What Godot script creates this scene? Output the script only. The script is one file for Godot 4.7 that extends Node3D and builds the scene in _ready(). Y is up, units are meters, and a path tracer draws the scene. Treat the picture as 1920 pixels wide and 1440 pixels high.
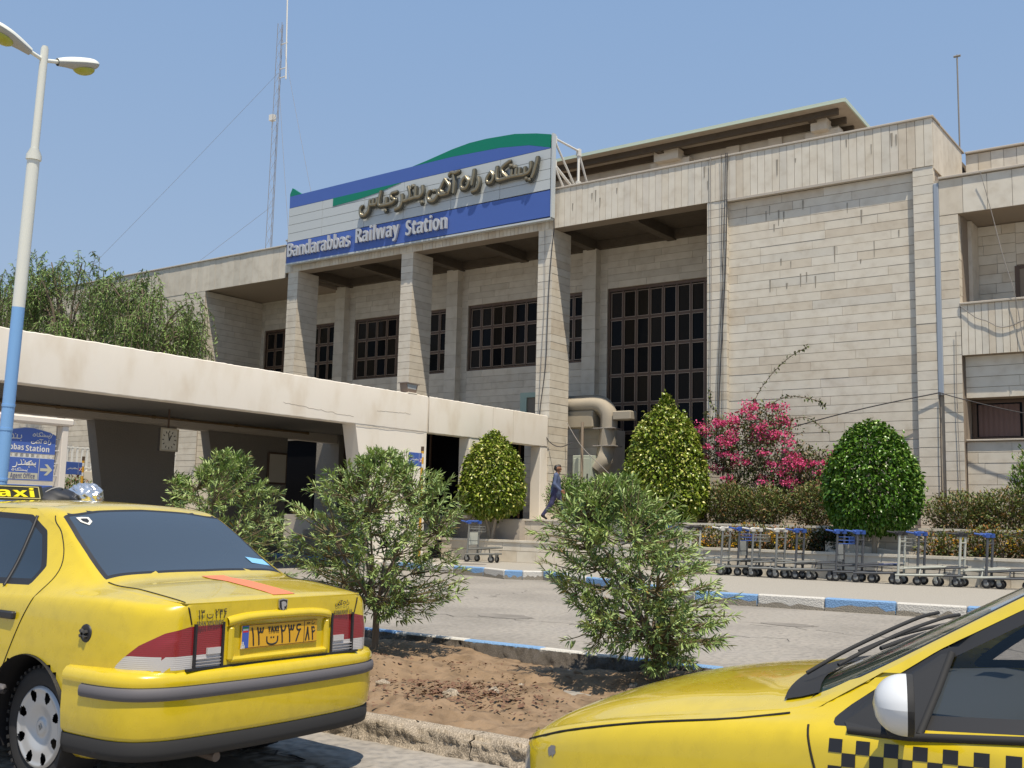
extends Node3D
# Railway station forecourt with taxis, x along the facade, -z into the building.

var rng := RandomNumberGenerator.new()
var used := {}
var M := {}
var unit_box: BoxMesh

class Geo:
	var v := PackedVector3Array()
	var n := PackedVector3Array()
	var t := PackedVector2Array()
	var c := PackedColorArray()
	var i := PackedInt32Array()
	var col := Color.WHITE
	var colored := false
	func vert(p: Vector3, nn: Vector3, uv := Vector2.ZERO) -> int:
		v.append(p); n.append(nn); t.append(uv); c.append(col)
		return v.size() - 1
	func tri(a: Vector3, b: Vector3, d: Vector3) -> void:
		var nn := (b - a).cross(d - a).normalized()
		var k := vert(a, nn); vert(b, nn); vert(d, nn)
		i.append_array([k, k + 2, k + 1])
	# a b c d counter-clockwise seen from the front
	func quad(a: Vector3, b: Vector3, d: Vector3, e: Vector3) -> void:
		var nn := (d - a).cross(e - b).normalized()
		var k := vert(a, nn, Vector2(0, 1)); vert(b, nn, Vector2(1, 1)); vert(d, nn, Vector2(1, 0)); vert(e, nn, Vector2(0, 0))
		i.append_array([k, k + 2, k + 1, k, k + 3, k + 2])
	func box(lo: Vector3, hi: Vector3, xf := Transform3D.IDENTITY) -> void:
		var p := []
		for k in 8:
			p.append(xf * Vector3(hi.x if k & 1 else lo.x, hi.y if k & 2 else lo.y, hi.z if k & 4 else lo.z))
		quad(p[4], p[5], p[7], p[6]); quad(p[1], p[0], p[2], p[3])
		quad(p[5], p[1], p[3], p[7]); quad(p[0], p[4], p[6], p[2])
		quad(p[6], p[7], p[3], p[2]); quad(p[0], p[1], p[5], p[4])
	func cbox(ctr: Vector3, size: Vector3, xf := Transform3D.IDENTITY) -> void:
		box(ctr - size / 2, ctr + size / 2, xf)
	# box with chamfered edges
	func bevel(lo: Vector3, hi: Vector3, r: float, xf := Transform3D.IDENTITY) -> void:
		var ctr := (lo + hi) / 2
		var h := (hi - lo) / 2
		var ax := [Vector3.RIGHT, Vector3.UP, Vector3.BACK]
		for a in 3:
			for s in [-1.0, 1.0]:
				var u: Vector3 = ax[(a + 1) % 3] * (h[(a + 1) % 3] - r)
				var w: Vector3 = ax[(a + 2) % 3] * (h[(a + 2) % 3] - r)
				var f: Vector3 = ctr + ax[a] * h[a] * s
				if s < 0:
					u = -u
				quad(xf * (f - u - w), xf * (f + u - w), xf * (f + u + w), xf * (f - u + w))
		for a in 3:
			var b := (a + 1) % 3
			var d := (a + 2) % 3
			for s in [-1.0, 1.0]:
				for q in [-1.0, 1.0]:
					var p1: Vector3 = ax[b] * h[b] * s + ax[d] * (h[d] - r) * q
					var p2: Vector3 = ax[b] * (h[b] - r) * s + ax[d] * h[d] * q
					var e: Vector3 = ax[a] * (h[a] - r)
					if s * q < 0:
						e = -e
					quad(xf * (ctr + p1 - e), xf * (ctr + p2 - e), xf * (ctr + p2 + e), xf * (ctr + p1 + e))
		for k in 8:
			var s := Vector3(1 if k & 1 else -1, 1 if k & 2 else -1, 1 if k & 4 else -1)
			var pa := xf * (ctr + Vector3(h.x, h.y - r, h.z - r) * s)
			var pb := xf * (ctr + Vector3(h.x - r, h.y, h.z - r) * s)
			var pc := xf * (ctr + Vector3(h.x - r, h.y - r, h.z) * s)
			if s.x * s.y * s.z > 0:
				tri(pa, pb, pc)
			else:
				tri(pa, pc, pb)
	# tube along points; radius a number or a list; flat squeezes the section along `along`
	func tube(pts: Array, rad, sides := 8, caps := true, up := Vector3.ZERO, flat := 1.0) -> void:
		var np := pts.size()
		var last := -1
		var x := Vector3.ZERO
		var rings := []
		for k in np:
			var d: Vector3 = (pts[min(k + 1, np - 1)] - pts[max(k - 1, 0)]).normalized()
			if up != Vector3.ZERO:
				x = up.cross(d).normalized()
			elif k == 0:
				x = (Vector3.UP if absf(d.y) < 0.9 else Vector3.RIGHT).cross(d).normalized()
			else:
				x = (x - d * x.dot(d)).normalized()
			var y := d.cross(x)
			var r: float = rad if rad is float or rad is int else rad[k]
			var first := v.size()
			for s in sides + 1:
				var an := TAU * s / sides
				var nn := x * cos(an) + y * sin(an)
				var off := x * cos(an) * r + y * sin(an) * r * flat
				vert(pts[k] + off, nn, Vector2(float(s) / sides, float(k)))
			if last >= 0:
				for s in sides:
					var a := last + s
					var b := first + s
					i.append_array([a, b, a + 1, a + 1, b, b + 1])
			last = first
			rings.append([first, d])
		if caps:
			for e in [[0, -1.0], [np - 1, 1.0]]:
				var f: int = rings[e[0]][0]
				var d: Vector3 = rings[e[0]][1] * e[1]
				var r0: Vector3 = pts[e[0]]
				var k0 := vert(r0, d)
				for s in sides:
					var p1 := vert(v[f + s], d)
					var p2 := vert(v[f + s + 1], d)
					i.append_array([k0, p2, p1] if e[1] > 0 else [k0, p1, p2])
	# surface of revolution: profile of (radius, height) round the y axis of xf
	func lathe(prof: Array, sides := 16, xf := Transform3D.IDENTITY) -> void:
		var last := -1
		for k in prof.size():
			var a: Vector2 = prof[max(k - 1, 0)]
			var b: Vector2 = prof[min(k + 1, prof.size() - 1)]
			var tn := (b - a).normalized()
			var first := v.size()
			for s in sides + 1:
				var an := TAU * s / sides
				var dr := Vector3(cos(an), 0, sin(an))
				vert(xf * (dr * prof[k].x + Vector3.UP * prof[k].y), (xf.basis * (dr * tn.y - Vector3.UP * tn.x)).normalized(), Vector2(float(s) / sides, float(k) / prof.size()))
			if last >= 0:
				for s in sides:
					var p := last + s
					var q := first + s
					i.append_array([p, p + 1, q, p + 1, q + 1, q])
			last = first
	# flat polygon (x, y) pushed along z from z0 to z1
	func prism(poly: PackedVector2Array, z0: float, z1: float, xf := Transform3D.IDENTITY) -> void:
		if not Geometry2D.is_polygon_clockwise(poly):
			pass
		else:
			poly.reverse()
		var ids := Geometry2D.triangulate_polygon(poly)
		for k in range(0, ids.size(), 3):
			var a := poly[ids[k]]
			var b := poly[ids[k + 1]]
			var d := poly[ids[k + 2]]
			if (b - a).cross(d - a) < 0:
				var sw := b
				b = d
				d = sw
			tri(xf * Vector3(a.x, a.y, z1), xf * Vector3(b.x, b.y, z1), xf * Vector3(d.x, d.y, z1))
			tri(xf * Vector3(a.x, a.y, z0), xf * Vector3(d.x, d.y, z0), xf * Vector3(b.x, b.y, z0))
		for k in poly.size():
			var a := poly[k]
			var b := poly[(k + 1) % poly.size()]
			quad(xf * Vector3(a.x, a.y, z0), xf * Vector3(b.x, b.y, z0), xf * Vector3(b.x, b.y, z1), xf * Vector3(a.x, a.y, z1))
	# grid of points g[row][column], smooth; front on the side of (next column) x (next row)
	func sheet(g: Array, flip := false) -> void:
		var R := g.size()
		var K: int = g[0].size()
		var f := v.size()
		for r in R:
			for k in K:
				var du: Vector3 = g[r][min(k + 1, K - 1)] - g[r][max(k - 1, 0)]
				var dv: Vector3 = g[min(r + 1, R - 1)][k] - g[max(r - 1, 0)][k]
				var nn := du.cross(dv).normalized()
				vert(g[r][k], -nn if flip else nn, Vector2(float(k) / (K - 1), float(r) / (R - 1)))
		for r in R - 1:
			for k in K - 1:
				var a := f + r * K + k
				if flip:
					i.append_array([a, a + 1, a + K, a + 1, a + K + 1, a + K])
				else:
					i.append_array([a, a + K, a + 1, a + 1, a + K, a + K + 1])
	func mesh() -> ArrayMesh:
		var arr := []
		arr.resize(Mesh.ARRAY_MAX)
		arr[Mesh.ARRAY_VERTEX] = v
		arr[Mesh.ARRAY_NORMAL] = n
		arr[Mesh.ARRAY_TEX_UV] = t
		if colored:
			arr[Mesh.ARRAY_COLOR] = c
		arr[Mesh.ARRAY_INDEX] = i
		var m := ArrayMesh.new()
		m.add_surface_from_arrays(Mesh.PRIMITIVE_TRIANGLES, arr)
		return m

func numbered(called: String) -> String:
	if not used.has(called):
		used[called] = 0
		return called
	used[called] += 1
	return "%s_%03d" % [called, used[called]]

func tag(o: Node, label: String, category: String, group := "") -> Node:
	o.set_meta("label", label)
	o.set_meta("category", category)
	if group:
		o.set_meta("group", group)
	return o

func thing(called: String, label: String, category: String, at := Vector3.ZERO, turn := 0.0, group := "") -> Node3D:
	var o := Node3D.new()
	o.name = numbered(called)
	add_child(o)
	o.position = at
	o.rotation.y = turn
	tag(o, label, category, group)
	return o

func put(called: String, m: Mesh, mt: Material, parent: Node = null, at := Vector3.ZERO) -> MeshInstance3D:
	var o := MeshInstance3D.new()
	o.mesh = m
	o.material_override = mt
	o.position = at
	if parent:
		o.name = called
		var k := 0
		while parent.has_node(NodePath(o.name)):
			k += 1
			o.name = "%s_%03d" % [called, k]
		parent.add_child(o)
	else:
		o.name = numbered(called)
		add_child(o)
	return o

var counts := {}
func piece(called: String, parent: Node, mt: Material, lo: Vector3, hi: Vector3) -> MeshInstance3D:
	var o := MeshInstance3D.new()
	o.mesh = unit_box
	o.material_override = mt
	o.position = (lo + hi) / 2
	o.scale = hi - lo
	var key := [parent, called]
	counts[key] = counts.get(key, -1) + 1
	o.name = called if counts[key] == 0 else "%s_%03d" % [called, counts[key]]
	parent.add_child(o)
	return o

func holder(called: String, parent: Node) -> Node3D:
	var o := Node3D.new()
	o.name = called
	var k := 0
	while parent.has_node(NodePath(o.name)):
		k += 1
		o.name = "%s_%03d" % [called, k]
	parent.add_child(o)
	return o

func setting(o: Node) -> Node:
	o.set_meta("kind", "structure")
	return o

func stuff(o: Node) -> Node:
	o.set_meta("kind", "stuff")
	return o

func lin(r: float, g: float, b: float) -> Color:
	return Color(r, g, b).linear_to_srgb()

func mat(r: float, g: float, b: float, rough := 0.8, metal := 0.0) -> StandardMaterial3D:
	var m := StandardMaterial3D.new()
	m.albedo_color = lin(r, g, b)
	m.roughness = rough
	m.metallic = metal
	return m

func noise_tex(freq: float, octaves: int, ramp: Array, sd: int, size := 512, type := FastNoiseLite.TYPE_SIMPLEX_SMOOTH, normal := 0.0) -> NoiseTexture2D:
	var f := FastNoiseLite.new()
	f.noise_type = type
	f.seed = sd
	f.frequency = freq
	f.fractal_octaves = octaves
	var x := NoiseTexture2D.new()
	x.width = size
	x.height = size
	x.seamless = true
	x.noise = f
	if normal > 0.0:
		x.as_normal_map = true
		x.bump_strength = normal
	else:
		var g := Gradient.new()
		var offs := PackedFloat32Array()
		var cols := PackedColorArray()
		for r in ramp:
			offs.append(r[0])
			cols.append(Color(r[1], r[2], r[3]))
		g.offsets = offs
		g.colors = cols
		x.color_ramp = g
	return x

func tri_mat(m: StandardMaterial3D, tex: Texture2D, sc: float, nrm: Texture2D = null, ns := 0.5) -> StandardMaterial3D:
	m.albedo_texture = tex
	m.uv1_triplanar = true
	m.uv1_world_triplanar = true
	m.uv1_scale = Vector3.ONE * sc
	if nrm:
		m.normal_enabled = true
		m.normal_texture = nrm
		m.normal_scale = ns
	return m

func rr(a: float, b: float) -> float:
	return rng.randf_range(a, b)

func text_mesh(s: String, height: float, depth: float, bold := true, serif := false) -> TextMesh:
	var f := SystemFont.new()
	f.font_names = PackedStringArray(["Droid Serif" if serif else "Droid Sans"])
	f.font_weight = 700 if bold else 400
	var tm := TextMesh.new()
	tm.font = f
	tm.text = s
	tm.font_size = 64
	tm.pixel_size = height / 46.0
	tm.depth = depth
	tm.curve_step = 2.0
	return tm

func smooth_line(p: Array, per := 4) -> Array:
	var out := []
	for k in p.size() - 1:
		var a = p[max(k - 1, 0)]
		var b = p[k]
		var c = p[k + 1]
		var d = p[min(k + 2, p.size() - 1)]
		for s in per:
			out.append(b.cubic_interpolate(c, a, d, float(s) / per))
	out.append(p[-1])
	return out

# value at x of a smooth curve through [x, y] pairs
func curve(p: Array, x: float) -> float:
	var k := 0
	while k < p.size() - 2 and x > p[k + 1][0]:
		k += 1
	var x0: float = p[k][0]
	var x1: float = p[k + 1][0]
	var w := clampf((x - x0) / (x1 - x0), 0.0, 1.0)
	var m0: float = (p[k + 1][1] - p[max(k - 1, 0)][1]) / (x1 - p[max(k - 1, 0)][0])
	var m1: float = (p[min(k + 2, p.size() - 1)][1] - p[k][1]) / (p[min(k + 2, p.size() - 1)][0] - x0)
	var sl: float = (p[k + 1][1] - p[k][1]) / (x1 - x0)
	if m0 * sl <= 0: m0 = 0.0
	elif absf(m0) > 3 * absf(sl): m0 = 3 * sl
	if m1 * sl <= 0: m1 = 0.0
	elif absf(m1) > 3 * absf(sl): m1 = 3 * sl
	var h := x1 - x0
	var w2 := w * w
	var w3 := w2 * w
	return p[k][1] * (2 * w3 - 3 * w2 + 1) + m0 * h * (w3 - 2 * w2 + w) + p[k + 1][1] * (3 * w2 - 2 * w3) + m1 * h * (w3 - w2)

func _ready() -> void:
	rng.seed = 7
	unit_box = BoxMesh.new()
	var cam := Camera3D.new()
	cam.name = "camera"
	cam.basis = Basis(Vector3.UP, deg_to_rad(36.04)) * Basis(Vector3.RIGHT, deg_to_rad(7.18)) * Basis(Vector3.BACK, deg_to_rad(1.349))
	cam.position = Vector3(0, 1.42, 0)
	cam.fov = 39.36
	cam.near = 0.05
	cam.far = 3000.0
	add_child(cam)
	cam.current = true
	var sky_m := ProceduralSkyMaterial.new()
	sky_m.sky_top_color = Color(0.465, 0.590, 0.755)
	sky_m.sky_horizon_color = Color(0.655, 0.725, 0.80)
	sky_m.sky_curve = 0.22
	sky_m.ground_bottom_color = Color(0.5, 0.46, 0.4)
	sky_m.ground_horizon_color = Color(0.63, 0.66, 0.72)
	sky_m.sun_angle_max = 0.0
	var sky := Sky.new()
	sky.sky_material = sky_m
	var env := Environment.new()
	env.background_mode = Environment.BG_SKY
	env.sky = sky
	env.ambient_light_source = Environment.AMBIENT_SOURCE_SKY
	env.tonemap_mode = Environment.TONE_MAPPER_LINEAR
	env.tonemap_exposure = 1.17
	env.sdfgi_enabled = true
	env.ssao_enabled = true
	env.ssil_enabled = true
	var we := WorldEnvironment.new()
	we.name = "world_environment"
	we.environment = env
	add_child(we)
	var sun := DirectionalLight3D.new()
	sun.name = "sun"
	sun.light_color = Color(1.0, 0.955, 0.88)
	sun.light_energy = 1.45
	sun.light_angular_distance = 0.5
	sun.shadow_enabled = true
	add_child(sun)
	sun.look_at_from_position(Vector3(13, 39, 10), Vector3.ZERO, Vector3.UP)
	make_materials()
	ground()
	station()
	office_wing()
	canopy()
	terraces()
	station_sign()
	roof_masts()
	trolleys()
	small_things()
	plants()
	person()
	taxi_rear()
	taxi_front()

func make_materials() -> void:
	var mottle := noise_tex(0.012, 5, [[0.0, 0.92, 0.905, 0.88], [0.35, 0.97, 0.965, 0.955], [0.6, 0.99, 0.988, 0.98], [1.0, 1, 1, 1]], 3, 1024)
	var veins := noise_tex(0.02, 4, [], 5, 512, FastNoiseLite.TYPE_SIMPLEX_SMOOTH, 3.0)
	var speck := noise_tex(0.09, 4, [[0.0, 0.78, 0.76, 0.74], [0.35, 0.93, 0.925, 0.92], [0.6, 1, 1, 1], [1.0, 1, 1, 1]], 11, 1024)
	var pores := noise_tex(0.05, 5, [], 9, 512, FastNoiseLite.TYPE_SIMPLEX, 5.0)
	M.stones = []
	for k in [[0.69, 0.635, 0.535], [0.67, 0.61, 0.51], [0.70, 0.65, 0.555], [0.65, 0.58, 0.47], [0.66, 0.61, 0.525], [0.62, 0.55, 0.445], [0.68, 0.62, 0.515], [0.635, 0.595, 0.515]]:
		M.stones.append(tri_mat(mat(k[0], k[1], k[2], 0.75), mottle, 0.16, veins, 0.12))
	M.joint = mat(0.27, 0.22, 0.17, 0.95)
	M.core = tri_mat(mat(0.45, 0.40, 0.33, 0.9), mottle, 0.3)
	M.coping = tri_mat(mat(0.50, 0.45, 0.38, 0.85), speck, 0.6)
	var stain := noise_tex(0.006, 6, [[0.0, 0.93, 0.905, 0.87], [0.3, 0.975, 0.965, 0.95], [0.5, 0.995, 0.99, 0.985], [1.0, 1, 1, 1]], 21, 1024)
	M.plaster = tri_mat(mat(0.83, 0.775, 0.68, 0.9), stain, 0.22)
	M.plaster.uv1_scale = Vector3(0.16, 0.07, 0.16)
	M.canopy_shade = tri_mat(mat(0.24, 0.215, 0.18, 0.95), speck, 0.5, pores, 0.3)  # tone under the canopy, its shade put into the colour
	M.plaster_dark = tri_mat(mat(0.55, 0.49, 0.41, 0.95), speck, 0.8, pores, 0.6)  # darker, pitted plaster of the far edge beam
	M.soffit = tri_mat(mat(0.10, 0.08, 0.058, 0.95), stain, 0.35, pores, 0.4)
	M.frame = mat(0.12, 0.075, 0.05, 0.45, 0.3)
	M.frame_edge = mat(0.36, 0.27, 0.20, 0.4, 0.4)
	M.panes = []
	for k in [[0.012, 0.013, 0.015], [0.020, 0.017, 0.014], [0.009, 0.009, 0.010], [0.026, 0.021, 0.016]]:
		var g := mat(k[0], k[1], k[2], 0.08)
		g.metallic_specular = 0.16
		M.panes.append(g)
	M.lobby_dark = mat(0.006, 0.006, 0.007, 0.12)  # near black, darkness of the entrance openings put into the colour
	M.lobby_dark.metallic_specular = 0.08
	M.road = tri_mat(mat(0.33, 0.305, 0.27, 0.95), noise_tex(0.004, 7, [[0.0, 0.87, 0.865, 0.85], [0.4, 0.95, 0.945, 0.94], [0.6, 1, 0.995, 0.985], [1.0, 1, 1, 1]], 31, 1024), 0.07, noise_tex(0.2, 3, [], 33, 512, FastNoiseLite.TYPE_SIMPLEX, 4.0), 0.35)
	M.road.detail_enabled = true
	M.road.detail_blend_mode = BaseMaterial3D.BLEND_MODE_MUL
	M.road.detail_albedo = noise_tex(0.12, 4, [[0.0, 0.88, 0.88, 0.88], [0.5, 0.98, 0.98, 0.98], [1.0, 1, 1, 1]], 35, 1024)
	M.road.uv2_triplanar = true
	M.road.uv2_world_triplanar = true
	M.road.uv2_scale = Vector3.ONE * 0.7
	M.pavement = tri_mat(mat(0.37, 0.345, 0.30, 0.95), speck, 0.5, pores, 0.4)
	M.kerb_blue = tri_mat(mat(0.20, 0.36, 0.60, 0.8), speck, 0.9, pores, 0.8)
	M.kerb_white = tri_mat(mat(0.62, 0.60, 0.55, 0.85), speck, 0.9, pores, 0.8)
	M.kerb_bare = tri_mat(mat(0.30, 0.27, 0.22, 0.95), speck, 1.1, pores, 1.2)
	var pebble := noise_tex(0.055, 3, [[0.0, 0.42, 0.40, 0.38], [0.35, 0.72, 0.70, 0.67], [0.7, 1, 0.98, 0.95], [1.0, 1, 1, 1]], 41, 1024, FastNoiseLite.TYPE_CELLULAR)
	M.rubble = tri_mat(mat(0.52, 0.46, 0.38, 0.95), pebble, 1.6, noise_tex(0.055, 3, [], 41, 1024, FastNoiseLite.TYPE_CELLULAR, 8.0), 1.0)
	M.rubble_dark = tri_mat(mat(0.13, 0.115, 0.10, 0.95), pebble, 2.0, noise_tex(0.055, 3, [], 41, 1024, FastNoiseLite.TYPE_CELLULAR, 8.0), 1.0)
	M.dirt = tri_mat(mat(0.265, 0.187, 0.118, 1.0), noise_tex(0.012, 7, [[0.0, 0.7, 0.67, 0.62], [0.35, 0.88, 0.86, 0.83], [0.62, 1, 0.98, 0.95], [1.0, 1, 1, 1]], 51, 1024), 0.3, noise_tex(0.05, 6, [], 53, 1024, FastNoiseLite.TYPE_SIMPLEX, 8.0), 0.4)
	M.soil = mat(0.16, 0.11, 0.07, 1.0)
	M.white_paint = mat(0.74, 0.72, 0.66, 0.5)
	M.pole_white = mat(0.76, 0.77, 0.70, 0.4)
	M.pole_blue = mat(0.22, 0.44, 0.78, 0.45)
	M.sign_blue = mat(0.065, 0.125, 0.40, 0.35)
	M.sign_green = mat(0.0, 0.19, 0.11, 0.35)
	M.sign_grey = mat(0.50, 0.53, 0.53, 0.3)
	M.letter_grey = mat(0.55, 0.55, 0.55, 0.35, 0.3)
	M.letter_gold = mat(0.30, 0.255, 0.17, 0.28, 0.6)
	M.letter_dark = mat(0.085, 0.085, 0.07, 0.4, 0.3)
	M.steel = mat(0.32, 0.33, 0.33, 0.45, 0.5)
	M.flash = mat(0.33, 0.37, 0.42, 0.5, 0.2)
	M.roof_edge = mat(0.50, 0.58, 0.47, 0.5)
	M.cable = mat(0.05, 0.045, 0.045, 0.7)
	M.cable_grey = mat(0.25, 0.23, 0.21, 0.7)
	M.black = mat(0.018, 0.018, 0.02, 0.5)
	M.rubber = mat(0.022, 0.022, 0.023, 0.8)
	M.yellow_post = mat(0.62, 0.33, 0.03, 0.5)
	M.print_white = mat(0.66, 0.65, 0.60, 0.6)
	M.plate_blue = mat(0.05, 0.10, 0.42, 0.4)
	M.red = mat(0.5, 0.02, 0.03, 0.4)
	M.bark = tri_mat(mat(0.21, 0.165, 0.12, 0.95), speck, 4.0, pores, 1.0)
	M.pale_bark = tri_mat(mat(0.42, 0.36, 0.28, 0.95), speck, 4.0, pores, 0.8)

# ground, road, pavement, kerbs and the planted island
func ground() -> void:
	var g := Geo.new()
	g.quad(Vector3(-900, 0, 900), Vector3(900, 0, 900), Vector3(900, 0, -900), Vector3(-900, 0, -900))
	setting(put("road", g.mesh(), M.road))
	# pavement in front of the planters, behind the kerb line
	var line := [Vector2(-60, -24.6), Vector2(-26, -22.9), Vector2(-19.5, -21.75), Vector2(-16.35, -21.45), Vector2(-15.35, -20.95), Vector2(-14.95, -21.15), Vector2(-14.6, -21.5), Vector2(-12.6, -20.2), Vector2(-10.9, -19.3), Vector2(-8.9, -18.0), Vector2(-5.4, -18.3), Vector2(0, -18.8), Vector2(14, -19.9)]
	var pv := PackedVector2Array([Vector2(14, 30), Vector2(-60, 30)])
	for p in line:
		pv.append(Vector2(p.x, -p.y + 0.14))
	g = Geo.new()
	g.prism(pv, 0.0, 0.198, Transform3D(Basis(Vector3.RIGHT, Vector3.FORWARD, Vector3.UP), Vector3.ZERO))
	setting(put("pavement", g.mesh(), M.pavement))
	# kerb blocks, painted by turns blue and white
	var kerb := Node3D.new()
	kerb.name = "far_kerb"
	add_child(kerb)
	setting(kerb)
	var walk := 0
	for k in range(1, line.size() - 1):
		var a: Vector2 = line[k]
		var b: Vector2 = line[k + 1]
		var d := b - a
		var n: int = max(1, int(round(d.length() / 1.05)))
		for s in n:
			var p := a + d * (float(s) / n)
			var q := a + d * (float(s + 1) / n)
			var e := (q - p).normalized() * 0.008
			var gb := Geo.new()
			var mid := (p + q) / 2
			var ang := atan2(-(q.y - p.y), q.x - p.x)
			gb.bevel(Vector3(-(q - p).length() / 2 + 0.008, 0.0, -0.15), Vector3((q - p).length() / 2 - 0.008, 0.215 + rr(-0.006, 0.006), 0.0), 0.022, Transform3D(Basis(Vector3.UP, ang), Vector3(mid.x, 0, mid.y)))
			put("kerb_block", gb.mesh(), M.kerb_blue if walk % 2 == 0 else M.kerb_white, kerb)
			# the lower part has lost its paint
			var gc := Geo.new()
			var L := (q - p).length() / 2 - 0.01
			var row0 := []
			var row1 := []
			for j in 9:
				var x := lerpf(-L, L, j / 8.0)
				row0.append(Transform3D(Basis(Vector3.UP, ang), Vector3(mid.x, 0, mid.y)) * Vector3(x, 0.001, 0.004))
				row1.append(Transform3D(Basis(Vector3.UP, ang), Vector3(mid.x, 0, mid.y)) * Vector3(x, rr(0.04, 0.13), 0.004))
			gc.sheet([row0, row1])
			put("worn_face", gc.mesh(), M.kerb_bare, kerb)
			walk += 1
	island()
	# cracks in the asphalt and a round cover in the pavement
	var fn := FastNoiseLite.new()
	fn.frequency = 0.5
	var ck := Geo.new()
	for s in [[-14.0, -12.0, -5.0, -13.2], [-9.0, -15.5, -2.0, -14.0], [-12.5, -18.0, -11.0, -10.0], [-4.2, -17.5, -3.4, -10.5], [-5.2, -4.6, -3.2, -4.2]]:
		var r0 := []
		var r1 := []
		for k in 50:
			var w := k / 49.0
			var x: float = lerpf(s[0], s[2], w) + fn.get_noise_2d(k * 1.7, s[0] * 9) * 0.35
			var z: float = lerpf(s[1], s[3], w) + fn.get_noise_2d(s[1] * 9, k * 1.7) * 0.35
			var h := 0.008 + 0.006 * fn.get_noise_1d(k * 9.0)
			r0.append(Vector3(x - h * 0.3, 0.004, z + h))
			r1.append(Vector3(x + h * 0.3, 0.004, z - h))
		ck.sheet([r0, r1])
	setting(put("road_crack", ck.mesh(), mat(0.10, 0.09, 0.08, 1.0)))
	var oil := Geo.new()
	for s in [[-5.0, -4.1, 0.35], [-6.6, -3.9, 0.45], [-3.2, -4.5, 0.22], [-9.5, -13.0, 0.5], [-6.0, -15.2, 0.4], [-13.0, -15.5, 0.6]]:
		var ring := [Vector3(s[0], 0.0045, s[1])]
		for k in 28:
			var an := TAU * k / 27.0
			var rad: float = s[2] * (1.0 + 0.4 * fn.get_noise_2d(cos(an) * 3 + s[0], sin(an) * 3))
			ring.append(Vector3(s[0] + cos(an) * rad, 0.0045, s[1] - sin(an) * rad * 0.6))
		for k in range(1, 28):
			oil.tri(ring[0], ring[k], ring[k + 1])
	setting(put("road_stain", oil.mesh(), tri_mat(mat(0.24, 0.22, 0.195, 0.85), M.road.albedo_texture, 0.3)))
	var mc := Geo.new()
	mc.lathe([Vector2(0, 0.012), Vector2(0.36, 0.012), Vector2(0.38, 0.0)], 28, Transform3D(Basis.IDENTITY, Vector3(-17.9, 0.198, -23.0)))
	tag(put("manhole_cover", mc.mesh(), mat(0.19, 0.17, 0.15, 0.7)), "round manhole cover in the pavement before the lone luggage trolley", "manhole cover")

func dirt_height(x: float, z: float) -> float:
	var h := 0.05 + 0.05 * sin(x * 1.7 + z * 0.8) * cos(z * 1.3 - x * 0.4)
	for m in [[-7.0, -6.7, 0.13, 0.7], [-5.6, -6.4, 0.12, 0.55], [-7.9, -7.7, 0.10, 0.6], [-4.8, -6.8, 0.14, 0.6], [-5.0, -5.9, 0.08, 0.4], [-6.3, -7.6, 0.06, 0.9]]:
		h += m[2] * exp(-((x - m[0]) ** 2 + (z - m[1]) ** 2) / (m[3] ** 2))
	for m in [[-6.9, -8.0, 0.10, 0.5], [-4.9, -7.6, 0.09, 0.5], [-6.0, -6.9, 0.08, 0.4]]:
		h -= m[2] * exp(-((x - m[0]) ** 2 + (z - m[1]) ** 2) / (m[3] ** 2))
	return h

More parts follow.
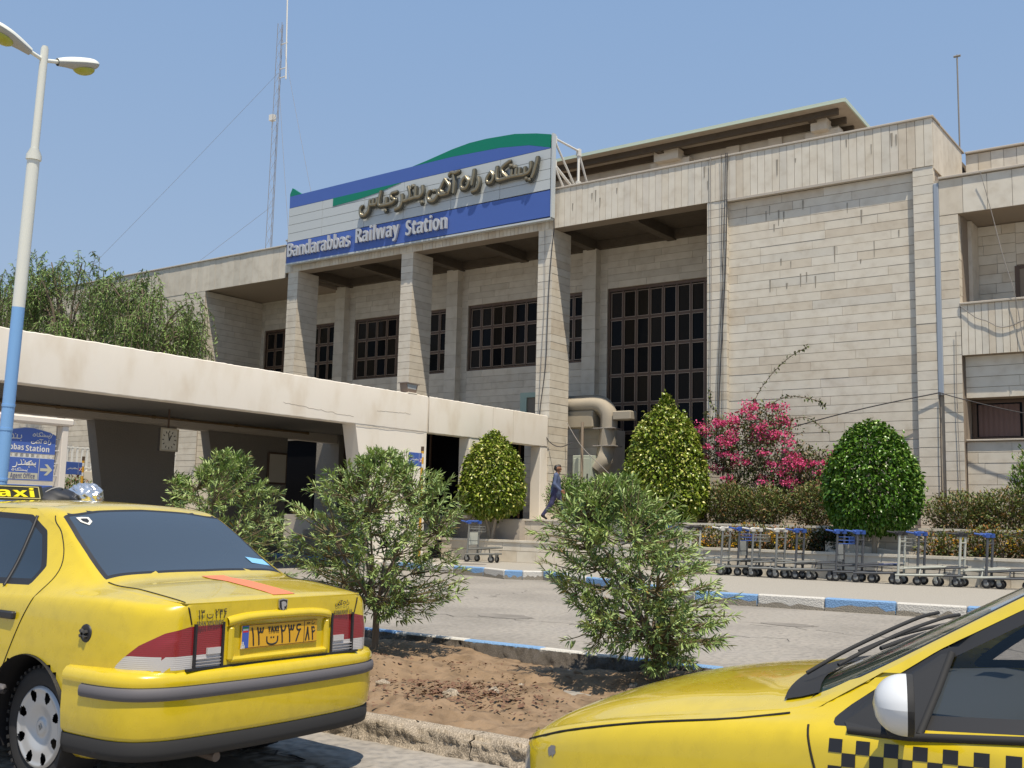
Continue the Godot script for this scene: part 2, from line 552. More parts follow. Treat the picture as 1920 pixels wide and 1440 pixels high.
func island() -> void:
	var f := FastNoiseLite.new()
	f.seed = 4
	f.frequency = 1.1
	f.fractal_octaves = 5
	var rows := []
	for r in 84:
		var z := lerpf(-5.36, -9.12, r / 83.0)
		var row := []
		for c in 260:
			var x := lerpf(-15.0, 3.0, c / 259.0)
			var edge: float = minf(1.0, minf(absf(z + 5.36), absf(z + 9.12)) / 0.25)
			row.append(Vector3(x, dirt_height(x, z) + f.get_noise_2d(x * 3, z * 3) * 0.05 * edge + f.get_noise_2d(x * 12, z * 12) * 0.018, z))
		rows.append(row)
	var g := Geo.new()
	g.sheet(rows)
	setting(put("soil_bed", g.mesh(), M.dirt))
	# near kerb of rough pebbly concrete
	var kb := Node3D.new()
	kb.name = "near_kerb"
	add_child(kb)
	setting(kb)
	var prof := [Vector2(0.0, 0.0), Vector2(0.015, 0.05), Vector2(0.02, 0.10), Vector2(0.05, 0.135), Vector2(0.12, 0.145), Vector2(0.19, 0.135), Vector2(0.21, 0.09), Vector2(0.22, 0.0)]
	var x0 := -15.0
	while x0 < 3.0:
		var x1 := x0 + rr(0.9, 1.3)
		rows = []
		for p in 15:
			var w := p / 14.0 * 7.0
			var a: Vector2 = prof[int(min(6, floor(w)))].lerp(prof[int(min(7, floor(w) + 1))], w - floor(minf(w, 6.999)))
			var row := []
			var N := 44
			for c in N + 1:
				var x := lerpf(x0 + 0.004, x1 - 0.004, float(c) / N)
				var wob := f.get_noise_2d(x * 2.5, p * 0.6) * 0.035 + f.get_noise_2d(x * 14, p * 3.0 + 40) * 0.02
				row.append(Vector3(x, maxf(-0.01, a.y * (1.0 + wob * 3.0)), -5.20 - a.x + wob))
			rows.append(row)
		g = Geo.new()
		g.sheet(rows)
		put("kerb_block", g.mesh(), M.rubble, kb)
		x0 = x1
	# far kerb: painted top, broken rough side towards the soil
	var fk := Node3D.new()
	fk.name = "island_kerb"
	add_child(fk)
	setting(fk)
	x0 = -15.0
	var n := 0
	while x0 < 4.0:
		var x1 := x0 + 0.98
		g = Geo.new()
		var zz := -9.12 + (x0 + 9.0) * 0.025
		g.bevel(Vector3(x0 + 0.005, 0, zz - 0.13), Vector3(x1 - 0.005, 0.152, zz), 0.012)
		put("kerb_block", g.mesh(), M.kerb_blue if n % 2 == 0 else M.kerb_white, fk)
		rows = []
		for p in 6:
			var row := []
			for c in 30:
				var x := lerpf(x0, x1, c / 29.0)
				var wob := f.get_noise_2d(x * 4.0, p * 2.0 + 9.0) * 0.05 + f.get_noise_2d(x * 17, p * 5.0) * 0.03
				row.append(Vector3(x, lerpf(-0.02, 0.138, p / 5.0) + wob * 0.3, zz + 0.012 + 0.12 * (1.0 - p / 5.0) + wob))
			rows.append(row)
		g = Geo.new()
		g.sheet(rows)
		put("rough_side", g.mesh(), M.rubble_dark, fk)
		x0 = x1
		n += 1
	# loose stones and clods, dead leaves
	var sd := Node3D.new()
	var st := []
	for k in 5:
		var gs := Geo.new()
		var sp := []
		for r in 6:
			var row := []
			for c in 9:
				var th := PI * r / 5.0
				var ph := TAU * c / 8.0
				var rad := 1.0 + 0.3 * sin(c % 8 * 2.1 + k * 3) * sin(th) + 0.2 * cos(r * 2.7 + k)
				row.append(Vector3(sin(th) * cos(ph), cos(th) * 0.6, sin(th) * sin(ph)) * rad)
			sp.append(row)
		gs.sheet(sp)
		st.append(gs.mesh())
	sd.free()
	for k in 14:
		var x := rr(-7.4, -3.6)
		var z := rr(-5.6, -8.6)
		var o := put("clod_of_earth", st[k % 5], M.dirt if k % 3 else M.rubble)
		o.position = Vector3(x, dirt_height(x, z) + 0.005, z)
		o.rotation = Vector3(rr(-0.3, 0.3), rr(0, TAU), rr(-0.3, 0.3))
		o.scale = Vector3.ONE * rr(0.03, 0.075)
		tag(o, "small lump of dry earth or concrete lying on the open soil bed", "clod", "lumps of earth on the soil bed")
	var leaf := Geo.new()
	leaf.quad(Vector3(-0.5, 0, 0.25), Vector3(0.4, 0.12, 0.3), Vector3(0.5, 0.0, -0.2), Vector3(-0.4, 0.14, -0.28))
	var mm := MultiMesh.new()
	mm.transform_format = MultiMesh.TRANSFORM_3D
	mm.mesh = leaf.mesh()
	mm.instance_count = 1500
	for k in 1500:
		var cc: Array = [[-5.0, -6.4, 0.8, 0.45], [-7.2, -6.9, 0.7, 0.45], [-6.0, -6.5, 1.6, 1.0], [-6.5, -7.8, 1.6, 0.6]][k % 4 if k % 8 < 6 else 0]
		var x: float = cc[0] + rng.randfn() * cc[2] * 0.5
		var z: float = clampf(cc[1] + rng.randfn() * cc[3] * 0.5, -9.0, -5.45)
		var s := rr(0.012, 0.045)
		mm.set_instance_transform(k, Transform3D(Basis.from_euler(Vector3(rr(-0.5, 0.5), rr(0, TAU), rr(-0.5, 0.5))).scaled(Vector3(s, s, s)), Vector3(x, dirt_height(x, z) + 0.02, z)))
	var fl := MultiMeshInstance3D.new()
	fl.name = "fallen_leaves"
	fl.multimesh = mm
	fl.material_override = mat(0.16, 0.085, 0.05, 0.9)
	add_child(fl)
	tag(fl, "dry brown leaves strewn over the soil bed", "fallen leaves")
	stuff(fl)

# courses of thin stone slabs on the plane through o spanned by u (along) and up, facing nn
func courses(parent: Node, o: Vector3, u: Vector3, nn: Vector3, width: float, height: float, ch: float, lmin: float, lmax: float, as_pieces: bool, g: Geo = null, vertical := false, called := "stone", proud := 0.02) -> void:
	var n: int = int(round((width if vertical else height) / ch))
	var cs: float = (width if vertical else height) / n
	var run: float = height if vertical else width
	for k in n:
		var at := 0.0
		var firstlen := rr(0.2, 1.0)
		while at < run - 0.02:
			var L := rr(lmin, lmax) * firstlen
			firstlen = 1.0
			if at + L > run - lmin * 0.45:
				L = run - at
			var a0 := at + 0.004
			var a1 := at + L - 0.004
			var c0 := k * cs + 0.006
			var c1 := (k + 1) * cs - 0.006
			var pr := proud + rr(-0.004, 0.004)
			var p: Vector3
			var q: Vector3
			if vertical:
				p = o + u * c0 + Vector3.UP * a0
				q = o + u * c1 + Vector3.UP * a1 + nn * pr
			else:
				p = o + u * a0 + Vector3.UP * c0
				q = o + u * a1 + Vector3.UP * c1 + nn * pr
			var lo := Vector3(minf(p.x, q.x), minf(p.y, q.y), minf(p.z, q.z))
			var hi := Vector3(maxf(p.x, q.x), maxf(p.y, q.y), maxf(p.z, q.z))
			if as_pieces:
				piece(called, parent, M.stones[rng.randi() % 8 if rng.randf() < 0.6 else 2 * (rng.randi() % 2)], lo, hi)
			else:
				g.col = Color.WHITE * rr(0.86, 1.04)
				g.box(lo, hi)
			at += L

# window of a grid of panes in a brown frame, facing +z
func grid_window(parent: Node, called: String, x0: float, x1: float, y0: float, y1: float, z: float, cols: int, rows: int) -> void:
	var h := holder(called, parent)
	var g := Geo.new()
	var e := Geo.new()
	var fw := 0.075
	g.box(Vector3(x0, y0, z), Vector3(x0 + fw, y1, z + 0.08)); g.box(Vector3(x1 - fw, y0, z), Vector3(x1, y1, z + 0.08))
	g.box(Vector3(x0 + fw, y1 - fw * 1.5, z), Vector3(x1 - fw, y1, z + 0.08)); g.box(Vector3(x0 + fw, y0, z), Vector3(x1 - fw, y0 + fw, z + 0.08))
	var cw := (x1 - x0 - 2 * fw) / cols
	var rh := (y1 - y0 - 2.5 * fw) / rows
	for c in range(1, cols):
		var x := x0 + fw + c * cw
		g.box(Vector3(x - 0.036, y0 + fw, z + 0.005), Vector3(x + 0.036, y1 - fw * 1.5, z + 0.07))
	for r in range(1, rows):
		var y := y0 + fw + r * rh
		g.box(Vector3(x0 + fw, y - 0.04, z + 0.008), Vector3(x1 - fw, y + 0.04, z + 0.066))
	for c in cols:
		for r in rows:
			var a := x0 + fw + c * cw + 0.04
			var b := a + cw - 0.08
			var lo := y0 + fw + r * rh + 0.045
			var hi := lo + rh - 0.09
			piece("pane", h, M.panes[rng.randi() % 4], Vector3(a, lo, z + 0.01), Vector3(b, hi, z + 0.02))
			for s in [[a, a + 0.018, lo, hi], [b - 0.018, b, lo, hi], [a + 0.018, b - 0.018, lo, lo + 0.018], [a + 0.018, b - 0.018, hi - 0.018, hi]]:
				e.box(Vector3(s[0], s[2], z + 0.02), Vector3(s[1], s[3], z + 0.06))
	put("window_frame", g.mesh(), M.frame, h)
	put("glazing_bead", e.mesh(), M.frame_edge, h)

func station() -> void:
	var t := thing("station_building", "long travertine clad railway station hall with tall pillars and blue roof sign", "building", Vector3.ZERO)
	var g := Geo.new()
	# concrete bodies behind the facing
	g.box(Vector3(-14.43, 0, -46), Vector3(-7.62, 12.55, -30.2))         # tall wall block
	g.box(Vector3(-60, 0, -46), Vector3(-14.43, 12.55, -33.72))          # body behind the portico
	g.box(Vector3(-60, 0, -33.72), Vector3(-38.98, 11.25, -30.06))       # left end block
	g.box(Vector3(-60, 11.28, -33.72), Vector3(-33.74, 12.62, -30.06))     # fascia left
	g.box(Vector3(-33.74, 11.44, -30.62), Vector3(-7.62, 12.80, -30.04))   # fascia right
	g.box(Vector3(-33.74, 11.84, -33.72), Vector3(-14.43, 12.5, -30.62)) # slab over portico
	g.box(Vector3(-8.0, 11.36, -33.3), Vector3(-7.62, 12.78, -30.62))
	var core := put("masonry_core", g.mesh(), M.joint, t)
	# fascia of upright slabs
	var fa := holder("fascia", t)
	var gs := Geo.new()
	gs.colored = true
	courses(fa, Vector3(-20.24, 11.43, -30.04), Vector3.RIGHT, Vector3.BACK, 12.66, 1.37, 0.235, 3, 4, true, null, true, "fascia_panel", 0.035)
	courses(fa, Vector3(-33.74, 11.43, -30.04), Vector3.RIGHT, Vector3.BACK, 13.5, 0.42, 0.165, 3, 4, true, null, true, "fascia_panel", 0.035)
	courses(fa, Vector3(-60, 11.24, -30.06), Vector3.RIGHT, Vector3.BACK, 26.26, 1.36, 0.42, 3, 4, false, gs, true, "fascia_panel", 0.03)
	courses(fa, Vector3(-7.62, 11.36, -33.3), Vector3.BACK, Vector3.RIGHT, 3.24, 1.42, 0.55, 3, 4, false, gs, true, "fascia_panel", 0.04)
	# coping along the parapet
	g = Geo.new()
	g.bevel(Vector3(-33.76, 12.80, -30.75), Vector3(-7.54, 12.865, -29.96), 0.012)
	g.bevel(Vector3(-60, 12.60, -30.75), Vector3(-33.77, 12.665, -29.97), 0.012)
	g.bevel(Vector3(-8.1, 12.782, -33.5), Vector3(-7.545, 12.846, -30.76), 0.012)
	g.box(Vector3(-13.76, 11.36, -30.14), Vector3(-8.15, 11.43, -29.985))
	put("coping", g.mesh(), M.coping, t)
	# tall blind wall
	var tw := holder("tall_wall", t)
	courses(tw, Vector3(-13.77, 1.0, -30.2), Vector3.RIGHT, Vector3.BACK, 5.62, 10.36, 0.259, 1.1, 2.4, true)
	# dark rain streaks below the coping and on the slabs
	var sg := Geo.new()
	for k in 34:
		var x := rr(-13.6, -8.3) if k < 20 else rr(-19.8, -7.8)
		var y := rr(8.6, 11.2) if k < 20 else rr(12.1, 12.78)
		var L := rr(0.12, 0.5)
		var w := rr(0.012, 0.035)
		var z := -30.1735 if k < 20 else -29.998
		sg.quad(Vector3(x - w * 0.5, y - L, z), Vector3(x + w * 0.4, y - L, z), Vector3(x + w, y, z), Vector3(x - w, y, z))
	stuff(put("rain_streak", sg.mesh(), mat(0.30, 0.27, 0.22, 0.95), t))
	for s in [[-14.43, 0.66], [-8.15, 0.55]]:
		var h := holder("pilaster", t)
		var gc := Geo.new()
		gc.box(Vector3(s[0] + 0.02, 0.5, -30.2), Vector3(s[0] + s[1] - 0.02, 11.42, -30.05))
		put("pilaster_core", gc.mesh(), M.joint, h)
		courses(h, Vector3(s[0], 1.0, -30.05), Vector3.RIGHT, Vector3.BACK, s[1], 10.43, 0.259, 2, 3, true)
		courses(h, Vector3(s[0] + s[1] - 0.02, 1.0, -30.2), Vector3.BACK, Vector3.RIGHT, 0.15, 10.43, 0.259, 2, 3, false, gs)
	# free pillars of the portico
	for x in [-33.55, -27.23, -20.85]:
		var h := holder("pillar", t)
		var gc := Geo.new()
		gc.box(Vector3(x + 0.02, 1.0, -31.18), Vector3(x + 0.57, 11.46, -30.05))
		put("pillar_core", gc.mesh(), M.joint, h)
		var near: bool = x > -21
		courses(h, Vector3(x, 1.40, -30.05), Vector3.RIGHT, Vector3.BACK, 0.59, 10.05, 0.264, 2, 3, near, gs)
		courses(h, Vector3(x + 0.57, 1.40, -31.2), Vector3.BACK, Vector3.RIGHT, 1.17, 10.05, 0.264, 2, 3, near, gs)
		courses(h, Vector3(x + 0.02, 1.40, -31.2), Vector3.BACK, Vector3.LEFT, 1.17, 10.05, 0.264, 2, 3, false, gs)
	# ceiling of the portico with downstand beams
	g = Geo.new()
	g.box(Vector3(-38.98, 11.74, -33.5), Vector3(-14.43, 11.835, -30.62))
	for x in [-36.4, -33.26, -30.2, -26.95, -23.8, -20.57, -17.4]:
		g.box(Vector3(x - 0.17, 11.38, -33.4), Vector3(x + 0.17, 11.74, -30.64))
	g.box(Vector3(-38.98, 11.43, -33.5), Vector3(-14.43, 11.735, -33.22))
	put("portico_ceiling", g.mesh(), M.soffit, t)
	# wall behind the portico with half columns and windows
	var z := -33.42
	for s in [[-39.2, -38.75, 1.4, 11.43], [-33.95, -32.9, 1.4, 11.43], [-27.47, -26.58, 1.4, 11.43], [-20.95, -20.05, 1.4, 11.43], [-38.75, -33.95, 9.93, 11.43], [-32.9, -27.47, 9.93, 11.43], [-26.58, -20.95, 9.93, 11.43], [-20.05, -14.43, 9.92, 11.43], [-38.75, -33.95, 1.4, 7.27], [-32.9, -27.47, 1.4, 7.27], [-26.58, -20.95, 1.4, 7.27]]:
		courses(null, Vector3(s[0], s[2], z), Vector3.RIGHT, Vector3.BACK, s[1] - s[0], s[3] - s[2], 0.264, 1.0, 2.2, false, gs)
		g = Geo.new()
		g.box(Vector3(s[0] + 0.003, s[2], -33.72), Vector3(s[1] - 0.003, s[3], z + 0.002))
		put("back_wall", g.mesh(), M.core, t)
	for x in [-33.82, -27.47, -20.94]:
		g = Geo.new()
		g.box(Vector3(x + 0.02, 1.4, z), Vector3(x + 0.56, 11.42, z + 0.33))
		put("half_column", g.mesh(), M.core, t)
		courses(null, Vector3(x, 1.4, z + 0.33), Vector3.RIGHT, Vector3.BACK, 0.58, 10.02, 0.5, 2, 3, false, gs)
		courses(null, Vector3(x + 0.56, 1.4, z), Vector3.BACK, Vector3.RIGHT, 0.35, 10.02, 0.5, 2, 3, false, gs)
	# left bay side wall
	courses(null, Vector3(-38.98, 1.4, -33.4), Vector3.BACK, Vector3.RIGHT, 3.3, 9.85, 0.264, 1.2, 2.4, false, gs)
	courses(null, Vector3(-60, 0.0, -30.06), Vector3.RIGHT, Vector3.BACK, 21.05, 11.24, 0.264, 1.2, 2.4, false, gs)
	var mts: StandardMaterial3D = M.stones[1].duplicate()
	mts.vertex_color_use_as_albedo = true
	stuff(put("stone_facing", gs.mesh(), mts, t))
	grid_window(t, "window", -38.75, -33.95, 7.27, 9.93, -33.56, 8, 3)
	grid_window(t, "window", -32.9, -27.47, 7.27, 9.93, -33.56, 9, 3)
	grid_window(t, "window", -26.58, -20.95, 7.27, 9.93, -33.56, 10, 3)
	grid_window(t, "window", -20.05, -14.46, 1.4, 9.92, -33.56, 10, 8)
	# small window with an air conditioner in the left bay side wall
	var w := holder("side_window", t)
	g = Geo.new()
	g.box(Vector3(-38.96, 6.5, -32.7), Vector3(-38.93, 8.0, -30.9))
	put("pane", g.mesh(), M.panes[0], w)
	g = Geo.new()
	g.box(Vector3(-38.95, 6.4, -30.9), Vector3(-38.90, 8.1, -30.82)); g.box(Vector3(-38.95, 6.4, -32.78), Vector3(-38.90, 8.1, -32.7)); g.box(Vector3(-38.95, 8.0, -32.7), Vector3(-38.9, 8.1, -30.9)); g.box(Vector3(-38.95, 6.5, -31.8), Vector3(-38.9, 8.0, -31.74))
	put("window_frame", g.mesh(), M.frame, w)
	# raised roof over the hall: piers, wall, sloping sheet roof on purlins
	g = Geo.new()
	g.box(Vector3(-23.5, 12.5, -45), Vector3(-11.9, 14.75, -35.6))
	put("clerestory_wall", g.mesh(), M.core, t)
	for x in [-18.55, -15.95, -14.35]:
		g = Geo.new()
		g.box(Vector3(x, 12.5, -35.7), Vector3(x + 0.5, 15.0, -34.75))
		put("pier", g.mesh(), M.stones[0], t)
	for x in [[-18.9, -17.3], [-12.9, -11.75], [-24.6, -23.4]]:
		g = Geo.new()
		g.box(Vector3(x[0], 12.5, -35.7), Vector3(x[1], 14.80, -34.5))
		g.box(Vector3(x[0] + 0.3, 14.72, -35.2), Vector3(x[1] - 0.3, 15.1, -34.2))
		put("pier", g.mesh(), M.stones[0], t)
	g = Geo.new()
	g.box(Vector3(-23.5, 14.75, -35.8), Vector3(-11.9, 15.02, -34.9))
	put("ring_beam", g.mesh(), M.stones[2], t)
	var slope := Basis(Vector3.RIGHT, -0.065)
	var rf := Transform3D(slope, Vector3(0, 15.28, -33.5))
	g = Geo.new()
	g.box(Vector3(-23.6, -0.02, -12), Vector3(-11.2, 0.04, 0.0), rf)
	put("roof_sheet", g.mesh(), M.core, t)
	g = Geo.new()
	g.box(Vector3(-23.6, 0.042, -12), Vector3(-11.15, 0.075, 0.03), rf)
	g.box(Vector3(-23.6, -0.05, 0.0), Vector3(-11.2, 0.04, 0.03), rf)
	g.box(Vector3(-11.2, -0.06, -12), Vector3(-11.15, 0.04, 0.03), rf)
	put("roof_edge", g.mesh(), M.roof_edge, t)
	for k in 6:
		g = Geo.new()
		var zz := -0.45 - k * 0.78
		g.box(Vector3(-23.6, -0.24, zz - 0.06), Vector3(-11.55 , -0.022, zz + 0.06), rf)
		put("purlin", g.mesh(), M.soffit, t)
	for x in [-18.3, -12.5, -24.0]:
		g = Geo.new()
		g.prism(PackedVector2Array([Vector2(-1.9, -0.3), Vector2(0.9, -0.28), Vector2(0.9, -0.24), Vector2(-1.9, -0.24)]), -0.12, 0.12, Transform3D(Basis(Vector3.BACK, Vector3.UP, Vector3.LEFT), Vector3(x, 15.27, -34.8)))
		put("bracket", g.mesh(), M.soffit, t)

func office_wing() -> void:
	var t := thing("office_wing", "lower stone clad office wing with balcony opening beside the tall blind wall", "building")
	var X0 := -7.46
	var X1 := 5.0
	var g := Geo.new()
	g.box(Vector3(-7.60, 0, -46), Vector3(X1, 3.78, -30.3))
	g.box(Vector3(-7.60, 3.78, -46), Vector3(-6.95, 11.0, -30.3))
	g.box(Vector3(-6.95, 4.92, -46), Vector3(X1, 7.42, -30.3))
	g.box(Vector3(-6.95, 9.98, -46), Vector3(X1, 11.0, -30.3))
	g.box(Vector3(-6.95, 3.78, -46), Vector3(X1, 4.92, -30.9))
	g.box(Vector3(-6.95, 7.42, -46), Vector3(X1, 9.98, -31.75))
	g.box(Vector3(-7.5, 11.0, -46), Vector3(X1, 12.72, -33.45))
	put("masonry_core", g.mesh(), M.joint, t)
	var gs := Geo.new()
	gs.colored = true
	var st := holder("front_wall", t)
	# narrow strip beside the joint
	courses(st, Vector3(X0, 0.9, -30.04), Vector3.RIGHT, Vector3.BACK, 0.48, 9.05, 0.259, 2, 3, true)
	courses(st, Vector3(X0 + 0.46, 7.45, -30.9), Vector3.BACK, Vector3.RIGHT, 0.88, 2.5, 0.259, 2, 3, false, gs)
	g = Geo.new()
	g.box(Vector3(X0 + 0.01, 0.5, -30.3), Vector3(X0 + 0.46, 9.95, -30.045))
	g.box(Vector3(X0 + 0.01, 9.95, -30.3), Vector3(X1, 10.98, -30.045))
	g.box(Vector3(-6.97, 6.05, -30.3), Vector3(X1, 7.42, -30.045))
	put("backing", g.mesh(), M.joint, t)
	courses(st, Vector3(X0, 9.96, -30.04), Vector3.RIGHT, Vector3.BACK, X1 - X0, 1.0, 0.62, 2, 3, true, null, true, "fascia_panel", 0.025)
	courses(st, Vector3(-6.97, 6.05, -30.04), Vector3.RIGHT, Vector3.BACK, X1 + 6.97, 1.37, 0.17, 2, 3, true, null, true, "balcony_panel", 0.022)
	courses(st, Vector3(-6.95, 4.92, -30.3), Vector3.RIGHT, Vector3.BACK, X1 + 6.95, 1.13, 0.28, 0.9, 1.6, true, null, false, "stone", 0.03)
	courses(st, Vector3(-6.97, 0.9, -30.3), Vector3.RIGHT, Vector3.BACK, X1 + 6.97, 2.85, 0.29, 1.0, 2.0, true, null, false, "stone", 0.03)
	courses(st, Vector3(X0 + 0.49, 7.45, -31.75), Vector3.RIGHT, Vector3.BACK, 1.1, 2.5, 0.27, 0.6, 1.3, true, null, false, "stone", 0.03)
	courses(st, Vector3(-5.87, 8.75, -31.75), Vector3.RIGHT, Vector3.BACK, X1 + 5.87, 1.2, 0.27, 0.9, 1.8, true, null, false, "stone", 0.03)
	courses(st, Vector3(-7.5, 11.02, -33.45), Vector3.RIGHT, Vector3.BACK, X1 + 7.5, 1.68, 0.36, 3, 4, true, null, true, "fascia_panel", 0.03)
	var mts: StandardMaterial3D = M.stones[0].duplicate()
	mts.vertex_color_use_as_albedo = true
	stuff(put("stone_facing", gs.mesh(), mts, t))
	g = Geo.new()
	g.bevel(Vector3(X0, 10.98, -30.5), Vector3(X1, 11.05, -29.95), 0.012)
	g.bevel(Vector3(-7.0, 7.42, -30.6), Vector3(X1, 7.48, -29.96), 0.012)
	g.bevel(Vector3(-7.5, 12.72, -33.7), Vector3(X1, 12.785, -33.34), 0.012)
	g.bevel(Vector3(-6.98, 3.76, -30.6), Vector3(X1, 3.81, -30.2), 0.012)
	put("coping", g.mesh(), M.coping, t)
	# slanted side fin at the left of the balcony
	g = Geo.new()
	g.box(Vector3(-6.97, 7.48, -31.7), Vector3(-6.85, 9.96, -30.95))
	put("side_fin", g.mesh(), M.stones[1], t)
	for w in [[-5.87, 7.5, 8.72, -31.78, 4], [-6.88, 3.82, 4.9, -30.85, 5]]:
		var h := holder("window", t)
		var fr := Geo.new()
		for k in w[4]:
			var a: float = w[0] + k * 1.25
			piece("pane", h, M.panes[k % 4], Vector3(a + 0.06, w[1] + 0.08, w[3]), Vector3(a + 1.19, w[2] - 0.08, w[3] + 0.02))
			fr.box(Vector3(a - 0.05, w[1], w[3] - 0.02), Vector3(a + 0.06, w[2], w[3] + 0.07))
			if w[1] < 5:
				var cu := []
				for r in 2:
					var row := []
					for c in 40:
						row.append(Vector3(a + 0.1 + c * 0.0265, lerpf(w[1] + 0.1, w[2] - 0.12, r), w[3] + 0.045 + sin(c * 1.3) * 0.012))
					cu.append(row)
				var cg := Geo.new()
				cg.sheet(cu)
				put("curtain", cg.mesh(), mat(0.16, 0.10, 0.085, 0.9), h)
		fr.box(Vector3(w[0], w[2] - 0.08, w[3]), Vector3(X1, w[2], w[3] + 0.06))
		fr.box(Vector3(w[0], w[1], w[3]), Vector3(X1, w[1] + 0.08, w[3] + 0.06))
		put("window_frame", fr.mesh(), M.frame, h)
	g = Geo.new()
	g.box(Vector3(-7.60, 0.5, -30.3), Vector3(-7.46, 11.0, -30.1))
	put("joint_fill", g.mesh(), M.core, t)
	g = Geo.new()
	g.bevel(Vector3(-7.605, 5.0, -30.09), Vector3(-7.46, 10.9, -30.0), 0.02)
	put("joint_cover", g.mesh(), M.flash, t)

func canopy() -> void:
	var t := thing("entrance_canopy", "long whitewashed concrete entrance canopy on wide tapering legs", "canopy")
	var X := -20.28
	var f := FastNoiseLite.new()
	f.seed = 12
	f.frequency = 1.6
	f.fractal_octaves = 4
	# side beam towards the viewer, its upper edge a little uneven
	for s in [["edge_beam", 3.0, -23.735], ["edge_beam", -23.80, -29.98]]:
		var n := int(absf(s[1] - s[2]) / 0.09)
		var rows := []
		for r in 7:
			var row := []
			for c in n + 1:
				var z: float = lerpf(s[1], s[2], float(c) / n)
				var j := f.get_noise_1d(z * 9.0) * 0.016
				var jb := f.get_noise_1d(z * 7.0 + 90) * 0.012
				row.append([Vector3(X - 0.02, 3.87 + jb, z), Vector3(X, 3.885 + jb, z), Vector3(X, 4.4, z), Vector3(X, 4.90 + j, z), Vector3(X - 0.03, 4.925 + j, z), Vector3(X - 0.34, 4.925 + j, z), Vector3(X - 0.36, 3.87, z)][r])
			rows.append(row)
		var g := Geo.new()
		g.sheet(rows)
		for z in [s[1], s[2]]:
			var q := [Vector3(X - 0.36, 3.87, z), Vector3(X - 0.02, 3.87, z), Vector3(X, 4.90, z), Vector3(X - 0.34, 4.925, z)]
			if z == s[1]:
				g.quad(q[0], q[1], q[2], q[3])
			else:
				g.quad(q[3], q[2], q[1], q[0])
		g.quad(Vector3(X - 0.36, 3.871, s[2]), Vector3(X - 0.02, 3.871, s[2]), Vector3(X - 0.02, 3.871, s[1]), Vector3(X - 0.36, 3.871, s[1]))
		put(s[0], g.mesh(), M.plaster, t)
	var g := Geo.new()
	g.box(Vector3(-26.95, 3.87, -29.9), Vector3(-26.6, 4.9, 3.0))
	put("edge_beam", g.mesh(), M.plaster_dark, t)
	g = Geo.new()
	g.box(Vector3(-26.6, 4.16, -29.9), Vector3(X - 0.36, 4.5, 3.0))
	put("soffit", g.mesh(), M.canopy_shade, t)
	g = Geo.new()
	var z0 := 2.0
	while z0 > -23.0:
		g.tube([Vector3(-26.56, 4.11, z0), Vector3(-26.56, 4.11, z0 - 2.9)], 0.035, 6)
		g.tube([Vector3(-26.56, 4.11, z0 - 2.9), Vector3(-26.56, 4.11, z0 - 3.0)], 0.05, 6)
		z0 -= 3.0
	put("conduit_pipe", g.mesh(), mat(0.20, 0.13, 0.06, 0.6), t)
	# tapering legs
	var along := Basis(Vector3.FORWARD, Vector3.UP, Vector3.RIGHT)
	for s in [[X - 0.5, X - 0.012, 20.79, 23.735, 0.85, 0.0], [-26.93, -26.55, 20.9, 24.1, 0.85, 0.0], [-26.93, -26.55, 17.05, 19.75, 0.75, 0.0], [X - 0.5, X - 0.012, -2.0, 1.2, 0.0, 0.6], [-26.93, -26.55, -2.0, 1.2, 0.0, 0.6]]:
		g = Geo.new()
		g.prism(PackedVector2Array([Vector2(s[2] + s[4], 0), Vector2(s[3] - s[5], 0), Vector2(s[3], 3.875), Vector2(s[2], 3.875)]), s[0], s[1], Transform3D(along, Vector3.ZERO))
		put("leg", g.mesh(), M.plaster if s[0] > -21 else M.canopy_shade, t)  # far legs darker than the near ones: shade put into their colour
	for s in [[-25.75, -26.35], [-29.6, -30.03]]:
		g = Geo.new()
		g.bevel(Vector3(X - 0.42, 1.42, s[1]), Vector3(X - 0.02, 3.87, s[0]), 0.015)
		put("column", g.mesh(), M.plaster, t)
	# cracks and joints in the render
	var cr := Geo.new()
	for s in [[-18.2, -20.7, 4.18, 4.05], [-20.8, -23.6, 3.83, 3.86], [-21.6, -23.0, 4.3, 4.34]]:
		var pts := []
		for k in 30:
			var z: float = lerpf(s[0], s[1], k / 29.0)
			pts.append(Vector3(X + 0.001, lerpf(s[2], s[3], k / 29.0) + f.get_noise_1d(z * 30) * 0.04, z))
		cr.tube(pts, 0.0045, 4)
	for z in [-26.9, -28.0]:
		cr.tube([Vector3(X, 3.9, z), Vector3(X, 4.9, z)], 0.005, 4)
	put("crack", cr.mesh(), mat(0.42, 0.36, 0.28, 1.0), t)
	# entrance steps and floor
	for k in 7:
		g = Geo.new()
		g.bevel(Vector3(-26.5, 0.198 if k == 0 else 0.198 + k * 0.186, -23.95 - (k + 1) * 0.31), Vector3(-20.8, 0.198 + (k + 1) * 0.186, -23.95 - k * 0.31), 0.012)
		put("step", g.mesh(), M.coping, t)
	g = Geo.new()
	g.box(Vector3(-31.2, 0.0, -33.7), Vector3(-18.6, 1.42, -26.12))
	put("landing", g.mesh(), M.coping, t)
	# lobby screens, opaque near black: darkness of the openings put into the colour
	g = Geo.new()
	g.box(Vector3(-26.5, 1.42, -26.75), Vector3(-21.2, 4.15, -26.70))
	g.box(Vector3(-21.25, 1.42, -29.95), Vector3(-21.2, 4.15, -26.70))
	g.box(Vector3(-30.9, 1.42, -26.8), Vector3(-27.6, 4.05, -26.75))
	put("lobby_dark_sheet", g.mesh(), M.lobby_dark, t)
	g = Geo.new()
	for x in [-26.5, -25.2, -23.9, -22.6, -21.3]:
		g.box(Vector3(x - 0.03, 1.42, -26.69), Vector3(x + 0.03, 4.15, -26.63))
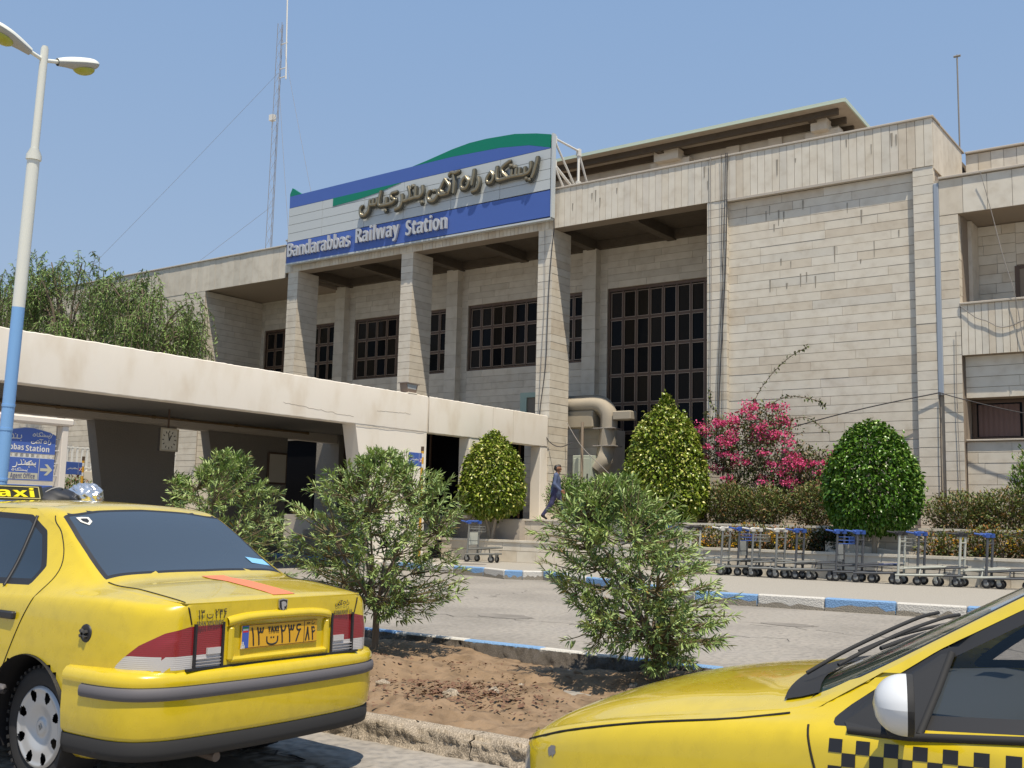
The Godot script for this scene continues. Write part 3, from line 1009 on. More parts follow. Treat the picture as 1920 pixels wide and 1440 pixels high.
	for z in [-26.9, -27.6, -28.3, -29.0, -29.6]:
		g.box(Vector3(-21.19, 1.42, z - 0.03), Vector3(-21.13, 4.15, z + 0.03))
	put("door_frame", g.mesh(), M.frame, t)
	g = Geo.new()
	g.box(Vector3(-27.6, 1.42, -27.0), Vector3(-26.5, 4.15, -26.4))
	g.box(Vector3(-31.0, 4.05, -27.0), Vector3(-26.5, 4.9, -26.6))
	put("jamb", g.mesh(), M.canopy_shade, t)
	g = Geo.new()
	g.bevel(Vector3(-26.54, 2.36, -24.06), Vector3(-26.48, 3.38, -23.25), 0.012)
	put("notice_board", g.mesh(), M.frame, t)
	g = Geo.new()
	g.box(Vector3(-26.48, 2.42, -24.0), Vector3(-26.473, 3.32, -23.31))
	put("notice_sheet", g.mesh(), mat(0.5, 0.45, 0.36, 0.9), t)

func terraces() -> void:
	var t := thing("lower_planter_wall", "low stone faced planter wall with pale coping behind the trolleys", "wall")
	var g := Geo.new()
	g.box(Vector3(-20.9, 0, -25.62), Vector3(6, 0.76, -25.32))
	put("wall_core", g.mesh(), M.joint, t)
	courses(t, Vector3(-20.9, 0.198, -25.32), Vector3.RIGHT, Vector3.BACK, 26.9, 0.64, 0.32, 0.6, 0.66, true, null, false, "stone", 0.025)
	for k in 28:
		piece("coping_slab", t, M.stones[2], Vector3(-20.95 + k * 0.97, 0.765, -25.66), Vector3(-19.985 + k * 0.97, 0.825, -25.265))
	var u := thing("upper_planter_wall", "upper stone planter wall with pale coping in front of the hedges", "wall")
	g = Geo.new()
	g.box(Vector3(-20.9, 0, -26.75), Vector3(6, 1.37, -26.42))
	put("wall_core", g.mesh(), M.joint, u)
	courses(u, Vector3(-20.9, 0.5, -26.42), Vector3.RIGHT, Vector3.BACK, 26.9, 0.88, 0.29, 0.6, 0.75, true, null, false, "stone", 0.025)
	for k in 27:
		piece("coping_slab", u, M.stones[2], Vector3(-20.95 + k, 1.385, -26.79), Vector3(-19.957 + k, 1.44, -26.36))
	g = Geo.new()
	g.box(Vector3(-20.85, 0, -26.42), Vector3(6, 0.62, -25.62))
	setting(put("lower_bed", g.mesh(), M.dirt))
	g = Geo.new()
	g.box(Vector3(-18.55, 0, -30.2), Vector3(6, 1.34, -26.75))
	setting(put("upper_bed", g.mesh(), M.dirt))
	g = Geo.new()
	g.box(Vector3(-18.55, 1.35, -27.6), Vector3(-13.5, 1.43, -26.8))
	setting(put("path_slab", g.mesh(), M.pavement))
	var r := thing("ramp_kerb", "sloping concrete ramp kerb behind the low planter wall", "ramp")
	g = Geo.new()
	g.prism(PackedVector2Array([Vector2(-9.3, 0.62), Vector2(-7.0, 0.62), Vector2(-7.0, 0.85), Vector2(-9.3, 1.08)]), -26.1, -25.9)
	put("ramp_side", g.mesh(), M.stones[1], r)

# centre lines of the hand drawn letters, in metres on the sign: x along the facade, y height
const WORDS := {
	"alef": [[[-20.64,13.90],[-20.67,13.74],[-20.73,13.56],[-20.79,13.37],[-20.85,13.24]]],
	"ista": [[[-20.92,13.77],[-20.92,13.58],[-21.00,13.43],[-21.18,13.39],[-21.43,13.39],[-21.66,13.40],[-21.94,13.39],[-22.17,13.37],[-22.35,13.38],[-22.40,13.53],[-22.39,13.86]],
		[[-21.17,13.62],[-21.18,13.40]], [[-21.39,13.62],[-21.41,13.40]], [[-21.54,13.63],[-21.56,13.40]], [[-21.72,13.62],[-21.75,13.41]],
		[[-21.83,13.98],[-22.05,13.88],[-22.18,13.76],[-22.11,13.59],[-21.94,13.40]],
		[[-22.65,13.72],[-22.54,13.53],[-22.62,13.36],[-22.78,13.36],[-22.84,13.48],[-22.76,13.62],[-22.65,13.72]],
		[[-21.79,13.82],[-21.76,13.80]], [[-21.63,13.75],[-21.60,13.73]], [[-21.10,13.23],[-21.07,13.22]], [[-20.97,13.17],[-20.93,13.15]]],
	"rah": [[[-23.24,13.62],[-23.19,13.41],[-23.27,13.20],[-23.48,13.16]], [[-23.43,13.94],[-23.46,13.67],[-23.51,13.42]],
		[[-23.82,13.75],[-23.67,13.55],[-23.76,13.34],[-23.96,13.34],[-24.01,13.51],[-23.93,13.67],[-23.82,13.75]]],
	"ahan": [[[-24.39,13.90],[-24.35,13.58],[-24.37,13.26]], [[-24.59,13.96],[-24.49,14.03],[-24.32,13.98],[-24.14,14.02]],
		[[-24.79,13.82],[-24.57,13.54],[-24.60,13.30],[-24.84,13.29],[-24.99,13.45],[-24.91,13.63],[-24.79,13.82]],
		[[-24.60,13.28],[-24.84,13.26],[-25.05,13.29],[-25.10,13.46]], [[-25.11,13.47],[-25.12,13.27],[-25.29,13.11],[-25.52,13.13],[-25.61,13.34],[-25.51,13.49]], [[-25.33,13.49],[-25.30,13.47]]],
	"bandar": [[[-25.89,13.74],[-25.86,13.49],[-26.00,13.36],[-26.24,13.37],[-26.50,13.34]], [[-26.21,13.75],[-26.23,13.38]],
		[[-26.59,13.83],[-26.50,13.57],[-26.54,13.36],[-26.78,13.31]], [[-25.91,13.14],[-25.88,13.12]], [[-26.38,13.85],[-26.34,13.82]], [[-26.90,13.57],[-26.88,13.34],[-26.97,13.11],[-27.21,13.06]]],
	"abbas": [[[-27.19,13.74],[-27.41,13.72],[-27.45,13.58],[-27.26,13.44],[-27.41,13.34],[-27.71,13.32],[-28.02,13.33],[-28.09,13.45],[-28.00,13.88]], [[-27.70,13.57],[-27.72,13.34]], [[-27.73,13.10],[-27.69,13.07]],
		[[-28.19,13.63],[-28.20,13.44],[-28.39,13.41],[-28.58,13.42],[-28.64,13.19],[-28.84,13.05],[-29.03,13.12],[-29.06,13.36],[-28.97,13.45]], [[-28.38,13.62],[-28.40,13.42]], [[-28.56,13.61],[-28.58,13.42]]],
}

# strokes of a word, fitted into a box w wide and h high with its lower left corner at 0
func word(names: Array, w: float, h: float) -> Array:
	var lo := Vector2(1e9, 1e9)
	var hi := -lo
	for nm in names:
		for s in WORDS[nm]:
			for p in s:
				lo = lo.min(Vector2(p[0], p[1]))
				hi = hi.max(Vector2(p[0], p[1]))
	var out := []
	for nm in names:
		for s in WORDS[nm]:
			var pts := []
			for p in s:
				pts.append((Vector2(p[0], p[1]) - lo) / (hi - lo) * Vector2(w, h))
			out.append(pts)
	return out

# strokes as flat raised ribbons on the plane of xf (its z is the normal)
func strokes(g: Geo, lines: Array, rad: float, flat: float, xf: Transform3D, sides := 6, per := 3) -> void:
	for l in lines:
		var p := []
		for q in l:
			p.append(xf * Vector3(q.x, q.y, 0))
		if p.size() > 2:
			p = smooth_line(p, per)
		var e: Vector3 = (p[1] - p[0]).normalized() * rad * 0.7
		p.push_front(p[0] - e)
		e = (p[-1] - p[-2]).normalized() * rad * 0.7
		p.push_back(p[-1] + e)
		var rads := []
		for k in p.size():
			rads.append(rad if k > 0 and k < p.size() - 1 else rad * 0.55)
		g.tube(p, rads, sides, true, xf.basis.z.normalized(), flat)

func station_sign() -> void:
	var t := thing("station_name_sign", "blue, white and green station name sign with raised letters on the parapet", "sign")
	var Z := -29.7
	var shapes := [
		["blue_band", M.sign_blue, [[-33.35, 11.72], [-20.13, 11.79], [-20.18, 12.71], [-33.345, 12.61]]],
		["blue_band", M.sign_blue, [[-33.31, 14.085], [-20.205, 14.215], [-20.21, 14.24], [-21.124, 14.491], [-22.378, 14.64], [-24.66, 14.713], [-26.54, 14.685], [-32.641, 14.6], [-33.32, 14.585]]],
		["green_arc", M.sign_green, [[-26.54, 14.69], [-24.66, 14.718], [-22.378, 14.645], [-21.124, 14.496], [-20.21, 14.245], [-20.2, 14.714], [-20.825, 14.869], [-21.752, 15.033], [-23.018, 15.102], [-23.805, 15.093], [-24.608, 15.005], [-25.842, 14.793]]],
		["green_peak", M.sign_green, [[-33.32, 14.59], [-32.641, 14.605], [-33.19, 14.936], [-33.32, 14.7]]],
	]
	for s in shapes:
		var p := PackedVector2Array()
		for q in s[2]:
			p.append(Vector2(q[0], q[1]))
		var g := Geo.new()
		g.prism(p, Z - 0.12, Z)
		put(s[0], g.mesh(), s[1], t)
	# pale cladding sheets, four rows by six
	var xs := [-33.345, -31.35, -29.0, -26.93, -24.6, -22.35, -20.18]
	for r in 4:
		for c in 6:
			var a: float = xs[c] + 0.008
			var b: float = xs[c + 1] - 0.008
			var f0: float = lerpf(12.62, 14.085, r / 4.0)
			var f1: float = lerpf(12.62, 14.085, (r + 1) / 4.0)
			var sl := 0.0098
			var g := Geo.new()
			g.prism(PackedVector2Array([Vector2(a, f0 + 0.008 + sl * (a + 33.345)), Vector2(b, f0 + 0.008 + sl * (b + 33.345)), Vector2(b, f1 - 0.008 + sl * (b + 33.345)), Vector2(a, f1 - 0.008 + sl * (a + 33.345))]), Z - 0.12, Z - 0.004)
			put("cladding_sheet", g.mesh(), M.sign_grey, t)
	var g := Geo.new()
	g.prism(PackedVector2Array([Vector2(-30.749, 13.776), Vector2(-29.471, 13.83), Vector2(-28.259, 13.948), Vector2(-27.09, 14.15), Vector2(-30.749, 14.108)]), Z - 0.1, Z + 0.012)
	put("green_wedge", g.mesh(), M.sign_green, t)
	g = Geo.new()
	g.box(Vector3(-33.36, 11.66, Z - 0.16), Vector3(-20.12, 11.725, Z + 0.03)); g.box(Vector3(-20.135, 11.73, Z - 0.16), Vector3(-20.07, 14.73, Z + 0.03))
	put("rim", g.mesh(), M.sign_grey, t)
	g = Geo.new()
	g.box(Vector3(-33.3, 11.75, -29.98), Vector3(-20.2, 14.05, Z - 0.13))
	put("back_frame", g.mesh(), mat(0.15, 0.15, 0.15), t)
	# raised Persian lettering, bronze faces on dark returns
	for k in ["alef", "ista", "rah", "ahan", "bandar", "abbas"]:
		var h := holder("persian_lettering", t)
		var lines := []
		for s in WORDS[k]:
			var pts := []
			for p in s:
				pts.append(Vector2(p[0], p[1]))
			lines.append(pts)
		var gb := Geo.new()
		strokes(gb, lines, 0.112, 0.55, Transform3D(Basis.IDENTITY, Vector3(0, 0, Z + 0.10)), 10)
		put("letter_return", gb.mesh(), M.letter_dark, h)
		var gf := Geo.new()
		strokes(gf, lines, 0.064, 0.7, Transform3D(Basis.IDENTITY, Vector3(0, 0.012, Z + 0.17)), 10)
		put("letter_face", gf.mesh(), M.letter_gold, h)
	for w in [["Bandarabbas", -33.19, -29.62, 11.945], ["Railway", -29.30, -27.02, 11.96], ["Station", -26.68, -24.68, 11.97]]:
		var tm := text_mesh(w[0], 0.74, 0.09)
		var o := put("english_lettering", tm, M.letter_grey, t)
		var bb := tm.get_aabb()
		o.scale = Vector3((w[2] - w[1]) / bb.size.x, 0.70, 1)
		o.scale.y = 0.76
		o.position = Vector3((w[1] + w[2]) / 2 - bb.get_center().x * o.scale.x, w[3] - bb.position.y * o.scale.y - (0.115 if w[0] == "Railway" else 0.0), Z + 0.08)
	# white space frame that props the right end of the sign
	g = Geo.new()
	var X := -20.22
	for s in [[14.70, -29.9, 12.9, -29.9, 0.055], [14.66, -29.95, 14.66, -31.55, 0.04], [14.66, -31.55, 12.87, -31.55, 0.05], [13.72, -29.95, 12.88, -31.9, 0.05], [14.6, -29.95, 12.88, -31.75, 0.04], [13.7, -29.95, 12.88, -30.75, 0.04], [14.6, -31.55, 12.88, -32.6, 0.04], [13.35, -31.55, 12.88, -32.5, 0.04]]:
		for xx in [X, X - 4.0]:
			g.tube([Vector3(xx, s[0], s[1]), Vector3(xx, s[2], s[3])], s[4], 8)
	for xx in [X, X - 4.0]:
		for q in [[14.6, -29.97], [13.72, -29.97], [14.6, -31.55], [13.4, -31.55]]:
			g.cbox(Vector3(xx, q[0], q[1]), Vector3(0.14, 0.26, 0.14))
	put("prop_frame", g.mesh(), M.white_paint, t)

func mast(called: String, label: String, at: Vector3, h: float, w0: float, w1: float, bays: int) -> Node3D:
	var t := thing(called, label, "mast", at)
	var g := Geo.new()
	for k in 3:
		var a := TAU * k / 3.0 + 0.4
		g.tube([Vector3(cos(a), 0, sin(a)) * w0, Vector3(cos(a) * w1, h, sin(a) * w1)], 0.018, 5)
	put("upright", g.mesh(), M.cable_grey, t)
	g = Geo.new()
	for b in bays:
		for k in 3:
			var a := TAU * k / 3.0 + 0.4
			var a2 := TAU * (k + 1) / 3.0 + 0.4
			var r0 := lerpf(w0, w1, float(b) / bays)
			var r1 := lerpf(w0, w1, float(b + 1) / bays)
			g.tube([Vector3(cos(a) * r0, h * b / bays, sin(a) * r0), Vector3(cos(a2) * r1, h * (b + 1) / bays, sin(a2) * r1)], 0.009, 4, false)
	put("lattice", g.mesh(), M.cable_grey, t)
	return t

func roof_masts() -> void:
	var t := mast("radio_mast", "tall slender lattice radio mast behind the station roof with a whip aerial", Vector3(-52.2, 0, -45), 33.4, 0.28, 0.2, 40)
	var g := Geo.new()
	g.tube([Vector3(0.75, 29.4, 0), Vector3(0.62, 32.0, 0), Vector3(0.45, 36.0, 0)], 0.05, 6)
	for y in [29.6, 30.2, 31.9]:
		g.tube([Vector3(0.1, y, 0), Vector3(0.72, y, 0)], 0.035, 5)
	put("whip_aerial", g.mesh(), M.white_paint, t)
	g = Geo.new()
	g.cbox(Vector3(-0.35, 27.0, 0), Vector3(0.35, 0.4, 0.3))
	g.tube([Vector3(-0.35, 26.8, 0), Vector3(-0.35, 26.2, 0)], 0.03, 5)
	put("junction_box", g.mesh(), M.white_paint, t)
	for s in [[30.0, Vector3(-25, 6, 9)], [30.0, Vector3(14, 9, 10)], [21.0, Vector3(-18, 7, 9)], [33, Vector3(13, 10, 6)], [12, Vector3(-14, 4, 9)]]:
		g = Geo.new()
		var pts := []
		for k in 9:
			var w := k / 8.0
			pts.append(Vector3(0, s[0], 0).lerp(s[1], w) + Vector3.DOWN * sin(PI * w) * 0.35)
		g.tube(pts, 0.010, 4, false)
		put("guy_wire", g.mesh(), M.cable_grey, t)
	var u := thing("thin_roof_aerial", "thin whip aerial on the roof above the office wing", "aerial", Vector3(-9.16, 12.5, -40))
	g = Geo.new()
	g.tube([Vector3.ZERO, Vector3(0.0, 6.3, 0)], 0.03, 5)
	put("rod", g.mesh(), M.cable_grey, u)
	g = Geo.new()
	g.tube([Vector3(-0.12, 6.25, 0), Vector3(0.12, 6.25, 0)], 0.045, 5)
	put("tip", g.mesh(), M.cable_grey, u)

func trolleys() -> void:
	var frame_grey := mat(0.22, 0.225, 0.215, 0.55, 0.3)
	var frame_dark := mat(0.085, 0.09, 0.10, 0.55, 0.2)
	var frame_pale := mat(0.44, 0.45, 0.40, 0.6)
	var blue := mat(0.04, 0.10, 0.36, 0.5)
	var white := mat(0.60, 0.58, 0.53, 0.6)
	var dark := mat(0.03, 0.03, 0.033, 0.6)
	var G := {}
	# built along +x: handle at x = 0, nose wheel in front, width in z
	var g := Geo.new()
	for s in [-0.24, 0.24]:
		g.tube([Vector3(0.0, 0.16, s), Vector3(0.02, 0.5, s), Vector3(0.06, 1.16, s)], 0.028, 8)
	g.tube([Vector3(0.05, 0.98, -0.24), Vector3(0.05, 0.98, 0.24)], 0.015, 6)
	g.tube([Vector3(0.02, 0.62, -0.24), Vector3(0.02, 0.62, 0.24)], 0.015, 6)
	G.post = g.mesh()
	g = Geo.new()
	for s in [-0.26, 0.26]:
		g.tube([Vector3(-0.05, 0.22, s), Vector3(0.5, 0.24, s * 0.92), Vector3(0.92, 0.26, s * 0.6)], 0.026, 8)
		g.tube([Vector3(0.0, 0.36, s * 0.8), Vector3(0.45, 0.40, s * 0.72), Vector3(0.95, 0.44, s * 0.6)], 0.021, 8)
	g.tube([Vector3(0.92, 0.26, -0.16), Vector3(0.92, 0.26, 0.16)], 0.02, 6)
	g.tube([Vector3(0.95, 0.44, -0.16), Vector3(0.95, 0.44, 0.16)], 0.016, 6)
	g.tube([Vector3(0.45, 0.24, 0.24), Vector3(0.47, 0.40, 0.17)], 0.014, 6)
	g.tube([Vector3(0.45, 0.24, -0.24), Vector3(0.47, 0.40, -0.17)], 0.014, 6)
	G.deck = g.mesh()
	g = Geo.new()
	for s in [-0.12, 0.0, 0.12]:
		g.bevel(Vector3(0.05, 0.385, s - 0.03), Vector3(0.9, 0.40, s + 0.03), 0.006, Transform3D(Basis(Vector3.BACK, 0.05), Vector3(0, 0.01, 0)))
	G.slat = g.mesh()
	g = Geo.new()
	g.tube([Vector3(0.0, 1.16, -0.33), Vector3(0.02, 1.19, -0.2), Vector3(0.06, 1.18, 0.0), Vector3(0.02, 1.19, 0.2), Vector3(0.0, 1.16, 0.33)], 0.032, 8)
	for s in [-0.24, 0.24]:
		g.cbox(Vector3(0.05, 1.16, s), Vector3(0.10, 0.09, 0.07))
	g.tube([Vector3(-0.02, 1.17, -0.28), Vector3(-0.2, 1.2, -0.29)], 0.022, 6)
	g.tube([Vector3(-0.02, 1.17, 0.28), Vector3(-0.2, 1.2, 0.29)], 0.022, 6)
	G.handle = g.mesh()
	g = Geo.new()
	for y in [0.88, 0.96, 1.04]:
		g.tube([Vector3(0.07, y, -0.22), Vector3(0.30, y, -0.20), Vector3(0.30, y, 0.20), Vector3(0.07, y, 0.22)], 0.007, 5)
	for s in 6:
		g.tube([Vector3(0.30, 0.88, -0.2 + s * 0.08), Vector3(0.30, 1.04, -0.2 + s * 0.08)], 0.005, 4)
		g.tube([Vector3(0.07, 0.88, -0.2 + s * 0.08), Vector3(0.30, 0.88, -0.2 + s * 0.08)], 0.005, 4)
	for s in [-0.2, 0.2]:
		g.tube([Vector3(0.18, 0.88, s), Vector3(0.18, 1.04, s)], 0.005, 4)
	G.basket = g.mesh()
	g = Geo.new()
	g.bevel(Vector3(0.01, 0.5, -0.21), Vector3(0.03, 0.86, 0.21), 0.006)
	G.panel = g.mesh()
	g = Geo.new()
	g.lathe([Vector2(0.0, -0.022), Vector2(0.085, -0.022), Vector2(0.10, -0.012), Vector2(0.10, 0.012), Vector2(0.085, 0.022), Vector2(0.0, 0.022)], 18, Transform3D(Basis(Vector3.RIGHT, PI / 2), Vector3.ZERO))
	G.tyre = g.mesh()
	g = Geo.new()
	g.lathe([Vector2(0.0, -0.028), Vector2(0.05, -0.027), Vector2(0.055, 0.0), Vector2(0.05, 0.027), Vector2(0.0, 0.028)], 12, Transform3D(Basis(Vector3.RIGHT, PI / 2), Vector3.ZERO))
	G.hub = g.mesh()
	g = Geo.new()
	g.bevel(Vector3(-0.05, 0.02, -0.035), Vector3(0.03, 0.13, -0.027), 0.003); g.bevel(Vector3(-0.05, 0.02, 0.027), Vector3(0.03, 0.13, 0.035), 0.003)
	g.box(Vector3(-0.05, 0.125, -0.034), Vector3(0.03, 0.145, 0.034))
	G.fork = g.mesh()
	var spots := [
		[-19.03, -24.42, 0.0, 0, "pale frame luggage trolley alone beside the small clipped tree, advert panel on its back", 0, 1, 1],
		[-12.82, -24.62, 0.03, 1, "dark luggage trolley with blue handle half hidden by the oleander, leftmost of the row", 0, 0, 1],
		[-12.16, -24.57, -0.04, 2, "tilted pale luggage trolley with black handle standing next to the hidden one", 3, 0, 0],
		[-11.29, -24.47, 0.05, 0, "grey luggage trolley with white handle, first before the crowded nest", 2, 0, 0],
		[-10.91, -24.62, 0.0, 1, "dark luggage trolley with blue basket and grey advert panel in the crowded nest", 1, 1, 1],
		[-10.48, -24.42, 0.04, 0, "grey luggage trolley with white handle behind the blue basket one", 2, 0, 1],
		[-9.87, -24.42, -0.03, 0, "grey luggage trolley with worn white handle and basket in mid nest", 2, 0, 0],
		[-9.42, -24.47, 0.02, 1, "dark luggage trolley with blue handle ending the nest, before the round clipped tree", 0, 0, 0],
		[-8.50, -24.57, 0.0, 1, "dark luggage trolley with blue wire basket and narrow panel under the round clipped tree", 1, 1, 1],
		[-8.04, -24.52, 0.05, 1, "dark luggage trolley with blue handle and blue deck under the round clipped tree", 0, 0, 0],
		[-7.11, -24.52, 0.03, 2, "pale luggage trolley with blue grip and black basket right of the clipped tree", 3, 0, 1],
		[-6.73, -24.67, -0.02, 1, "dark luggage trolley with blue and black handle beside the pale one", 0, 0, 0],
		[-5.90, -24.77, 0.03, 2, "pale luggage trolley with black handle before the low flowering bush", 3, 0, 0],
		[-5.36, -24.82, 0.0, 1, "dark luggage trolley with blue handle, last of the row next to the taxi pillar", 0, 0, 0],
	]
	for s in spots:
		var t := thing("luggage_trolley", s[4], "trolley", Vector3(s[0], 0.198, s[1]), s[2], "luggage trolleys parked along the planter wall")
		t.scale = Vector3(1.0, 0.96, 1.0)
		var fm: Material = [frame_grey, frame_dark, frame_pale][s[3]]
		put("post", G.post, fm, t)
		put("deck_frame", G.deck, fm, t)
		var sl := put("deck_slat", G.slat, blue if s[4].contains("blue deck") else fm, t)
		sl.rotation.z = 0.02
		put("handle", G.handle, [blue, blue, white, dark][s[5]], t)
		if s[7]:
			put("basket", G.basket, blue if s[5] == 1 else frame_grey, t)
		if s[6]:
			put("advert_panel", G.panel, mat(0.48, 0.50, 0.45, 0.6) if s[3] != 1 else mat(0.30, 0.32, 0.32, 0.6), t)
		for w in [[0.0, -0.24], [0.0, 0.24], [0.78, -0.14], [0.78, 0.14]]:
			var h := holder("wheel", t)
			h.position = Vector3(w[0], 0.10, w[1])
			h.rotation.y = rr(-0.4, 0.4) if w[0] > 0.5 else 0.0
			put("tyre", G.tyre, M.rubber, h)
			put("hub", G.hub, M.steel, h)
			put("fork", G.fork, fm, h)

func small_things() -> void:
	street_lamp()
	direction_board()
	sign_posts()
	wall_things()
	wires()
	far_left()

func street_lamp() -> void:
	var base := Vector3(-12.42, 0.0, -6.77)
	var up := Vector3(-11.86, 6.93, -6.6) - base
	var t := thing("street_lamp", "tall street lamp with white upper and pale blue lower pole and two heads", "street lamp", base)
	var at := func(w: float) -> Vector3: return up * w
	var g := Geo.new()
	g.tube([Vector3.ZERO, at.call(0.545)], 0.071, 16)
	put("lower_pole", g.mesh(), M.pole_blue, t)
	g = Geo.new()
	g.tube([at.call(0.545), at.call(0.805)], 0.071, 16)
	put("middle_pole", g.mesh(), M.pole_white, t)
	g = Geo.new()
	g.tube([at.call(0.80), at.call(0.808), at.call(0.82)], [0.088, 0.088, 0.05], 16)
	put("collar", g.mesh(), M.pole_white, t)
	g = Geo.new()
	g.tube([at.call(0.81), at.call(0.995), at.call(1.0)], [0.047, 0.045, 0.032], 14)
	put("upper_pole", g.mesh(), M.pole_white, t)
	g = Geo.new()
	for w in [0.335, 0.375, 0.25]:
		g.tube([at.call(w), at.call(w + 0.004)], 0.076, 14)
	put("strap", g.mesh(), M.pole_blue, t)
	for s in [-1.0, 1.0]:
		var h := holder("lamp_head", t)
		var dir := Vector3(0, 0.26, s).normalized()
		var side := dir.cross(Vector3.UP).normalized()
		var nrm := side.cross(dir).normalized()
		h.position = at.call(0.975)
		h.basis = Basis(dir, nrm, dir.cross(nrm))
		g = Geo.new()
		g.tube([Vector3.ZERO, Vector3(0.20, 0, 0)], 0.024, 10)
		put("arm", g.mesh(), M.pole_white, h)
		# shell: upper half and a shallower lower half along x
		for part in [["shell", 1.0, M.pole_white], ["underside", -1.0, mat(0.42, 0.42, 0.38, 0.5)]]:
			var rows := []
			for r in 15:
				var w := r / 14.0
				var half := curve([[0.0, 0.045], [0.2, 0.075], [0.6, 0.13], [0.85, 0.125], [0.96, 0.085], [1.0, 0.012]], w)
				var hi := curve([[0.0, 0.045], [0.3, 0.075], [0.7, 0.085], [0.92, 0.065], [1.0, 0.004]], w) if part[1] > 0 else curve([[0.0, 0.05], [0.25, 0.055], [0.6, 0.075], [0.9, 0.05], [1.0, 0.004]], w)
				var row := []
				for c in 13:
					var a := PI * c / 12.0
					row.append(Vector3(0.18 + w * 0.55, sin(a) * hi * part[1], cos(a) * half))
				rows.append(row)
			var gs := Geo.new()
			gs.sheet(rows, part[1] > 0)
			put(part[0], gs.mesh(), part[2], h)
		var rows := []
		for r in 9:
			var row := []
			for c in 15:
				var th := PI * 0.5 * r / 8.0
				var ph := TAU * c / 14.0
				row.append(Vector3(0.53 + sin(th) * cos(ph) * 0.14, -0.055 - cos(th) * 0.075, sin(th) * sin(ph) * 0.10))
			rows.append(row)
		g = Geo.new()
		g.sheet(rows)
		put("lens", g.mesh(), mat(0.42, 0.42, 0.06, 0.2), h)

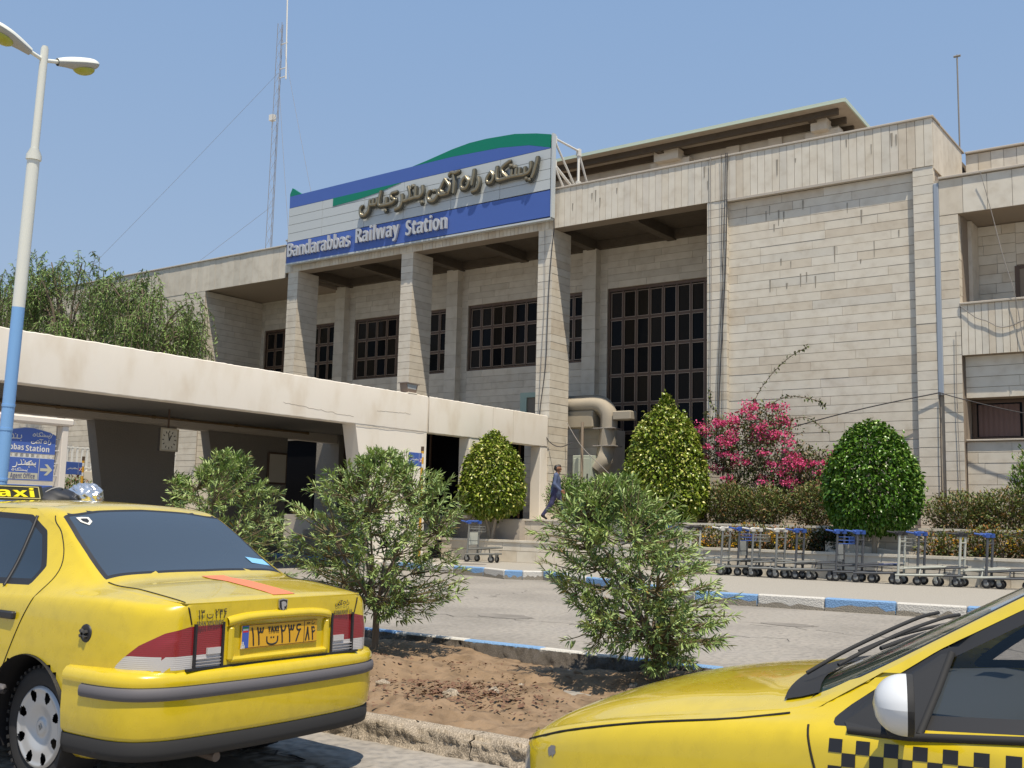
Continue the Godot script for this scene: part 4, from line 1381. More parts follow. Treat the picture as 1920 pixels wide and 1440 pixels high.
func direction_board() -> void:
	var t := thing("direction_board", "blue direction board with station names and an arrow between white posts", "sign", Vector3(-17.5, 0, -10.6), 0.0)
	t.basis = Basis(Vector3.FORWARD, Vector3.UP, Vector3.RIGHT)
	var cream := mat(0.68, 0.62, 0.54, 0.7)
	var g := Geo.new()
	g.bevel(Vector3(-0.02, 0, -0.09), Vector3(0.10, 2.86, 0.09), 0.012)
	put("post", g.mesh(), cream, t)
	g = Geo.new()
	g.bevel(Vector3(-2.62, 0, -0.09), Vector3(-2.5, 2.86, 0.09), 0.012)
	put("post", g.mesh(), cream, t)
	g = Geo.new()
	g.bevel(Vector3(-2.72, 2.86, -0.13), Vector3(0.18, 2.99, 0.13), 0.03)
	put("header", g.mesh(), cream, t)
	var edge := mat(0.6, 0.6, 0.6, 0.3, 0.5)
	# top panel with a curved upper edge
	var poly := PackedVector2Array([Vector2(-2.45, 2.35), Vector2(-0.09, 2.35), Vector2(-0.09, 2.68)])
	for k in 12:
		var x := lerpf(-0.2, -1.9, k / 11.0)
		poly.append(Vector2(x, 2.70 + 0.085 * exp(-((x + 0.58) / 0.33) ** 2)))
	poly.append(Vector2(-2.45, 2.70))
	for p in [["panel", poly], ["panel", PackedVector2Array([Vector2(-2.45, 1.89), Vector2(-0.09, 1.89), Vector2(-0.09, 2.27), Vector2(-2.45, 2.27)])], ["panel", PackedVector2Array([Vector2(-2.45, 1.42), Vector2(-0.09, 1.42), Vector2(-0.09, 1.81), Vector2(-2.45, 1.81)])]]:
		g = Geo.new()
		g.prism(p[1], -0.015, 0.012)
		put(p[0], g.mesh(), M.sign_blue, t)
		g = Geo.new()
		var ring := []
		for q in p[1]:
			ring.append(Vector3(q.x, q.y, 0.0))
		ring.append(ring[0])
		g.tube(ring, 0.013, 5)
		put("panel_rim", g.mesh(), edge, t)
	g = Geo.new()
	for y in [2.62, 2.42, 2.2, 1.98, 1.75]:
		g.tube([Vector3(-0.1, y, 0), Vector3(0.0, y, 0)], 0.012, 6)
	put("bracket", g.mesh(), edge, t)
	var pw = M.print_white
	g = Geo.new()
	strokes(g, word(["alef", "ista"], 0.36, 0.095), 0.007, 0.3, Transform3D(Basis.IDENTITY, Vector3(-0.52, 2.625, 0.014)))
	strokes(g, word(["rah"], 0.13, 0.085), 0.007, 0.3, Transform3D(Basis.IDENTITY, Vector3(-0.31, 2.515, 0.014)))
	strokes(g, word(["ahan"], 0.21, 0.085), 0.007, 0.3, Transform3D(Basis.IDENTITY, Vector3(-0.54, 2.515, 0.014)))
	strokes(g, word(["bandar"], 0.30, 0.12), 0.009, 0.3, Transform3D(Basis.IDENTITY, Vector3(-1.02, 2.545, 0.014)))
	strokes(g, word(["abbas"], 0.42, 0.15), 0.010, 0.3, Transform3D(Basis.IDENTITY, Vector3(-1.5, 2.52, 0.014)))
	strokes(g, word(["bandar"], 0.3, 0.13), 0.009, 0.3, Transform3D(Basis.IDENTITY, Vector3(-0.84, 2.10, 0.014)))
	strokes(g, word(["ista"], 0.17, 0.1), 0.008, 0.3, Transform3D(Basis.IDENTITY, Vector3(-0.6, 2.12, 0.014)))
	strokes(g, word(["rah"], 0.16, 0.12), 0.009, 0.3, Transform3D(Basis.IDENTITY, Vector3(-1.08, 2.10, 0.014)))
	strokes(g, word(["ista"], 0.28, 0.06), 0.005, 0.3, Transform3D(Basis.IDENTITY, Vector3(-0.85, 2.03, 0.014)))
	strokes(g, word(["bandar"], 0.26, 0.12), 0.009, 0.3, Transform3D(Basis.IDENTITY, Vector3(-0.85, 1.62, 0.014)))
	put("persian_print", g.mesh(), pw, t)
	for w in [["Station", -0.63, -0.20, 2.385, 0.095], ["Abbas", -1.0, -0.665, 2.395, 0.095], ["Bandar", -1.46, -1.05, 2.395, 0.095]]:
		english(w[0], t, pw, w[1], w[2], w[3], 0.013, w[4])
	g = Geo.new()
	g.box(Vector3(-2.4, 1.905, 0.012), Vector3(-0.38, 2.015, 0.0135))
	put("print_band", g.mesh(), mat(0.5, 0.48, 0.36, 0.6), t)
	english("Agent Office", t, mat(0.12, 0.12, 0.2, 0.6), -0.87, -0.43, 1.92, 0.015, 0.08)
	english("ja", t, mat(0.12, 0.12, 0.2, 0.6), -0.97, -0.905, 1.92, 0.015, 0.08)
	g = Geo.new()
	g.box(Vector3(-0.37, 1.9, 0.012), Vector3(-0.36, 2.26, 0.0135)); g.box(Vector3(-0.42, 1.42, 0.012), Vector3(-0.41, 1.8, 0.0135))
	g.prism(PackedVector2Array([Vector2(-0.34, 2.055), Vector2(-0.20, 2.055), Vector2(-0.265, 1.985), Vector2(-0.21, 1.985), Vector2(-0.115, 2.08), Vector2(-0.21, 2.175), Vector2(-0.265, 2.175), Vector2(-0.20, 2.105), Vector2(-0.34, 2.105)]), 0.012, 0.0145)
	put("arrow", g.mesh(), mat(0.5, 0.48, 0.36, 0.6), t)

# raised English word between x0 and x1, on the base line y, z is its middle depth
func english(s: String, t: Node, m: Material, x0: float, x1: float, y: float, z: float, h: float, bold := true) -> MeshInstance3D:
	var tm := text_mesh(s, h, 0.003, bold)
	var o := put("english_print", tm, m, t)
	var bb := tm.get_aabb()
	o.scale = Vector3((x1 - x0) / bb.size.x, 1, 1)
	o.position = Vector3((x0 + x1) / 2 - bb.get_center().x * o.scale.x, y - (bb.position.y if not "gypqj".contains(s[-1]) and not s.contains("g") else bb.position.y + bb.size.y * 0.22), z)
	return o

func sign_posts() -> void:
	for s in [[Vector3(-18.85, 0.198, -21.9), 3.30, "small blue sign on a yellow post in front of the canopy leg"], [Vector3(-28.6, 0.198, -18.1), 2.95, "small blue sign on a yellow post beyond the direction board"]]:
		var t := thing("sign_post", s[2], "sign", s[0], 0.0, "small blue signs on yellow posts")
		t.basis = Basis(Vector3.FORWARD, Vector3.UP, Vector3.RIGHT)
		var H: float = s[1] - 0.198
		var g := Geo.new()
		g.tube([Vector3.ZERO, Vector3(0, H - 0.12, 0)], 0.04, 10)
		put("post", g.mesh(), M.yellow_post, t)
		g = Geo.new()
		g.tube([Vector3(0, H - 0.12, 0), Vector3(0, H, 0)], 0.042, 10)
		put("cap", g.mesh(), mat(0.08, 0.05, 0.03), t)
		g = Geo.new()
		for y in [H - 0.24, H - 0.52]:
			g.tube([Vector3(0, y - 0.05, 0), Vector3(0, y + 0.05, 0)], 0.0415, 10)
		put("reflective_band", g.mesh(), M.print_white, t)
		g = Geo.new()
		g.bevel(Vector3(-0.55, H - 0.54, 0.0), Vector3(-0.035, H - 0.18, 0.02), 0.005)
		put("plate", g.mesh(), M.sign_blue, t)
		g = Geo.new()
		g.tube([Vector3(-0.11, H - 0.43, 0.022), Vector3(-0.05, H - 0.33, 0.022)], 0.01, 5); g.tube([Vector3(-0.05, H - 0.43, 0.022), Vector3(-0.11, H - 0.33, 0.022)], 0.01, 5)
		g.box(Vector3(-0.155, H - 0.53, 0.02), Vector3(-0.15, H - 0.19, 0.0215))
		strokes(g, word(["bandar"], 0.16, 0.06), 0.005, 0.3, Transform3D(Basis.IDENTITY, Vector3(-0.50, H - 0.40, 0.021)))
		strokes(g, word(["ista"], 0.14, 0.05), 0.005, 0.3, Transform3D(Basis.IDENTITY, Vector3(-0.32, H - 0.39, 0.021)))
		put("print", g.mesh(), M.print_white, t)
		g = Geo.new()
		g.lathe([Vector2(0, 0.002), Vector2(0.045, 0.002), Vector2(0.045, 0.0)], 14, Transform3D(Basis(Vector3.RIGHT, PI / 2), Vector3(-0.08, H - 0.38, 0.0195)))
		put("red_disc", g.mesh(), M.red, t)

func wall_things() -> void:
	# clock hanging under the far side of the canopy
	var t := thing("hanging_clock", "square white faced clock hanging under the canopy", "clock", Vector3(-24.5, 3.33, -18.0))
	t.basis = Basis(Vector3.FORWARD, Vector3.UP, Vector3.RIGHT).rotated(Vector3.UP, 0.15)
	var g := Geo.new()
	g.bevel(Vector3(-0.32, -0.31, -0.10), Vector3(0.32, 0.31, 0.0), 0.02)
	put("case", g.mesh(), mat(0.10, 0.085, 0.07), t)
	g = Geo.new()
	for s in [[-0.32, -0.31, 0.32, -0.275], [-0.32, 0.275, 0.32, 0.31], [-0.32, -0.275, -0.285, 0.275], [0.285, -0.275, 0.32, 0.275]]:
		g.box(Vector3(s[0], s[1], 0.0), Vector3(s[2], s[3], 0.03))
	put("bezel", g.mesh(), mat(0.5, 0.45, 0.34), t)
	g = Geo.new()
	g.box(Vector3(-0.285, -0.275, 0.0), Vector3(0.285, 0.275, 0.006))
	put("face", g.mesh(), mat(0.66, 0.64, 0.55), t)
	g = Geo.new()
	for k in 12:
		var xf := Transform3D(Basis(Vector3.BACK, TAU * k / 12.0), Vector3.ZERO)
		g.box(Vector3(-0.012, 0.19, 0.006), Vector3(0.012, 0.25, 0.009), xf)
	put("hour_mark", g.mesh(), M.black, t)
	for s in [[-0.16, 0.20, 0.011], [0.30, 0.14, 0.016]]:
		g = Geo.new()
		g.box(Vector3(-0.012, -0.03, 0.0), Vector3(0.012, s[1], 0.004), Transform3D(Basis(Vector3.BACK, -s[0] * 1.6), Vector3(0, 0, s[2])))
		put("hand", g.mesh(), M.black, t)
	g = Geo.new()
	g.tube([Vector3(0, 0.31, -0.05), Vector3(0, 0.83, -0.05)], 0.025, 8)
	put("hanger", g.mesh(), M.frame, t)
	# floodlight lying on the canopy edge
	t = thing("floodlight", "old box floodlight standing on the canopy edge before the middle pillar", "floodlight", Vector3(-20.42, 4.925, -23.05))
	g = Geo.new()
	g.prism(PackedVector2Array([Vector2(-0.20, 0.02), Vector2(0.16, 0.02), Vector2(0.20, 0.12), Vector2(0.24, 0.29), Vector2(-0.26, 0.29), Vector2(-0.23, 0.12)]), -0.14, 0.12, Transform3D(Basis(Vector3.FORWARD, Vector3.UP, Vector3.RIGHT), Vector3.ZERO))
	put("housing", g.mesh(), mat(0.20, 0.15, 0.115, 0.6), t)
	g = Geo.new()
	g.prism(PackedVector2Array([Vector2(-0.3, 0.29), Vector2(0.28, 0.27), Vector2(0.28, 0.29), Vector2(-0.3, 0.31)]), -0.17, 0.16, Transform3D(Basis(Vector3.FORWARD, Vector3.UP, Vector3.RIGHT), Vector3.ZERO))
	put("visor", g.mesh(), mat(0.22, 0.19, 0.17, 0.5), t)
	g = Geo.new()
	g.quad(Vector3(0.121, 0.13, 0.20), Vector3(0.121, 0.13, -0.15), Vector3(0.121, 0.27, -0.20), Vector3(0.121, 0.27, 0.23))
	put("lens", g.mesh(), mat(0.35, 0.37, 0.38, 0.15), t)
	g = Geo.new()
	g.bevel(Vector3(-0.08, 0.0, -0.2), Vector3(0.14, 0.03, 0.2), 0.008)
	put("foot", g.mesh(), M.plaster, t)
	# air duct and cabinet between the third pillar and the tall window
	var dz := -31.6
	t = thing("air_duct", "thick pale insulated air duct bending down beside the third pillar", "duct", Vector3(0, 0, dz))
	var lag := tri_mat(mat(0.42, 0.37, 0.29, 0.9), M.coping.albedo_texture, 0.9, M.plaster.normal_texture, 0.7)
	g = Geo.new()
	var path := [Vector3(-21.4, 5.42, 0), Vector3(-20.2, 5.42, 0), Vector3(-19.3, 5.40, 0), Vector3(-18.98, 5.22, 0), Vector3(-18.86, 4.9, 0), Vector3(-18.90, 4.2, 0), Vector3(-18.98, 3.75, 0), Vector3(-19.0, 3.45, 0.1), Vector3(-19.2, 3.2, 0.15)]
	g.tube(smooth_line(path, 4), 0.35, 4, true, Vector3.BACK, 1.0)
	put("lagged_pipe", g.mesh(), lag, t)
	g = Geo.new()
	g.bevel(Vector3(-18.6, 4.85, -0.25), Vector3(-17.9, 5.15, 0.2), 0.03)
	put("branch", g.mesh(), lag, t)
	g = Geo.new()
	g.bevel(Vector3(-21.2, 4.62, -0.3), Vector3(-19.35, 5.2, 0.25), 0.03)
	put("lower_duct", g.mesh(), mat(0.36, 0.31, 0.23, 0.9), t)
	g = Geo.new()
	for y in [3.95, 4.55]:
		g.bevel(Vector3(-19.3, y, -0.33), Vector3(-18.5, y + 0.04, 0.33), 0.01)
	put("strap", g.mesh(), M.cable_grey, t)
	t = thing("service_cabinet", "pale metal service cabinet under the air duct", "cabinet", Vector3(-19.6, 1.34, -31.3))
	g = Geo.new()
	g.bevel(Vector3(-0.35, 0, -0.25), Vector3(0.4, 2.3, 0.25), 0.015)
	put("case", g.mesh(), mat(0.42, 0.46, 0.38, 0.6), t)
	g = Geo.new()
	g.bevel(Vector3(-0.30, 0.1, 0.25), Vector3(0.34, 2.2, 0.27), 0.008)
	put("door", g.mesh(), mat(0.44, 0.48, 0.40, 0.6), t)
	g = Geo.new()
	g.cbox(Vector3(0.27, 1.6, 0.285), Vector3(0.03, 0.14, 0.03))
	put("handle", g.mesh(), M.black, t)
	t = thing("service_room", "small stone faced service room under the duct behind the third pillar", "room", Vector3(-20.1, 1.34, -33.1))
	g = Geo.new()
	g.box(Vector3(-0.4, 0, -0.3), Vector3(0.85, 3.3, 0.8))
	put("wall", g.mesh(), M.stones[4], t)
	for k in 10:
		piece("stone", t, M.stones[k % 5], Vector3(-0.4, 0.1 + k * 0.32, 0.8), Vector3(0.85, 0.41 + k * 0.32, 0.82))
	t = thing("drain_pipe", "thin rusty upright pipe next to the air duct", "pipe", Vector3(-19.35, 1.34, -30.7))
	g = Geo.new()
	g.tube([Vector3.ZERO, Vector3(0, 3.4, 0)], 0.05, 8)
	put("lower_pipe", g.mesh(), mat(0.32, 0.25, 0.18, 0.7), t)
	# green framed hatch on the canopy roof
	t = thing("green_hatch", "green framed roof door standing open on the canopy roof behind the third pillar", "door", Vector3(-22.55, 4.5, -31.6))
	g = Geo.new()
	g.box(Vector3(0.0, 0, 0), Vector3(0.28, 1.48, 0.08)); g.box(Vector3(0.28, 1.3, 0), Vector3(1.4, 1.48, 0.08)); g.box(Vector3(1.32, 0, 0), Vector3(1.4, 1.3, 0.08))
	put("door_frame", g.mesh(), mat(0.33, 0.42, 0.34, 0.6), t)
	g = Geo.new()
	g.box(Vector3(0.28, 0, 0.0), Vector3(1.32, 1.3, 0.03))
	put("door_leaf", g.mesh(), mat(0.19, 0.16, 0.12, 0.8), t)

func cable(label: String, pts: Array, rad: float, m: Material, sag := 0.0) -> void:
	var p := []
	for q in pts:
		p.append(Vector3(q[0], q[1], q[2]))
	var g := Geo.new()
	var sm := smooth_line(p, 8)
	for k in sm.size():
		sm[k].y -= sin(PI * k / (sm.size() - 1)) * sag
	g.tube(sm, rad, 6)
	tag(put("cable", g.mesh(), m), label, "cable")

func wires() -> void:
	var z := -29.965
	cable("black cable hanging down the front of the third pillar to the canopy", [[-20.2, 12.9, -29.9], [-20.16, 11.5, z], [-20.2, 11.1, z], [-20.31, 9.7, z], [-20.36, 8.2, z], [-20.38, 7.2, z], [-20.43, 6.4, z], [-20.6, 5.05, z], [-20.45, 4.55, z + 0.06], [-20.2, 4.05, z], [-19.9, 3.88, -30.2], [-19.6, 4.05, -30.5]], 0.016, M.cable)
	cable("thin grey cable beside the black one on the third pillar", [[-20.55, 11.4, z], [-20.5, 9.0, z], [-20.58, 7.0, z], [-20.66, 5.0, z]], 0.010, M.cable_grey)
	cable("thick cable bundle falling down the left pilaster of the tall wall", [[-13.70, 12.9, -29.93], [-13.72, 11.4, -29.94], [-13.76, 9.8, z], [-13.83, 8.2, z], [-13.98, 5.5, z], [-14.02, 3.5, z]], 0.017, M.cable)
	cable("second cable of the bundle on the left pilaster, slightly left", [[-13.76, 12.9, -29.93], [-13.80, 11.4, -29.94], [-13.9, 8.5, z], [-14.05, 5.6, z], [-14.05, 3.4, z]], 0.012, M.cable)
	cable("loose thin cable crossing the bundle on the left pilaster", [[-13.9, 12.9, -29.93], [-13.92, 11.2, z], [-13.88, 8.3, z], [-13.87, 5.0, z], [-13.9, 3.0, z]], 0.008, M.cable)
	cable("grey conduit straight down the left edge of the left pilaster", [[-14.27, 12.86, -29.93], [-14.27, 11.3, -29.95], [-14.26, 9.0, z], [-14.29, 5.6, z], [-14.29, 3.0, z]], 0.013, M.cable_grey)
	cable("black cable strung from the joint across the tall wall towards the bougainvillea", [[-7.55, 5.07, -29.95], [-9.5, 4.72, -29.8], [-11.46, 4.27, -29.7], [-13.2, 3.75, -29.7], [-14.6, 3.3, -29.8]], 0.017, M.cable)
	cable("black cable strung from the joint across the office wing windows", [[-7.55, 5.07, -29.95], [-6.93, 4.85, -29.9], [-5.5, 4.43, -29.85], [-3.5, 4.0, -29.85]], 0.015, M.cable)
	cable("dark cable running straight down the joint beside the office wing", [[-7.55, 5.05, z], [-7.56, 4.0, z], [-7.57, 3.1, z], [-7.57, 1.3, z]], 0.014, M.cable)
	cable("grey cable sagging across the balcony front", [[-6.98, 7.4, z], [-6.6, 7.05, z], [-6.32, 6.92, z], [-5.94, 6.72, z], [-5.42, 6.86, z], [-4.6, 7.3, z]], 0.013, M.cable_grey)
	cable("grey cable hanging down past the balcony window", [[-6.35, 11.0, -29.9], [-6.1, 9.8, z], [-5.85, 8.6, -29.9], [-5.59, 7.5, -29.9], [-5.44, 6.2, z]], 0.010, M.cable_grey)
	cable("thin cable looping from the duct to the hedge in front of the tall window", [[-20.1, 4.75, -30.9], [-19.3, 3.9, -30.6], [-18.2, 3.1, -30.3], [-17.0, 2.4, -29.6]], 0.013, M.cable_grey)
	cable("thin grey cable hanging on the narrow strip of the office wing", [[-7.1, 6.7, z], [-7.12, 5.0, z], [-7.1, 3.0, z], [-7.1, 1.4, z]], 0.010, M.cable_grey)

func far_left() -> void:
	var t := thing("yard_wall", "low pale yard wall with a white bar fence seen under the canopy", "wall", Vector3(-35.5, 0, -23.0))
	var g := Geo.new()
	g.box(Vector3(-0.2, 0, -7), Vector3(0.0, 2.80, 5))
	put("wall", g.mesh(), M.stones[2], t)
	for r in 8:
		for c in 4:
			piece("stone", t, M.stones[(r + c * 3) % 6], Vector3(0.0, 0.1 + r * 0.335, -2.0 + c * 0.9), Vector3(0.025, 0.42 + r * 0.335, -1.12 + c * 0.9))
	for k in 34:
		piece("fence_bar", t, M.white_paint, Vector3(-0.12, 2.8, -3.5 + k * 0.2), Vector3(-0.08, 3.66, -3.44 + k * 0.2))
	g = Geo.new()
	g.box(Vector3(-0.13, 3.6, -3.5), Vector3(-0.07, 3.65, 3.3)); g.box(Vector3(-0.13, 2.9, -3.5), Vector3(-0.07, 2.95, 3.3))
	put("fence_rail", g.mesh(), M.white_paint, t)

var LEAF := {}

func leaf_mesh(len: float, wid: float, fold: float, droop: float, segs := 2) -> ArrayMesh:
	var g := Geo.new()
	var rows := []
	for k in segs * 2 + 1:
		var w := float(k) / (segs * 2)
		var h := sin(PI * pow(w, 0.8)) * wid * 0.5 + 0.001
		var y := -droop * w * w * len
		rows.append([Vector3(w * len, y + fold * h, -h), Vector3(w * len, y, 0), Vector3(w * len, y + fold * h, h)])
	g.sheet(rows, true)
	return g.mesh()

func leaf_mat(rough := 0.5, back := 0.25) -> StandardMaterial3D:
	var m := StandardMaterial3D.new()
	m.vertex_color_use_as_albedo = true
	m.roughness = rough
	m.metallic_specular = 0.4
	m.backlight_enabled = true
	m.backlight = Color(back, back * 1.2, back * 0.4)
	return m

# a part made of very many leaves; xs transforms, cs linear colours
func leaves(called: String, parent: Node, mesh: Mesh, m: Material, xs: Array, cs: Array) -> MultiMeshInstance3D:
	var mm := MultiMesh.new()
	mm.transform_format = MultiMesh.TRANSFORM_3D
	mm.use_colors = true
	mm.mesh = mesh
	mm.instance_count = xs.size()
	for k in xs.size():
		mm.set_instance_transform(k, xs[k])
		mm.set_instance_color(k, cs[k])
	var o := MultiMeshInstance3D.new()
	o.multimesh = mm
	o.material_override = m
	o.name = called
	parent.add_child(o)
	stuff(o)
	return o

func aim(d: Vector3, roll: float, s: float) -> Basis:
	var x := d.normalized()
	var z := x.cross(Vector3.UP)
	if z.length() < 0.05:
		z = Vector3.BACK
	z = z.normalized().rotated(x, roll)
	return Basis(x * s, z.cross(x) * s, z * s)

func rdir() -> Vector3:
	return Vector3(rng.randfn(), rng.randfn(), rng.randfn()).normalized()

func tint(a: Color, b: Color, k: float) -> Color:
	return a.lerp(b, clampf(k, 0, 1))

# open oleander shrub: prof gives [height, radius] of the crown, ctr its sideways shift at a height
func oleander(label: String, base: Vector3, lean: Vector3, prof: Array, tips: int, trunk_h: float, trunk_r: float, lowest: float) -> void:
	var t := thing("oleander_shrub", label, "shrub", base, 0.0, "oleander shrubs on the island")
	var gt := Geo.new()
	var fork := lean * 0.45 + Vector3(0, trunk_h, 0)
	gt.tube(smooth_line([Vector3(0, -0.08, 0), lean * 0.15 + Vector3(0.02, trunk_h * 0.35, 0.01), fork], 4), [trunk_r * 1.3, trunk_r * 1.15, trunk_r, trunk_r, trunk_r, trunk_r * 0.95, trunk_r * 0.9, trunk_r * 0.85, trunk_r * 0.8], 10)
	put("trunk", gt.mesh(), M.bark, t)
	var gb := Geo.new()
	var top: float = prof[-1][0]
	var limbs := []
	for k in 13:
		var a := TAU * k / 13.0 + rr(-0.3, 0.3)
		var hh: float = lerpf(lowest + 0.25, top * 0.82, fmod(k * 0.382, 1.0))
		var r := curve(prof, hh) * rr(0.35, 0.62)
		var e := lean + Vector3(cos(a) * r, hh, sin(a) * r)
		var st: Vector3 = fork * rr(0.55, 1.0)
		var mid := st.lerp(e, 0.5) + Vector3(0, 0.06, 0) + rdir() * 0.05
		var l := smooth_line([st, mid, e], 5)
		gb.tube(l, [0.016, 0.0155, 0.015, 0.014, 0.013, 0.012, 0.011, 0.010, 0.009, 0.008, 0.007].slice(0, l.size()), 6, false)
		limbs.append(l)
	put("limb", gb.mesh(), M.bark, t)
	var gw := Geo.new()
	var xs := []
	var cs := []
	var bright := Color(0.36, 0.46, 0.16)
	var deep := Color(0.14, 0.22, 0.065)
	var fresh := Color(0.46, 0.54, 0.20)
	for k in tips:
		var hh: float = lerpf(lowest, top, pow(rng.randf(), 0.85))
		var a := rr(0, TAU)
		var w := sqrt(rr(0.10, 1.0))
		var R := curve(prof, hh)
		var lump := 1.0 + 0.16 * sin(a * 3.0 + hh * 5.0) + 0.1 * sin(a * 7.0 - hh * 3.0)
		var tip := lean * clampf(hh / 1.2, 0.0, 1.0) + Vector3(cos(a) * R * w * lump, hh, sin(a) * R * w * lump)
		var best: Vector3 = limbs[0][5]
		var bd := 1e9
		for l in limbs:
			for q in [3, 5, 7, 9, l.size() - 1]:
				var d: float = (l[q] - tip).length() + (0.25 if l[q].y > tip.y else 0.0)
				if d < bd:
					bd = d
					best = l[q]
		var out := Vector3(cos(a), rr(0.25, 1.1) if hh > 0.5 else rr(-0.3, 0.5), sin(a)).normalized()
		var mid := best.lerp(tip, 0.55) - out * 0.06 + rdir() * 0.03
		var l := smooth_line([best, mid, tip], 4)
		gw.tube(l, [0.007, 0.0065, 0.006, 0.0055, 0.005, 0.0045, 0.004, 0.0035, 0.003].slice(0, l.size()), 4, false)
		var along: Vector3 = (l[-1] - l[-3]).normalized().lerp(out, 0.5).normalized()
		var n := int(rr(14, 28))
		var shoot := rr(0.10, 0.24)
		var tone := rng.randf()
		var young := rng.randf() < 0.35
		for j in n:
			var u := float(j) / n
			var p := tip - along * shoot * (1.0 - u)
			var side := along.cross(rdir()).normalized()
			var open := lerpf(1.15, 0.35, u) + rr(-0.2, 0.2)
			var d := (along * cos(open) + side * sin(open)).normalized()
			d = (d + Vector3.DOWN * rr(0.0, 0.18)).normalized()
			var s := rr(0.062, 0.112) * lerpf(1.0, 0.75, u)
			xs.append(Transform3D(aim(d, rr(-0.9, 0.9), s), p))
			var c := tint(deep, bright, tone * 0.7 + rr(-0.1, 0.45))
			if young and u > 0.5:
				c = c.lerp(fresh, 0.6)
			if rng.randf() < 0.015:
				c = Color(0.30, 0.20, 0.06)
			cs.append(c)
	put("twigs", gw.mesh(), mat(0.17, 0.135, 0.07, 0.8), t).set_meta("kind", "stuff")
	leaves("foliage", t, leaf_mesh(1.0, 0.19, 0.25, 0.12), leaf_mat(0.42, 0.3), xs, cs)

# clipped tree: prof of [height, radius]
func topiary(label: String, base: Vector3, prof: Array, n: int, a: Color, b: Color, hi: Color, hi_share: float, size: float, trunk: Array) -> void:
	var t := thing("clipped_tree", label, "tree", base)
	var g := Geo.new()
	for s in trunk:
		g.tube(smooth_line(s, 4), trunk_radius(s.size()), 8)
	put("trunk", g.mesh(), M.pale_bark, t)
	var f := FastNoiseLite.new()
	f.seed = int(base.x * 10)
	f.frequency = 1.3
	f.fractal_octaves = 3
	var xs := []
	var cs := []
	var y0: float = prof[0][0]
	var y1: float = prof[-1][0]
	# spread the leaves evenly over the surface
	var cum := []
	var total := 0.0
	for k in 60:
		var y := lerpf(y0, y1, (k + 0.5) / 60.0)
		total += curve(prof, y) + 0.12
		cum.append(total)
	for k in n:
		var q := rr(0, total)
		var bi := 0
		while cum[bi] < q:
			bi += 1
		var y := lerpf(y0, y1, (bi + rng.randf()) / 60.0)
		var an := rr(0, TAU)
		var R := curve(prof, y)
		var sl := (curve(prof, y + 0.05) - curve(prof, y - 0.05)) / 0.1
		var nn := Vector3(cos(an), -sl, sin(an)).normalized()
		if y < y0 + 0.12 or y > y1 - 0.06:
			R *= sqrt(rng.randf())
			nn = Vector3(0, -1.0 if y < y0 + 0.2 else 1.0, 0) + nn * 0.4
			nn = nn.normalized()
		var p := Vector3(cos(an) * R, y, sin(an) * R)
		var wob := f.get_noise_3dv(p * 1.6) * 0.10 + f.get_noise_3dv(p * 5.0) * 0.05
		var depth := pow(rng.randf(), 1.7) * 0.20
		p += nn * (wob - depth + (rr(0.02, 0.13) if rng.randf() < 0.05 else 0.0))
		var d := (nn * rr(0.1, 0.7) + Vector3.DOWN * rr(-0.1, 0.75) + rdir() * 0.75).normalized()
		xs.append(Transform3D(aim(d, rr(-0.8, 0.8), size * rr(0.7, 1.25)), p))
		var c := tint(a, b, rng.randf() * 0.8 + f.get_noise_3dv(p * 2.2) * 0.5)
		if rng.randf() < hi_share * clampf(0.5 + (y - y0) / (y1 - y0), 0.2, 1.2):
			c = c.lerp(hi, rr(0.5, 1.0))
		cs.append(c)
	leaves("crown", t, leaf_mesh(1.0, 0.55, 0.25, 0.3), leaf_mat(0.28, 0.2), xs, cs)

func trunk_radius(n: int) -> Array:
	var out := []
	for k in (n - 1) * 4 + 1:
		out.append(lerpf(0.075, 0.04, float(k) / ((n - 1) * 4)))
	return out

